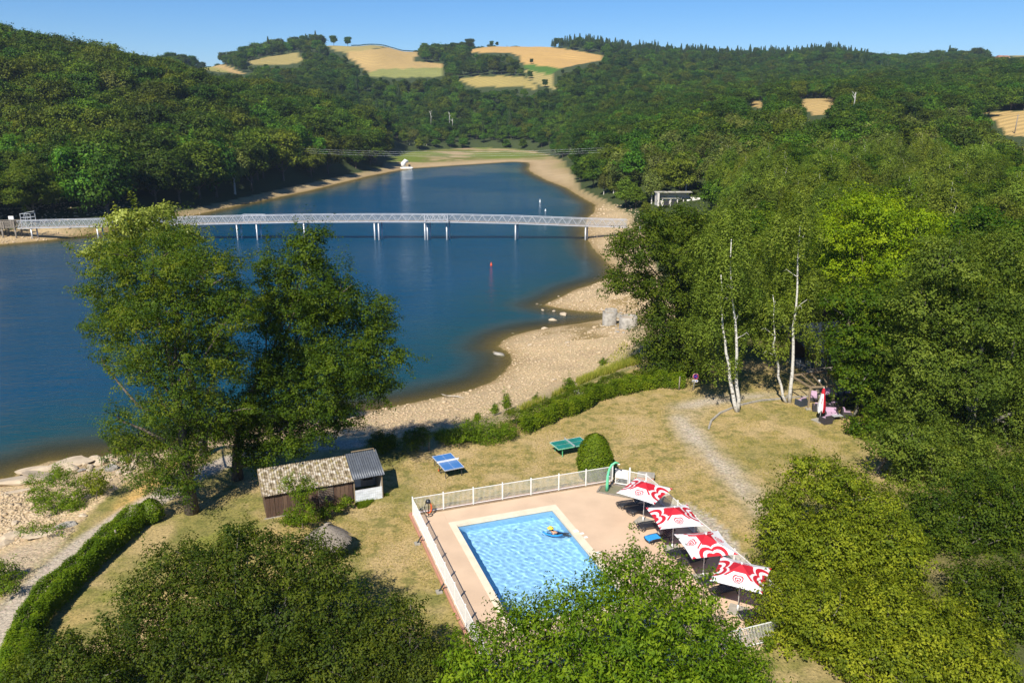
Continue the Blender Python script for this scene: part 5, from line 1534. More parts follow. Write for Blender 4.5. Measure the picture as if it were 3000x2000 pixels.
umbrella('white and red heart umbrella nearest the shower', 8.62, 47.05, math.radians(-36), 0)
umbrella('second heart umbrella from the shower, white panel facing the camera', 9.86, 43.62, math.radians(9), 0)
umbrella('third heart umbrella, its big heart panel facing the camera', 11.02, 40.42, math.radians(10), 1)
umbrella('lowest heart umbrella, partly shaded by the field maple', 12.20, 37.35, math.radians(-27), 0)

# ---- sun loungers
def make_lounger(mat='black'):
    e = empty('sun_lounger')
    S = lambda nm, mb, m=mat: mb.build(nm, M[m], e)
    for s in (-1, 1):
        mb = MB(); mb.tube([(.02, s * .31, .26), (.4, s * .33, .31), (1.2, s * .33, .31), (1.85, s * .31, .27)], .035, 6); S('side_rail', mb)
    mb = MB(); mb.tube([(.02, -.31, .26), (-.03, -.15, .24), (-.03, .15, .24), (.02, .31, .26)], .032, 6); S('foot_rail', mb)
    for i in range(11):
        mb = MB(); mb.box((.10 + i * .105, 0, .325), (.075, .60, .022)); S('slat', mb)
    bm = MB()
    for s in (-1, 1): bm.bar((1.22, s * .27, .33), (1.86, s * .25, .62), .05, .04)
    S('back_frame', bm)
    for i in range(6):
        t = i / 5; mb = MB(); mb.box((1.27 + .56 * t, 0, .36 + .26 * t), (.075, .52, .022), 0, 0, 0, -.42); S('back_slat', mb)
    mb = MB(); mb.box((1.88, 0, .635), (.10, .54, .05), 0, 0, 0, -.42); S('headrest', mb)
    for x in (.22, 1.55):
        for s in (-1, 1):
            mb = MB(); mb.tube([(x - .12, s * .31, .28), (x - .02, s * .33, .02), (x + .08, s * .33, .02), (x + .16, s * .31, .28)], .026, 6); S('leg', mb)
    return e
proto = make_lounger()
LL = [(13.32, 3.68, -4, 'dark sun lounger nearest the shower'), (13.55, 4.72, 3, 'dark lounger second from the shower, beside the first umbrella foot'), (13.25, 6.75, -3, 'dark lounger between the first and second umbrella feet'),
      (12.98, 8.35, 2, 'dark lounger with a blue towel spread on its foot end'), (13.35, 10.35, 0, 'dark lounger just below the second umbrella foot'), (13.55, 11.35, 4, 'dark lounger above the third umbrella foot'),
      (13.60, 13.5, -2, 'dark lounger just below the third umbrella foot'), (13.65, 14.6, 2, 'dark lounger in the shade left of the lowest umbrella'), (13.9, 16.9, -14, 'lowest dark lounger, half hidden by leaves under the field maple')]
for i, (u, v, dr, lb) in enumerate(LL):
    x, y = dk(u, v)
    o = proto if i == 0 else copy_tree(proto)
    o.location = (x, y, DZ); o.rotation_euler = (0, 0, DECK_RZ + math.radians(dr))
    tag(o, lb, 'sun lounger', 'sun loungers in a row under the umbrellas')
x, y = dk(12.98, 8.35)
e = empty('towel', (x, y, DZ), DECK_RZ + math.radians(2), 'bright blue towel spread over the foot end of a lounger', 'towel')
n = 12; vs = [(.0 + .86 * i / n, -.33 + .66 * j / n, .352 + .012 * math.sin(i * 1.3) * math.sin(j * .9) - (.07 * max(0, abs(j - n / 2) - n / 2 + 1)) - (.10 if i == 0 else 0)) for i in range(n + 1) for j in range(n + 1)]
fs = [(i * (n + 1) + j, (i + 1) * (n + 1) + j, (i + 1) * (n + 1) + j + 1, i * (n + 1) + j + 1) for i in range(n) for j in range(n)]
mb = MB(); mb.add(vs, fs, 0, True); mb.build('cloth', M['towel'], e)
e = empty('bag', (x, y, DZ), DECK_RZ + .2, 'crumpled beige bag lying on the lounger beside the towel', 'bag')
mb = MB(); mb.lathe([(0, .34), (.17, .35), (.21, .42), (.15, .52), (0, .55)], 10, (1.12, -.02, 0)); mb.build('pouch', M['beige'], e)
mb = MB(); mb.tube([(1.0, 0, .5), (1.05, .1, .60), (1.2, .1, .60), (1.25, 0, .5)], .015, 5); mb.build('handle', M['beige'], e)
x, y = dk(14.9, 7.5)
e = empty('folding_chair', (x, y, DZ), DECK_RZ + .4, 'pale blue cloth chair in the shade under the second umbrella', 'chair')
mb = MB(); mb.add([(-.25, -.28, .42), (-.25, .28, .42), (.25, .28, .36), (.25, -.28, .36)], [(0, 1, 2, 3)]); mb.add([(.25, -.28, .36), (.25, .28, .36), (.5, .28, .98), (.5, -.28, .98)], [(0, 1, 2, 3)]); mb.build('cloth', M['tarp'], e)
for s in (-1, 1):
    mb = MB(); mb.bar((-.3, s * .3, 0), (.3, s * .3, .6), .03); mb.build('leg', M['steel'], e)
    mb = MB(); mb.bar((.45, s * .3, 0), (-.2, s * .3, .45), .03); mb.build('leg', M['steel'], e)

# ---- the swimmer
def skinned(name, joints, edges, mat, parent=None, root=0, sub=1):
    me = bpy.data.meshes.new(name); me.from_pydata([j[:3] for j in joints], edges, []); 
    o = link(name, me, parent)
    md = o.modifiers.new('skin', 'SKIN'); md.use_smooth_shade = True
    sv = me.skin_vertices[0].data
    for i, j in enumerate(joints): sv[i].radius = (j[3], j[4] if len(j) > 4 else j[3])
    sv[root].use_root = True
    s = o.modifiers.new('sub', 'SUBSURF'); s.levels = s.render_levels = sub
    me.materials.append(mat); return o
x, y = dk(8.05, 4.95)
# facing left in the picture (-u): local +x is behind the swimmer
sw_ = empty('person', (x, y, WZ), DECK_RZ - .32, 'swimmer with a yellow hat and dark hair leaning on a blue float in the pool', 'person')
J = [(.62, 0, -.22, .15, .11), (.42, 0, -.14, .13, .10), (.20, 0, -.05, .15, .11), (.05, 0, .02, .13, .10), (-.05, 0, .09, .055), (-.13, 0, .17, .085, .09), (-.16, 0, .26, .10, .095), (-.15, 0, .33, .07),
     (.08, .18, .0, .06), (-.10, .26, -.07, .045), (-.30, .14, -.02, .036), (.08, -.18, .0, .06), (-.10, -.26, -.07, .045), (-.30, -.14, -.02, .036),
     (.74, .10, -.26, .09), (1.08, .16, -.36, .065), (1.42, .14, -.33, .045), (1.55, .14, -.40, .03), (.74, -.10, -.26, .09), (1.10, -.18, -.30, .065), (1.45, -.20, -.40, .045), (1.58, -.2, -.46, .03)]
E_ = [(0, 1), (1, 2), (2, 3), (3, 4), (4, 5), (5, 6), (6, 7), (3, 8), (8, 9), (9, 10), (3, 11), (11, 12), (12, 13), (0, 14), (14, 15), (15, 16), (16, 17), (0, 18), (18, 19), (19, 20), (20, 21)]
skinned('body', J, E_, M['skin'], sw_, sub=2)
for s in (-1, 1):
    mb = MB()
    for k in range(4): mb.tube([(-.31, s * .14 + (k - 1.5) * .02, -.015), (-.36, s * .14 + (k - 1.5) * .024, -.012), (-.385 + .006 * abs(k - 1.5), s * .14 + (k - 1.5) * .026, -.028)], [.010, .009, .006], 5)
    mb.tube([(-.30, s * .115, -.02), (-.33, s * .09, -.02)], [.011, .007], 5)
    mb.build('hand', M['skin'], sw_)
mb = MB(); mb.lathe([(.0, .125), (.07, .11), (.112, .05), (.118, -.02), (.10, -.09), (.05, -.13)][::-1], 12, (-.125, 0, .27)); mb.tube([(-.05, 0, .24), (.02, 0, .12), (.10, .02, .08)], [.08, .06, .02], 8); mb.build('hair', M['hair'], sw_)
mb = MB(); mb.lathe([(.0, .16), (.09, .145), (.13, .09), (.135, .05), (.21, .035), (.215, .02), (.13, .03)][::-1], 16, (-.14, 0, .29)); mb.build('hat', M['yellow'], sw_)
mb = MB(); mb.lathe([(.10, -.11), (.155, -.09), (.16, .0), (.12, .05)], 10, (.30, 0, -.08)); mb.build('swimsuit', M['swim'], sw_)
mb = MB(); mb.tube([(-.235, 0, .27), (-.265, 0, .25)], [.016, .02], 6); mb.build('nose', M['skin'], sw_)
x, y = dk(7.95, 5.15)
e = empty('swim_float', (x, y, WZ), DECK_RZ - .5, 'curved blue foam float under the swimmer', 'float')
mb = MB(); mb.tube([(-.62, .16, .02), (-.35, -.08, .01), (0, -.18, .0), (.35, -.14, .0), (.66, .06, .0)], .055, 8); mb.build('foam', M['towel'], e)

# ---- table tennis tables
def tt(name, x, y, th, mat, label, extra):
    e = empty(name, (x, y, hz(x, y)), th, label, 'table tennis table')
    for s in (-1, 1):
        mb = MB(); mb.box((0, s * .69, .745), (1.525, 1.36, .025)); mb.build('table_top', M[mat], e)
    wm = MB(); z = .7605
    for sx in (-1, 1): wm.box((sx * .75, 0, z), (.022, 2.74, .004))
    for sy in (-1, 1): wm.box((0, sy * 1.36, z + .0003), (1.525, .022, .004))
    wm.box((0, 0, z + .0006), (.008, 2.70, .004)); wm.build('line_marking', M['white'], e)
    mb = MB()
    for sx in (-1, 1): mb.box((sx * .755, 0, .715), (.03, 2.74, .05))
    for sy in (-1, 1): mb.box((0, sy * 1.365, .715), (1.48, .03, .05))
    mb.build('apron', M['galv' if mat == 'ttblue' else 'green_pole'], e)
    mb = MB(); mb.box((0, 0, .84), (1.80, .008, .14)); mb.box((0, 0, .915), (1.80, .014, .016)); mb.build('net', M['white' if extra else 'galv'], e)
    for sx in (-1, 1):
        mb = MB(); mb.box((sx * .90, 0, .84), (.03, .03, .17)); mb.build('net_post', M['steel'], e)
    for sx in (-1, 1):
        for sy in (-1, 1):
            mb = MB(); mb.bar((sx * .62, sy * (1.18 if extra else .95), .0), (sx * .62, sy * (1.18 if extra else .95), .73), .05); mb.build('leg', M['steel' if extra else 'green_pole'], e)
    if extra:
        mb = MB(); mb.bar((-.62, .2, .12), (.62, .2, .12), .05); mb.bar((-.62, -.2, .12), (.62, -.2, .12), .05); mb.bar((-.62, .2, .1), (-.62, .2, .73), .05); mb.bar((.62, -.2, .1), (.62, -.2, .73), .05); mb.build('chassis', M['steel'], e)
        for sx in (-1, 1):
            for sy in (-1, 1):
                mb = MB(); mb.tube([(sx * .66, sy * .2, .09), (sx * .70, sy * .2, .09)], .09, 12); mb.build('wheel', M['orange' if (sx, sy) == (-1, 1) else 'black'], e)
    return e
tt('table_tennis_table', -4.811, 54.887, .441, 'ttblue', 'blue table tennis table on wheels standing on the dry lawn', True)
tt('table_tennis_table', 4.55, 58.331, .423 - math.pi / 2, 'ttgreen', 'green outdoor table tennis table beside the egg shaped bush', False)

# ---- the shed and its booth
SR = math.radians(22.0)
sx0, sy0 = -16.29, 47.61
shed = empty('shed', (sx0, sy0, hz(sx0, sy0)), SR, 'brown plank shed with mossy corrugated roof at the edge of the lawn', 'shed')
rng = np.random.default_rng(9)
Ls, Ds, Hf, Hb = 5.75, 2.3, 1.75, 2.45
n = 21
pm = MB(); pm.box((0, 0, Hf / 2), (Ls / n - .014, .03, Hf)); pA, pB = pm.mesh('plank', M['plank']), pm.mesh('plank', M['plank2'])
for i in range(n):
    link('plank', pB if rng.random() < .3 else pA, shed, ((i + .5) * Ls / n, rng.uniform(-.012, .012), 0))
bat = MB(); bat.box((0, -.03, Hf / 2), (.03, .03, Hf)); bat = bat.mesh('batten', M['plank2'])
for i in (2, 4, 5, 9, 14, 17, 19): link('batten', bat, shed, (i * Ls / n, 0, 0))
n2 = 8
for i in range(n2):
    h = Hf + (Hb - Hf) * (i + .5) / n2
    mb = MB(); mb.box((0, (i + .5) * Ds / n2, h / 2), (.03, Ds / n2 - .012, h - .03)); mb.build('plank', M['plank' if i % 3 else 'plank2'], shed)
mb = MB(); mb.box((Ls / 2, Ds, Hb / 2), (Ls, .04, Hb)); mb.box((Ls, Ds / 2, Hf / 2), (.03, Ds, Hf)); mb.build('back_wall', M['plank'], shed)
mb = MB(); mb.box((3.95, -.03, 1.05), (1.0, .05, 1.15)); mb.build('shutter', M['greytimber'], shed)
for k in range(9):
    mb = MB(); mb.box((3.95, -.065, .55 + k * .125), (.96, .02, .085), rx=.3); mb.build('louvre', M['plank2'], shed)
mb = MB(); mb.box((.8, -.02, .03), (1.9, .05, .07)); mb.build('sill', M['concrete'], shed)
def corr(name, w, l, mat, parent, loc, rx, per=.16, amp=.024, over=0):
    nx = int(w / per * 6); vs = []; fs = []
    ny = 3
    for j in range(ny + 1):
        for i in range(nx + 1):
            x = w * i / nx; vs.append((x, l * j / ny, amp * math.cos(2 * math.pi * x / per)))
    nn = len(vs)
    vs += [(a, b, c - .012) for a, b, c in vs]
    for j in range(ny):
        for i in range(nx):
            a = j * (nx + 1) + i
            fs.append((a, a + 1, a + nx + 2, a + nx + 1)); fs.append((nn + a, nn + a + nx + 1, nn + a + nx + 2, nn + a + 1))
    for i in range(nx): fs.append((i, nn + i, nn + i + 1, i + 1))
    mb = MB(); mb.add(vs, fs, 0, True)
    o = mb.build(name, mat, parent, loc, (rx, 0, 0)); return o
pit = math.atan2(Hb - Hf, Ds)
ns = 6
for i in range(ns):
    corr('roof_sheet', (Ls + .25) / ns + .04, 2.80, M['mossroof'], shed, (-.18 + i * (Ls + .25) / ns, -.22, Hf + .03 - .03 + (.012 if i % 2 else 0)), pit + rng.uniform(-.006, .006))
mb = MB(); mb.bar((-.19, -.22, Hf - .02), (-.19, 2.35, Hb + .04), .04, .12); mb.build('barge_board', M['timber'], shed)
bx_, by_ = sx0 + math.cos(SR) * (Ls + .08), sy0 + math.sin(SR) * (Ls + .08)
booth = empty('booth', (bx_, by_, hz(bx_, by_)), SR, 'small booth with grey corrugated roof and white tarpaulin front, right of the shed', 'booth')
Wb = 2.0
for x, h in ((.04, 1.8), (Wb - .02, 1.8)):
    mb = MB(); mb.box((x, 0, h / 2), (.08, .08, h)); mb.build('post', M['timber'], booth)
for x in (.04, Wb - .02):
    mb = MB(); mb.box((x, 2.25, 1.25), (.08, .08, 2.5)); mb.build('post', M['timber'], booth)
mb = MB(); mb.box((Wb / 2, 2.2, 1.2), (Wb, .03, 2.3)); mb.build('back_wall', M['wall'], booth)
mb = MB(); mb.box((Wb - .03, 1.15, 1.0), (.03, 2.1, 1.9)); mb.build('side_wall', M['wall'], booth)
mb = MB(); mb.box((.45, 1.2, 1.15), (.55, .05, 1.1)); mb.build('notice_board', M['white'], booth)
mb = MB(); mb.box((.34, 1.17, 1.35), (.13, .01, .16)); mb.build('yellow_notice', M['yellow'], booth)
mb = MB(); mb.box((1.25, 1.2, 1.25), (.65, .05, .55)); mb.build('dark_hatch', M['dark'], booth)
nn = 14; vs = []; fs = []
for j in range(nn + 1):
    for i in range(nn + 1):
        x, z = .08 + (Wb - .12) * i / nn, .03 + .92 * j / nn
        vs.append((x, -.045 - .012 * math.sin(i * .9) * math.sin(j * .6 + .4) - .006 * math.sin(i * 1.1 + j), z + (.03 * math.sin(i * .5) if j == 0 else 0)))
for j in range(nn):
    for i in range(nn):
        a = j * (nn + 1) + i; fs.append((a, a + 1, a + nn + 2, a + nn + 1))
mb = MB(); mb.add(vs, fs, 0, True); mb.build('tarpaulin', M['tarp'], booth)
mb = MB()
for i in range(13): mb.bar((.1 + i * .15, -.085, .02), (.1 + i * .15, -.085, .98), .004)
for j in range(6): mb.bar((.06, -.083, .04 + j * .185), (Wb, -.083, .04 + j * .185), .004)
mb.build('wire_mesh', M['galv'], booth)['kind'] = 'stuff'
for i in range(2): corr('roof_sheet', 1.12, 2.75, M['roofmetal'], booth, (-.06 + i * 1.09, -.22, 1.86 + .012 * i), pit)
mb = MB(); mb.bar((.4, 2.5, 2.72), (Wb, 2.5, 2.74), .06); mb.bar((Wb, 2.5, 2.74), (Wb + .02, 2.2, 2.6), .05); mb.build('roof_rail', M['timber'], booth)
# thatched parasol
x, y = at(962, 1625, 0); 
e = empty('thatched_parasol', (x, y, 0), 0, 'grey thatched parasol on the grass, half hidden by the dark thicket', 'parasol')
mb = MB(); mb.tube([(0, 0, 0), (0, 0, 2.0)], .05, 8); mb.build('pole', M['timber'], e)
rng = np.random.default_rng(4); ns_ = 2600; a = rng.random(ns_) * 6.283; r0 = rng.random(ns_) ** .8 * .9; l = rng.uniform(.35, .7, ns_)
def cone(r): return 2.05 - .52 * r - .12 * r * r
B = np.stack([np.cos(a) * r0, np.sin(a) * r0, cone(r0) + rng.uniform(0, .05, ns_)], 1); r1 = np.minimum(r0 + l, 1.55); a2 = a + rng.normal(0, .05, ns_)
T = np.stack([np.cos(a2) * r1, np.sin(a2) * r1, cone(r1) + rng.uniform(-.05, .05, ns_)], 1); w = .022
px_, py_ = -np.sin(a) * w, np.cos(a) * w
V = np.stack([B + np.stack([px_, py_, 0 * a], 1), B - np.stack([px_, py_, 0 * a], 1), T - np.stack([px_, py_, 0 * a], 1), T + np.stack([px_, py_, 0 * a], 1)], 1).reshape(-1, 3)
link('thatch', np_mesh('thatch', V, np.arange(4 * ns_).reshape(-1, 4), M['thatch']), e)
mb = MB(); mb.lathe([(.0, 2.16), (.12, 2.12), (.16, 2.02), (.10, 1.98)][::-1], 10); mb.tube([(0, 0, 2.12), (.2, .05, 2.16), (.34, .1, 2.1)], [.07, .04, .02], 6); mb.build('thatch_knot', M['thatch'], e)
# ------------------------------------------------------------------ seats, pergola, pavilion under the trees
def loc(px, py, z=0.0):
    x, y = at(px, py, z); return x, y
pc = {k: at(px, py, 2.14) for k, (px, py) in dict(fl=(2374, 1134), fr=(2446, 1131), bl=(2317, 1100), br=(2428, 1086)).items()}
x0, y0 = pc['fl']
e = empty('pergola', (x0, y0, 0), 0, 'open pergola of pale timber beams on posts over the lounge seats', 'pergola')
for k, (x, y) in pc.items():
    mb = MB(); mb.box((x - x0, y - y0, 1.08), (.13, .13, 2.0)); mb.build('post', M['timber'], e)
    mb = MB(); mb.box((x - x0, y - y0, .07), (.42, .42, .16)); mb.build('footing', M['concrete'], e)
def pb(a, b, nm, w=.10, h=.16, z=2.14):
    mb = MB(); mb.bar((a[0] - x0, a[1] - y0, z), (b[0] - x0, b[1] - y0, z), w, h); mb.build(nm, M['timber'], e)
pb(pc['fl'], pc['fr'], 'beam'); pb(pc['bl'], pc['br'], 'beam'); pb(pc['fl'], pc['bl'], 'beam', z=2.143); pb(pc['fr'], pc['br'], 'beam', z=2.143)
for t in (.25, .5, .75):
    a = [pc['bl'][i] * (1 - t) + pc['br'][i] * t for i in (0, 1)]; b = [pc['fl'][i] * (1 - t) + pc['fr'][i] * t for i in (0, 1)]
    pb(a, b, 'rafter', .06, .12, 2.16)
mb = MB(); mb.box(((pc['fl'][0] + pc['br'][0]) / 2 - x0, (pc['fl'][1] + pc['br'][1]) / 2 - y0, 1.95), (.22, .16, .18)); mb.build('lamp_box', M['white'], e)

def seat(w=.82, mat='rattan', d=.80):
    e = empty('armchair')
    mb = MB(); mb.box((0, 0, .18), (w, d, .32)); mb.build('base', M[mat], e)
    for s in (-1, 1):
        mb = MB(); mb.box((s * (w / 2 - .06), 0, .44), (.12, d, .24)); mb.build('arm', M[mat], e)
    mb = MB(); mb.box((0, d / 2 - .06, .54), (w - .245, .12, .44), rx=-.06); mb.build('backrest', M[mat], e)
    mb = MB(); mb.box((0, -.05, .40), (w - .26, d - .18, .12)); mb.build('seat_cushion', M['mauve'], e)
    mb = MB(); mb.box((0, d / 2 - .18, .63), (w - .28, .12, .40), rx=-.14); mb.build('back_cushion', M['mauve'], e)
    return e
SEATS = [(2346, 1188, 205, .82, 'slate_rattan', 'dark slate armchair standing alone left of the pergola', 'armchair'),
         (2383, 1172, -20, .80, 'rattan', 'armchair with mauve cushions behind the left pergola post', 'armchair'),
         (2430, 1163, -12, 1.45, 'rattan', 'two seat sofa with mauve cushions under the pergola', 'sofa'),
         (2393, 1203, 165, .82, 'rattan', 'brown armchair seen from behind, left of the closed umbrella', 'armchair'),
         (2436, 1200, 190, .82, 'rattan', 'brown armchair seen from behind, right of the closed umbrella', 'armchair'),
         (2433, 1222, -8, 1.15, 'rattan', 'wide mauve cushioned seat in front of the closed umbrella', 'sofa'),
         (2418, 1240, 200, .85, 'rattan', 'nearest brown armchair beside the white umbrella slab', 'armchair'),
         (2478, 1186, 195, 1.2, 'rattan', 'brown sofa seen from behind under the maple branches', 'sofa'),
         (2484, 1158, -30, .80, 'slate_rattan', 'slate armchair under the maple, right of the pergola', 'armchair'),
         (2512, 1170, 120, .80, 'slate_rattan', 'slate armchair farthest right under the maple', 'armchair'),
         (2478, 1222, 80, .80, 'rattan', 'brown armchair in the shade right of the mauve seat', 'armchair')]
for px, py, deg, w, mt, lb, cat in SEATS:
    e = seat(w, mt); x, y = loc(px, py); e.location = (x, y, hz(x, y)); e.rotation_euler = (0, 0, math.radians(deg)); e.name = cat; tag(e, lb, cat, 'lounge seats by the pergola')
x, y = loc(2450, 1230)
e = empty('low_table', (x, y, hz(x, y)), .2, 'low grey table between the nearest lounge seats', 'table')
mb = MB(); mb.box((0, 0, .40), (.9, .55, .03)); mb.build('table_top', M['galv'], e)
for a in (-1, 1):
    for b in (-1, 1): mb = MB(); mb.box((a * .4, b * .23, .2), (.05, .05, .38)); mb.build('leg', M['rattan'], e)
# closed umbrella
x, y = loc(2401, 1233)
e = empty('closed_umbrella', (x, y, hz(x, y)), 0, 'closed red and white umbrella standing on a pale slab', 'umbrella')
mb = MB(); mb.tube([(0, 0, 0), (.06, 0, 3.02)], .03, 8); mb.build('pole', M['white'], e)
mb = MB(); mb.box((0, 0, .03), (1.1, 1.0, .06), .5); mb.build('base_slab', M['concrete'], e)
n = 20; vs = []; fs = []; mi = []
rows = [(3.02, .03), (2.85, .10), (2.5, .14), (2.1, .19), (1.6, .26), (1.25, .30), (1.05, .26)]
for j, (z, r) in enumerate(rows):
    for k in range(n):
        a = 2 * math.pi * k / n; q = r * (1 + .32 * math.cos(a * 5 + j * .15)); zz = z - (.16 * (1 + math.cos(a * 5)) if j == len(rows) - 1 else 0)
        vs.append((.06 * z / 3 + q * math.cos(a), q * math.sin(a), zz))
for j in range(len(rows) - 1):
    for k in range(n):
        fs.append((j * n + k, (j + 1) * n + k, (j + 1) * n + (k + 1) % n, j * n + (k + 1) % n))
        a = (k + .5) / n * 360
        mi.append(0 if (j < 2 or a > 262 or a < 60) else 1)
        if j == 2 and 200 < a <= 262: mi[-1] = 1
        if j == 3 and 225 < a < 245: mi[-1] = 0
        if j == 4 and 285 < a < 320: mi[-1] = 1
mb = MB(); mb.add(vs, fs, 0, True); mb.m = mi; mb.build('folded_canopy', [M['red'], M['uwhite']], e)
mb = MB(); mb.lathe([(.0, 3.1), (.05, 3.06), (.04, 3.0)][::-1], 8, (.06, 0, 0)); mb.build('finial', M['white'], e)

# pavilion
px0, py0 = loc(2362, 1092)
pr = math.radians(14)
pav = empty('pavilion', (px0, py0, hz(px0, py0)), pr, 'dark roofed open pavilion in deep shade behind the tall birch', 'pavilion')
for (x, y) in [(1.0, 0), (6.4, 0), (1.0, 4.5), (6.4, 4.5), (3.7, 4.5)]:
    mb = MB(); mb.box((x, y, 1.15), (.16, .16, 2.3)); mb.build('post', M['timber'], pav)
mb = MB(); mb.box((3.7, 2.2, .02), (7.0, 5.4, .16)); mb.build('floor', M['concrete'], pav)
mb = MB(); mb.box((3.7, 4.62, 1.2), (5.6, .08, 2.2)); mb.build('back_wall', M['plank'], pav)
for k in range(7):
    mb = MB(); z = 2.32; y = -.7 + k * .86
    mb.add([(-.1, y, z + k * .20), (7.4, y, z + k * .20), (7.4, y + .90, z + (k + 1) * .20), (-.1, y + .90, z + (k + 1) * .20), (-.1, y, z + k * .20 - .05), (7.4, y, z + k * .20 - .05), (7.4, y + .90, z + (k + 1) * .20 - .05), (-.1, y + .90, z + (k + 1) * .20 - .05)],
           [(0, 1, 2, 3), (7, 6, 5, 4), (0, 4, 5, 1), (3, 2, 6, 7), (0, 3, 7, 4), (1, 5, 6, 2)]); mb.build('roof_panel', M['pavroof'], pav)
mb = MB(); mb.bar((-.1, -.66, 2.24), (7.4, -.66, 2.24), .08, .14); mb.build('eave_beam', M['timber'], pav)
def mchair():
    e = empty('metal_chair')
    for s in (-1, 1):
        mb = MB(); mb.tube([(s * .24, -.22, 0), (s * .24, -.22, .44), (s * .24, .22, .44), (s * .24, .25, .92)], .018, 5); mb.build('side_frame', M['galv'], e)
        mb = MB(); mb.tube([(s * .24, .22, .44), (s * .24, .26, 0)], .018, 5); mb.build('leg', M['galv'], e)
        mb = MB(); mb.tube([(s * .26, .24, .66), (s * .26, -.2, .66), (s * .24, -.22, .44)], .016, 5); mb.build('arm', M['galv'], e)
    mb = MB(); mb.box((0, 0, .45), (.46, .44, .02)); mb.build('seat', M['galv'], e)
    for k in range(3): mb = MB(); mb.box((0, .245 + .01 * k, .62 + .12 * k), (.46, .015, .05)); mb.build('back_slat', M['galv'], e)
    return e
mc = mchair()
for i, (px, py, dg, lb) in enumerate([(2343, 1080, 20, 'metal armchair at the left corner under the dark pavilion'), (2366, 1082, 160, 'metal chair left of the pavilion post'), (2392, 1083, 200, 'metal chair just right of the pavilion post'), (2410, 1078, -20, 'metal chair under the pavilion nearest the maple leaves')]):
    o = mc if i == 0 else copy_tree(mc); x, y = loc(px, py); o.location = (x, y, hz(x, y) + (.1 if i > 0 else .02)); o.rotation_euler = (0, 0, math.radians(dg)); tag(o, lb, 'chair', 'metal chairs by the pavilion')
x, y = loc(2424, 1070); 
e = empty('metal_bench', (x, y, hz(x, y) + .1), .3, 'leaning metal bench frame at the right under the pavilion', 'bench')
mb = MB(); mb.box((0, 0, .45), (1.5, .42, .03)); mb.build('seat', M['galv'], e)
for k in range(6): mb = MB(); mb.bar((-.7 + k * .28, .2, .46), (-.7 + k * .28, .28, .95), .03); mb.build('back_bar', M['galv'], e)
mb = MB(); mb.bar((-.75, .28, .95), (.75, .28, .95), .04); mb.build('back_rail', M['galv'], e)
for s in (-1, 1): mb = MB(); mb.box((s * .7, 0, .22), (.05, .4, .44)); mb.build('leg', M['galv'], e)

# no parking sign
x, y = loc(2033, 1143)
e = empty('road_sign', (x, y, hz(x, y)), 0, 'round no parking sign with small white plate on a leaning pole', 'sign')
mb = MB(); mb.tube([(-.1, 0, -.1), (.07, 0, 1.55)], .035, 8); mb.build('pole', M['galv'], e)
def disc(r, y, mat, nm, n=28):
    vs = [(.07 + r * math.cos(2 * math.pi * k / n), y, 1.45 + r * math.sin(2 * math.pi * k / n)) for k in range(n)]
    vs += [(a, b + .012, c) for a, b, c in vs]
    mb = MB(); mb.add(vs, [tuple(range(n)), tuple(range(n, 2 * n))[::-1]] + [(k, k + n, (k + 1) % n + n, (k + 1) % n) for k in range(n)]); mb.build(nm, M[mat], e)
disc(.30, -.06, 'white', 'rim'); disc(.275, -.075, 'signred', 'red_ring'); disc(.19, -.09, 'signblue', 'blue_field')
mb = MB(); mb.bar((-.07, -.10, 1.59), (.21, -.10, 1.31), .05, .012); mb.build('red_slash', M['signred'], e)
mb = MB(); mb.prism([(-.30, 0), (.22, 0), (.32, .11), (.22, .22), (-.30, .22)], 0, .015); o = mb.build('arrow_plate', M['white'], e, (.03, -.06, .87), (math.pi / 2, 0, 0))
mb = MB(); mb.prism([(.15 + .07 * math.cos(a), .11 + .07 * math.sin(a)) for a in np.linspace(0, 6.283, 14)[:-1]], .015, .022); mb.build('blue_symbol', M['signblue'], e, (.03, -.06, .87), (math.pi / 2, 0, 0))
mb = MB()
for k in range(6): mb.box((-.22 + .055 * k, 0, 0), (.035, .004, .05))
mb.build('lettering', M['steel'], e, (.03, -.079, .98))
# curb edging stones
rng = np.random.default_rng(33)
cp = np.array(CURB); sg = np.linalg.norm(np.diff(cp, axis=0), axis=1); cu = np.concatenate([[0], np.cumsum(sg)])
e = empty('stone_edging', (cp[3][0], cp[3][1], 0), 0, 'curved row of small edging stones between drive and dry lawn', 'edging')
s_ = 0; stm = []
for q in range(3):
    mb = MB(); mb.box((0, 0, .06), (.34, .16, .17), rx=.1 * (q - 1), ry=.04 * q); stm.append(mb.mesh('edging_stone', M['concrete' if q else 'rockg']))
while s_ < cu[-1]:
    x = float(np.interp(s_, cu, cp[:, 0])); y = float(np.interp(s_, cu, cp[:, 1])); x2 = float(np.interp(s_ + .1, cu, cp[:, 0])); y2 = float(np.interp(s_ + .1, cu, cp[:, 1]))
    link('stone', stm[int(rng.integers(3))], e, (x - cp[3][0], y - cp[3][1], hz(x, y)), (0, 0, math.atan2(y2 - y, x2 - x) + rng.normal(0, .06))); s_ += .37
# posts by the hedge
for i, (px, py, lb) in enumerate([(1989, 1142, 'wooden post at the right end of the hedge'), (1257, 1320, 'wooden post in the shade behind the blue table'), (345, 1610, 'wooden stake standing in the clipped hedge')]):
    x, y = loc(px, py); e = empty('wooden_post', (x, y, hz(x, y)), .3 * i, lb, 'post', 'wooden posts by the hedges')
    mb = MB(); mb.tube([(0, 0, -.2), (.02, 0, 1.35)], [.06, .055], 7); mb.build('stake', M['greytimber'], e); mb = MB(); mb.lathe([(.06, 1.34), (.05, 1.38), (0, 1.40)], 7, (.02, 0, 0)); mb.build('tip', M['greytimber'], e)
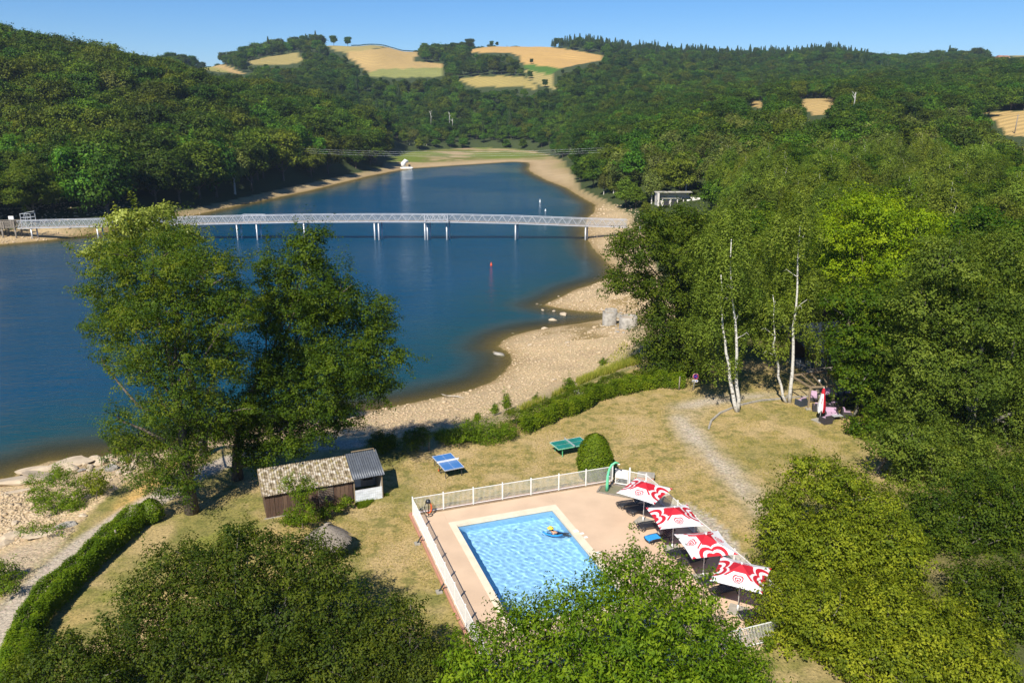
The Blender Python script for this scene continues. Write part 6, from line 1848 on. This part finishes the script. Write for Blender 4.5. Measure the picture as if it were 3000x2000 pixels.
# utility box right of the gate
x, y = loc(1892, 1402); e = empty('utility_box', (x, y, hz(x, y)), -.2, 'low brick utility box with grey lid outside the gate', 'utility box')
mb = MB(); mb.box((0, 0, .14), (1.15, .75, .28)); mb.build('body', M['terracotta'], e); mb = MB(); mb.box((0, 0, .31), (1.25, .85, .06)); mb.build('lid', M['concrete'], e)

# ------------------------------------------------------------------ footbridge over the lake
BY = 190.5
def bz(x):   # bottom chord height along the bridge
    return float(np.interp(x, [-118, -98, -66, -50, -33, -15, 1, 17, 34], [-1.2, -.75, -.05, .25, .35, .30, -.05, -.65, -1.15]))
X0, X1 = -117.5, 27.4
br = empty('footbridge', (0, BY, 0), 0, 'long white steel truss footbridge crossing the lake on slim piers', 'bridge')
HT, WD = 1.72, 1.9
n = int((X1 - X0) / 2.37); st = (X1 - X0) / n
xs = [X0 + i * st for i in range(n + 1)]
chn = 6
for k in range(0, n, chn):
    seg = xs[k:min(k + chn, n) + 1]
    for s in (-1, 1):
        for zoff, nm, w, h in ((HT, 'top_chord', .13, .12), (0, 'bottom_chord', .16, .18)):
            mb = MB()
            for a, b in zip(seg[:-1], seg[1:]): mb.bar((a, s * WD / 2, bz(a) + zoff), (b, s * WD / 2, bz(b) + zoff), w, h)
            mb.build(nm, M['bridge'], br)
    mb = MB()
    for a, b in zip(seg[:-1], seg[1:]): mb.bar((a, 0, bz(a) + .16), (b, 0, bz(b) + .16), WD - .25, .06)
    mb.build('walkway', M['walkway'], br)
    for s in (-1, 1):
        mb = MB()
        for a, b in zip(seg[:-1], seg[1:]):
            mb.add([(a, s * (WD / 2 - .1), bz(a) + .2), (b, s * (WD / 2 - .1), bz(b) + .2), (b, s * (WD / 2 - .1), bz(b) + HT - .15), (a, s * (WD / 2 - .1), bz(a) + HT - .15)], [(0, 1, 2, 3)])
            mb.bar((a, s * (WD / 2 - .12), bz(a) + .62), (b, s * (WD / 2 - .12), bz(b) + .62), .05)
        mb.build('netting_panel', [M['net']], br)
dl_ = {}
for i in range(n):
    for s in (-1, 1):
        a, b = xs[i], xs[i + 1]; m_ = (a + b) / 2
        key = 'brace'
        for (p, q) in (((a, bz(a)), (m_, bz(m_) + HT)), ((m_, bz(m_) + HT), (b, bz(b)))):
            if key not in dl_:
                mb = MB(); mb.bar((0, 0, 0), (st / 2, 0, HT), .075, .07); dl_[key] = mb.mesh('brace', M['bridge'])
            up = q[1] > p[1]
            o = link('brace', dl_[key], br, (p[0], s * WD / 2, p[1]) if up else (q[0], s * WD / 2, q[1]), None, None if up else (-1, 1, 1))
# viewing platforms
for (xa, xb, sy) in ((-64.5, -59.3, 1), (-20.6, -15.2, -1)):
    y0, y1 = (sy * WD / 2, sy * (WD / 2 + 1.0)); ym = (y0 + y1) / 2; z = bz((xa + xb) / 2)
    mb = MB(); mb.box(((xa + xb) / 2, ym, z + .1), (xb - xa, 1.0, .16)); mb.build('platform', M['galv'], br)
    mb = MB()
    for (p, q) in (((xa, y1), (xb, y1)), ((xa, y0), (xa, y1)), ((xb, y0), (xb, y1))):
        for zz in (HT + .05, .75): mb.bar((p[0], p[1], z + zz), (q[0], q[1], z + zz), .12)
    for x in (xa, xb): mb.box((x, y1, z + HT / 2), (.16, .16, HT))
    k = 4
    for i in range(k):
        a = xa + (xb - xa) * i / k; b = a + (xb - xa) / k / 2; c = a + (xb - xa) / k
        mb.bar((a, y1, z), (b, y1, z + HT), .09); mb.bar((b, y1, z + HT), (c, y1, z), .09)
    mb.build('platform_railing', M['bridge'], br)
def pier(px, py, n_=2, dx=.55, zb=-6.5, extra=0):
    x, y = at(px, py, ZW); 
    e = None
    zt = bz(x) - .15
    for k in range(n_):
        s = -1 if k == 0 else 1
        mb = MB(); mb.tube([(x + (dx if k else 0), s * WD * .36, zb), (x + (dx if k else 0), s * WD * .36, zt)], .17, 10); mb.build('pier_column', M['galv'], br)
    mb = MB(); mb.box((x + dx * .25, 0, zt + .02), (.5, WD * .95, .22)); mb.build('pier_cap', M['galv'], br)
for q in [(119, 697), (309, 697), (708, 698), (763, 699), (898, 700), (1100, 702), (1112, 702), (1245, 704), (1253, 703), (1309, 704), (1510, 702), (1714, 702), (1860, 690)]: pier(*q, zb=-6.5 if q[0] > 250 and q[0] < 1800 else -4.6)
# cage gate at the left end
mb = MB()
xa, xb, z = -116.4, -114.0, bz(-115)
for x in (xa, xb):
    for s in (-1, 1): mb.box((x, s * WD / 2, z + 1.8), (.10, .10, 3.3))
for zz in (3.4, 2.5):
    for s in (-1, 1): mb.bar((xa, s * WD / 2, z + zz), (xb, s * WD / 2, z + zz + (.4 if s > 0 and zz > 3 else 0)), .1)
    for x in (xa, xb): mb.bar((x, -WD / 2, z + zz), (x, WD / 2, z + zz), .1)
for x in (xa + .8, xa + 1.6): mb.box((x, -WD / 2, z + 2.5), (.06, .06, 1.7))
mb.build('entrance_cage', M['galv'], br)
# timber landing at the left end
ld = empty('boardwalk', (-117.6, BY, 0), 0, 'weathered timber boardwalk with railing at the left end of the footbridge', 'boardwalk')
for k in range(26): mb = MB(); mb.box((-.35 - k * .62, 0, -.95 - k * .02), (.56, 3.0, .10)); mb.build('board', M['greytimber'], ld)
for s in (-1, 1):
    for k in range(7): mb = MB(); mb.box((-.3 - k * 2.5, s * 1.5, -.3 - k * .08), (.28, .28, 1.9)); mb.build('post', M['greytimber'], ld)
    mb = MB(); mb.bar((0, s * 1.5, .55), (-16, s * 1.5, .1), .2, .16); mb.build('handrail', M['greytimber'], ld)
    mb = MB()
    for k in range(38): mb.bar((-.3 - k * .42, s * 1.5, -.85 - k * .012), (-.3 - k * .42, s * 1.5, .5 - k * .012), .12, .06)
    mb.build('baluster_row', M['greytimber'], ld)['kind'] = 'stuff'
for x in (-.4, -3.5, -6.5, -13):
    for s in (-1, 1): mb = MB(); mb.tube([(x, s * 1.2, -4.6), (x, s * 1.2, -1.0)], .2, 7); mb.build('pile', M['greytimber'], ld)
for s in (-1, 1): mb = MB(); mb.bar((-6.5, s * 1.2, -3.9), (-3.5, s * 1.2, -1.3), .16); mb.bar((-3.5, s * 1.25, -3.9), (-6.5, s * 1.25, -1.3), .16); mb.build('cross_brace', M['greytimber'], ld)
mb = MB(); mb.box((-2.6, 1.6, 1.0), (1.2, .3, .8)); mb.build('sign_box', M['white'], ld)
# concrete ramp end on the right
# ------------------------------------------------------------------ things on and round the lake
def buoy(px, py, mat, lb, r=.28, h=.9):
    x, y = at(px, py, ZW); e = empty('buoy', (x, y, ZW), 0, lb, 'buoy', 'buoys on the lake')
    mb = MB(); mb.lathe([(0, -.25), (r * .8, -.2), (r, .05), (r * .75, h * .45), (r * .3, h * .7)], 12); mb.build('float', M[mat], e)
    mb = MB(); mb.lathe([(r * .3, h * .7), (r * .32, h * .95), (0, h)], 10); mb.build('top', M[mat], e)
buoy(1439, 778, 'buoyred', 'small orange red buoy in front of the footbridge', .24, .7)
buoy(1582, 592, 'white', 'taller white buoy behind the footbridge', .28, 1.0)
buoy(1598, 618, 'white', 'smaller white buoy nearer the footbridge', .24, .7)
x, y = at(1192, 494, ZW)
e = empty('pedal_boat', (x, y, ZW), .3, 'white boat with canopy moored at the far left shore', 'boat')
for s in (-1, 1):
    mb = MB(); mb.tube([(-3.4, s * 1.1, .3), (-2.2, s * 1.1, .1), (2.2, s * 1.1, .1), (3.2, s * 1.1, .5)], [.2, .55, .55, .15], 10); mb.build('hull', M['white'], e)
mb = MB(); mb.box((0, 0, .75), (4.6, 2.6, .25)); mb.build('cockpit', M['white'], e)
mb = MB(); mb.tube([(-1.9, 0, .9), (-1.9, 0, 2.5), (-.6, 0, 3.9), (.9, 0, 3.6)], [1.1, 1.3, 1.1, .4], 12); mb.build('slide', M['white'], e)
mb = MB(); mb.box((1.4, 0, 1.4), (.9, 1.6, 1.2)); mb.build('seat', M['dark'], e)

# rocks
def rock_mesh(seed, mat, flat=.6, sub=2, jag=.30):
    import bmesh
    rng = np.random.default_rng(seed)
    bm = bmesh.new(); bmesh.ops.create_icosphere(bm, subdivisions=sub, radius=1)
    pl = [(Vector(rng.normal(0, 1, 3)).normalized(), rng.uniform(.55, .9)) for _ in range(11)]
    for v in bm.verts:
        p = v.co.copy()
        for d, k in pl:
            q = p.dot(d)
            if q > k: p -= d * (q - k)
        v.co = Vector((p.x * (1 + rng.normal(0, .02)), p.y * .8, p.z * flat))
    me = bpy.data.meshes.new('rock'); bm.to_mesh(me); bm.free(); me.materials.append(mat); return me
RM = [rock_mesh(s, M['rock'] if s % 4 else M['rockg']) for s in range(8)]
BIGR = [rock_mesh(40 + s, M['rock'], .35, 3) for s in range(3)]
def rock(px, py, sx, sy=None, lb=None, grp=None, z=None, big=False, rz=None, sz=None, rng=np.random.default_rng(3)):
    zz = -2.5
    for _ in range(4):
        x, y = at(px, py, zz); zz = max(hz(x, y), ZW - .15)
    me = BIGR[int(rng.integers(3))] if big else RM[int(rng.integers(8))]
    o = link('rock', me, None, (x, y, zz + (sz or sx) * .08), (rng.normal(0, .12), rng.normal(0, .12), rng.uniform(0, 6.28) if rz is None else rz), (sx, sy or sx * .8, sz or sx * .8))
    return tag(o, lb, 'rock', grp)
rng = np.random.default_rng(14)
WALL = [(235, 1345), (330, 1338), (400, 1335), (400, 1385), (370, 1392), (300, 1385), (240, 1380), (165, 1378), (180, 1360)]
cand = []
for _ in range(900):
    px, py = rng.uniform(150, 410), rng.uniform(1332, 1395)
    s = rng.uniform(.42, .85)
    if not in_poly([px], [py], WALL)[0]: continue
    x, y = at(px, py, -2)
    if any(math.hypot(x - a, y - b) < (s + t) * .62 for a, b, t in cand): continue
    cand.append((x, y, s)); rock(px, py, s, None, 'pale boulder heaped in the rock wall at the water edge, lower left', 'boulders of the rock wall at the lower left shore', sz=s * .95, rng=rng)
rock(118, 1380, 2.0, .8, 'pointed pale rock rising from the water at lower left', None, big=True, rz=.25, sz=1.2)
rock(205, 1362, 2.2, 1.2, 'large pale rock slab at the left end of the boulder wall', None, big=True, rz=.5, sz=1.6)
rock(60, 1412, 3.4, 1.6, 'broad flat pale rock shelf at the left edge of the shore', None, big=True, rz=.2, sz=1.3)
rock(140, 1402, 2.2, 1.2, 'second flat rock shelf behind the willow shrub', None, big=True, rz=.3, sz=1.0)
rock(60, 1438, 1.6, .35, 'low thin rock ledge in the brown puddle at left', None, big=True, rz=.3, sz=.35)
rock(40, 1580, 1.0, .7, 'dark grey boulder beside the creeping shrub', None, rz=.4); rock(15, 1600, .8, .6, 'second grey boulder at the left edge', None)
rock(140, 1562, 1.5, .7, 'weathered grey and white outcrop below the willow shrub', None, big=True, rz=.5, sz=.6); rock(190, 1545, .8, .45, 'whitish broken stone right of the outcrop', None, rz=.3)
rock(245, 1512, .35, None, 'single white stone on the orange grass', None); rock(45, 1535, .5, None, 'lone dark stone on the pale pebbles at left', None)
for i, (px, py, s, lb) in enumerate([(1573, 892, .6, 'left one of two stones awash off the spit'), (1585, 893, .5, 'right one of two stones awash off the spit'), (1590, 911, .8, 'stone awash below the spit, leftmost'), (1606, 910, .5, 'small stone awash beside it'),
        (1621, 914, .9, 'elongated stone at the mouth of the creek'), (1651, 925, 1.5, 'largest pale rock in the creek mouth'), (1622, 940, 1.3, 'flat rock in the water south of the creek mouth'), (1465, 1041, 1.5, 'dark wet rock at the corner of the little bay'),
        (1597, 963, 1.0, 'pale rock at the water edge of the middle spit'), (1446, 1033, .5, 'small dark stone left of the wet rock'), (1502, 977, .5, 'small stone at the tip of the middle spit'), (1742, 816, .5, 'stone in the shallows at the top spit'), (1636, 869, .6, 'stone at the waterline left of the top spit'),
        (1553, 1010, .6, 'dark stone lying on the middle of the beach'), (1663, 1005, .8, 'grey stone near the wet patch of the beach'), (1665, 1013, .5, 'smaller grey stone touching it'), (1620, 1115, .9, 'grey stone at the bend of the beach near the weeds'), (1690, 1150, 1.2, 'dark grey rock at the foot of the hedge sapling')]):
    rock(px, py, s * .62, None, lb, 'rocks at the near shore', rng=rng)
# stones round the ruined footing
for _ in range(46):
    px, py = rng.uniform(1758, 1870), rng.uniform(905, 975); rock(px, py, rng.uniform(.18, .42), None, 'loose pale stone round the concrete rings', 'loose stones round the concrete rings', rng=rng)
# pebbles and stones strewn along the shores
def pebbles(n, seed):
    import bmesh
    bm = bmesh.new(); bmesh.ops.create_icosphere(bm, subdivisions=1, radius=1); bv = np.array([v.co[:] for v in bm.verts]); bf = np.array([[v.index for v in f.verts] for f in bm.faces]); bm.free()
    rng = np.random.default_rng(seed)
    V, F = [], []
    regs = [([(1000, 1215), (1440, 1125), (1500, 1060), (1470, 1000), (1640, 960), (1800, 950), (1850, 1000), (1800, 1060), (1650, 1100), (1500, 1200), (1200, 1270), (1000, 1280)], 1.0),
            ([(1600, 895), (1660, 865), (1790, 810), (1850, 800), (1900, 880), (1860, 940), (1700, 910)], .5), ([(0, 1440), (200, 1440), (330, 1390), (400, 1380), (300, 1450), (150, 1560), (0, 1620)], .9),
            ([(0, 650), (400, 640), (640, 600), (640, 615), (420, 660), (120, 705), (0, 712)], .45), ([(1700, 600), (1880, 600), (1900, 700), (1850, 780), (1740, 720)], .4)]
    tot = 0
    for poly, w in regs:
        m = int(n * w); A = np.array(poly, float); c = 0
        while c < m:
            px, py = rng.uniform(A[:, 0].min(), A[:, 0].max(), 500), rng.uniform(A[:, 1].min(), A[:, 1].max(), 500)
            k = in_poly(px, py, poly); px, py = px[k], py[k]
            u, v = (px - 1500) / CF, (1000 - py) / CF; yy, ww = _c + v * _s, -_s + v * _c
            X = Y = None; z = np.full(len(px), -3.0)
            for _ in range(3):
                t = (z - CH) / ww; X, Y = u * t, yy * t; z = height(X, Y)
            k = ~in_poly(X, Y, LAKE) | (rng.random(len(X)) < .1)
            for x, y, zz in zip(X[k], Y[k], z[k]):
                s = rng.uniform(.035, .10) * (1 + y / 90) * (1.8 if rng.random() < .05 else 1)
                q = bv * (1 + rng.normal(0, .16, bv.shape)) * np.array([s, s * rng.uniform(.6, 1), s * .5]); a = rng.random() * 6.28
                R = np.array([[math.cos(a), -math.sin(a), 0], [math.sin(a), math.cos(a), 0], [0, 0, 1]])
                V.append(q @ R.T + np.array([x, y, zz + s * .15])); F.append(bf + 12 * (tot)); tot += 1; c += 1
                if c >= m: break
    me = np_mesh('pebbles', np.concatenate(V), np.concatenate(F), simple('beach_stone', (.50, .39, .25), .9, col2=(.36, .275, .17), scale=1.5)); tag(link('pebbles', me), 'pale pebbles and stones strewn along the beaches', kind='stuff')
pebbles(1500, 19)
# concrete rings of the old culvert
for i, (px, py, r, h, lb) in enumerate([(1790, 922, .95, 1.2, 'upper concrete ring of the ruined culvert, half behind leaves'), (1785, 951, 1.0, 2.1, 'middle concrete ring filled with rubble at the creek'), (1840, 962, 1.25, 1.9, 'right concrete ring under the oak branches')]):
    zz = -3
    for _ in range(3): x, y = at(px, py, zz); zz = hz(x, y)
    e = empty('concrete_ring', (x, y, zz - .2), 0, lb, 'concrete ring', 'concrete rings of the old culvert')
    mb = MB(); mb.lathe([(r, 0), (r, h), (r - .14, h), (r - .14, h - .5)], 20); mb.build('ring', M['rockg'], e)
    mb = MB(); mb.lathe([(r - .14, h - .3), (r * .4, h - .18), (0, h - .2)], 12); mb.build('rubble_fill', M['rock'], e)
x, y = at(1815, 948, -3); zz = hz(x, y)
e = empty('concrete_slab', (x, y, zz + 1.0), -.55, 'fallen concrete slab bridging two culvert rings', 'slab')
mb = MB(); mb.box((0, 0, 0), (4.0, .5, .3), ry=.22); mb.box((0, .35, .02), (4.0, .14, .55), ry=.22); mb.build('beam', M['concrete'], e)
# driftwood
x, y = at(1330, 1163, -3.6); e = empty('driftwood', (x, y, hz(x, y) + .08), 0, 'bleached forked branch lying at the water line', 'branch')
mb = MB(); mb.tube([(-1.3, .5, .1), (-.7, .15, .12), (.2, .1, .1), (1.3, -.5, .05)], [.03, .06, .07, .03], 6); mb.tube([(-.7, .15, .12), (-1.1, .0, .3), (-1.4, .1, .35)], [.05, .03, .01], 5); mb.tube([(.2, .1, .1), (.8, .0, .25)], [.04, .012], 5); mb.build('limb', DEADW, e)

# ------------------------------------------------------------------ boathouse in the trees
x, y = at(1960, 604, 1.0); yb = y
bx0 = at_y(1925, 600, yb)[0]; zg = hz(bx0 + 5, yb)
kk = pxm(yb, 2)
zt_ = at_y(1960, 560, yb)[2]; zb_ = at_y(1960, 604, yb)[2]
bh = empty('boathouse', (bx0, yb, zb_), 0, 'derelict pale boathouse with leaf strewn flat roof among the trees on the right bank', 'boathouse')
Wd = 9.3
hgt = zt_ - zb_
mb = MB(); mb.box((Wd / 2, 3.6, hgt * .42), (Wd, .3, hgt * .85)); mb.build('back_wall', M['wall'], bh)
mb = MB(); mb.box((.3, 1.8, hgt * .42), (.5, 3.6, hgt * .85)); mb.build('side_wall', M['wall'], bh)
mb = MB(); mb.box((Wd / 2, 2.6, hgt * .88), (Wd + .6, 2.4, .18)); mb.build('roof', M['ruinroof'], bh)
mb = MB(); mb.box((Wd / 2 + .7, .6, hgt * .50), (Wd - 1.2, 1.4, .14), rx=-.06); mb.build('lower_roof', M['ruinroof'], bh)
for x_ in (1.4, 3.6, 5.4, 7.0): mb = MB(); mb.box((x_, -.05, hgt * .22), (.22, .22, hgt * .46)); mb.build('post', M['wall'], bh)
for x_ in (2.5, 4.5): mb = MB(); mb.box((x_, .3, hgt * .2), (1.5, .06, hgt * .36)); mb.build('window', M['dark'], bh)
mb = MB(); mb.box((8.4, -.1, hgt * .22), (1.0, .2, hgt * .44)); mb.build('door_frame', M['white'], bh)
mb = MB(); mb.box((7.6, .1, hgt * .62), (2.6, 1.6, .12), rx=-.1); mb.build('slate_awning', M['pavroof'], bh)
aw = empty('awning', (bx0 + 9.2, yb - .3, zb_), 0, 'small pale sheet awning right of the derelict boathouse', 'awning')
mb = MB(); mb.add([(0, 0, hgt * .36), (3.4, 0, hgt * .34), (3.9, 1.8, hgt * .50), (0, 1.8, hgt * .56)], [(0, 1, 2, 3)]); mb.add([(0, 0, hgt * .34), (3.4, 0, hgt * .32), (3.9, 1.8, hgt * .48), (0, 1.8, hgt * .54)], [(3, 2, 1, 0)]); mb.build('sheet', M['wall'], aw)
for x_ in (.2, 3.2): mb = MB(); mb.box((x_, .1, hgt * .15), (.15, .15, hgt * .36)); mb.build('pole', M['galv'], aw)

# ------------------------------------------------------------------ cables across the lake
cb = empty('power_line', (0, 0, 0), 0, 'three thin power cables crossing the far end of the lake', 'power line')
A = at_y(600, 428, 330); B = at_y(2000, 432, 300)
for k in range(3):
    pts = []
    for i in range(25):
        t = i / 24
        pts.append((A[0] + (B[0] - A[0]) * t, A[1] + (B[1] - A[1]) * t + k * .8, A[2] + (B[2] - A[2]) * t + k * .75 - 4 * 3.6 * t * (1 - t)))
    mb = MB(); mb.tube(pts, .018, 4); mb.build('cable', M['galv'], cb)
for P, lb in ((A, 'utility pole hidden in the left wood carrying the cables'), (B, 'utility pole among the right bank trees carrying the cables')):
    g = hz(P[0], P[1]); e = empty('utility_pole', (P[0], P[1] + .8, g), 0, lb, 'pole'); mb = MB(); mb.tube([(0, 0, -.5), (0, 0, P[2] - g + 2)], [.2, .14], 7); mb.build('mast', M['greytimber'], e); mb = MB(); mb.box((0, 0, P[2] - g + .7), (.14, 2.6, .14)); mb.build('crossarm', M['greytimber'], e)
p = hit(2972, 392, 100, 600); e = empty('utility_pole', p, 0, 'thin wooden utility pole standing in the far right wheat field', 'pole')
zt_ = at_y(2977, 336, p[1])[2]
mb = MB(); mb.tube([(0, 0, -1), (.2, 0, zt_ - p[2])], [.22, .16], 7); mb.build('mast', M['greytimber'], e); mb = MB(); mb.box((.2, 0, zt_ - p[2] - .3), (1.6, .14, .14)); mb.build('crossarm', M['greytimber'], e)

# ------------------------------------------------------------------ single trees on the far fields
def far_tree(px, pyb, pyt, lb, kind='dark', y0=400, wide=1.0, name='field_tree'):
    X, Y, Z = hit(px, pyb, y0)
    zt = at_y(px, pyt, Y)[2]; h = max(zt - Z, 2.0)
    fm, tm = WV[kind][0]
    s = h / 13.3
    e = empty(name, (X, Y, Z - .3 * s), px * .7, lb, 'tree', 'single trees on the far fields', (s * wide, s * wide, s))
    link('trunk', tm, e); link('crown', fm, e)
for px, b, t, lb in [(502, 162, 150, 'tiny round tree on the skyline, first right of the wooded left hill'), (526, 168, 157, 'small skyline tree, second from the left hill'), (535, 168, 156, 'small skyline tree touching the second one'), (564, 178, 160, 'larger dark skyline tree on the sloping left field'),
        (977, 113, 102, 'round tree on the crest of the pale green field'), (1018, 114, 106, 'lower dark tree right of the round crest tree'), (1440, 134, 119, 'taller tree on the skyline left of the golden field'), (1456, 134, 122, 'small tree touching the taller skyline tree at the golden field'),
        (1557, 188, 171, 'small oval tree on the edge of green and golden fields'), (1553, 232, 206, 'dark tree beside the tan field below the green one'), (1597, 257, 231, 'dark bushy tree at the bottom of the tan field'), (2741, 169, 153, 'leaning tree alone on the right skyline'), (2612, 168, 158, 'small tree on the skyline left of the leaning one')]:
    far_tree(px, b, t, lb)
# hedgerow along the crest
pts = []
for i in range(70):
    t = i / 69; px = 1030 + 195 * t; py = 115 + 28 * t
    X, Y, Z = hit(px, py + 2, 700); pts.append((X, Y, Z, 0, (.16, .16, .13), (0, 0, i * 1.3)))
o = instance_object('hedgerow', pts, FARW); tag(o, 'thin dark hedgerow along the crest of the pale field', kind='stuff')
# white snags at the head of the lake and bare twigs
for i, (px, b, t, lb) in enumerate([(1262, 356, 326, 'bleached dead trunk leaning at the head of the lake'), (1316, 364, 330, 'upright bleached dead trunk right of the leaning one'), (1325, 362, 347, 'short bleached stump beside the upright dead trunk'), (2502, 300, 270, 'bare silvery tree top above the right bank wood')]):
    Y = 640 if i < 3 else 330
    p = at_y(px, b, Y); zt = at_y(px, t, Y)[2]; h = zt - p[2]; g = hz(p[0], Y)
    e = empty('dead_tree', (p[0], Y, g), 0, lb, 'dead tree'); mb = MB(); rg = np.random.default_rng(i)
    mb.tube([(0, 0, max(0, p[2] - g - 3)), (.3, 0, p[2] - g + h * .5), (-.6 if i == 0 else .2, 0, p[2] - g + h)], [.24, .18, .07], 6)
    mb.build('trunk', BIRCH, e); mb = MB()
    for k in range(5):
        z = p[2] - g + h * rg.uniform(.3, .95); a = rg.uniform(-1, 1); mb.tube([(.1, 0, z), (a * 1.8, rg.normal(), z + 1.6)], [.14, .04], 4, cap=False)
    mb.build('branch_stubs', BIRCH, e)
# far farm
for px, py, w_, lb in [(2935, 176, 16, 'long low farm building with reddish roof on the right skyline'), (2862, 176, 8, 'small grey roofed farm building left of the long one')]:
    X, Y, Z = hit(px, py + 5, 700); k = pxm(Y, Z); W_ = w_ * 2 * k; e = empty('farmhouse', (X, Y, Z), .1, lb, 'farmhouse')
    mb = MB(); mb.box((0, 0, 2), (W_, 9, 5)); mb.build('wall', M['wall'], e)
    mb = MB(); mb.add([(-W_ / 2 - .5, -5.2, 4.2), (W_ / 2 + .5, -5.2, 4.2), (W_ / 2 + .5, 0, 7.4), (-W_ / 2 - .5, 0, 7.4), (-W_ / 2 - .5, 5.2, 4.2), (W_ / 2 + .5, 5.2, 4.2)], [(0, 1, 2, 3), (3, 2, 5, 4), (0, 3, 4), (1, 5, 2)]); mb.build('roof', M['brickred' if w_ > 10 else 'roofmetal'], e)
    for q in range(3): mb = MB(); mb.box((-W_ * .3 + q * W_ * .3, -4.55, 2.2), (1.4, .1, 1.6)); mb.build('window', M['dark'], e)
# ------------------------------------------------------------------ the air
HAZE = True
if HAZE:
    hv = bpy.data.materials.new('haze'); hv.use_nodes = True; nt = hv.node_tree; nt.nodes.clear()
    out = nt.nodes.new('ShaderNodeOutputMaterial'); vo = nt.nodes.new('ShaderNodeVolumePrincipled')
    vo.inputs['Color'].default_value = (.62, .78, 1.0, 1); vo.inputs['Density'].default_value = .00011; vo.inputs['Anisotropy'].default_value = .2
    nt.links.new(vo.outputs[0], out.inputs['Volume'])
    mb = MB(); mb.box((0, 1700, 75), (9000, 4200, 180)); tag(mb.build('haze', hv), 'thin pale blue summer haze', kind='stuff')
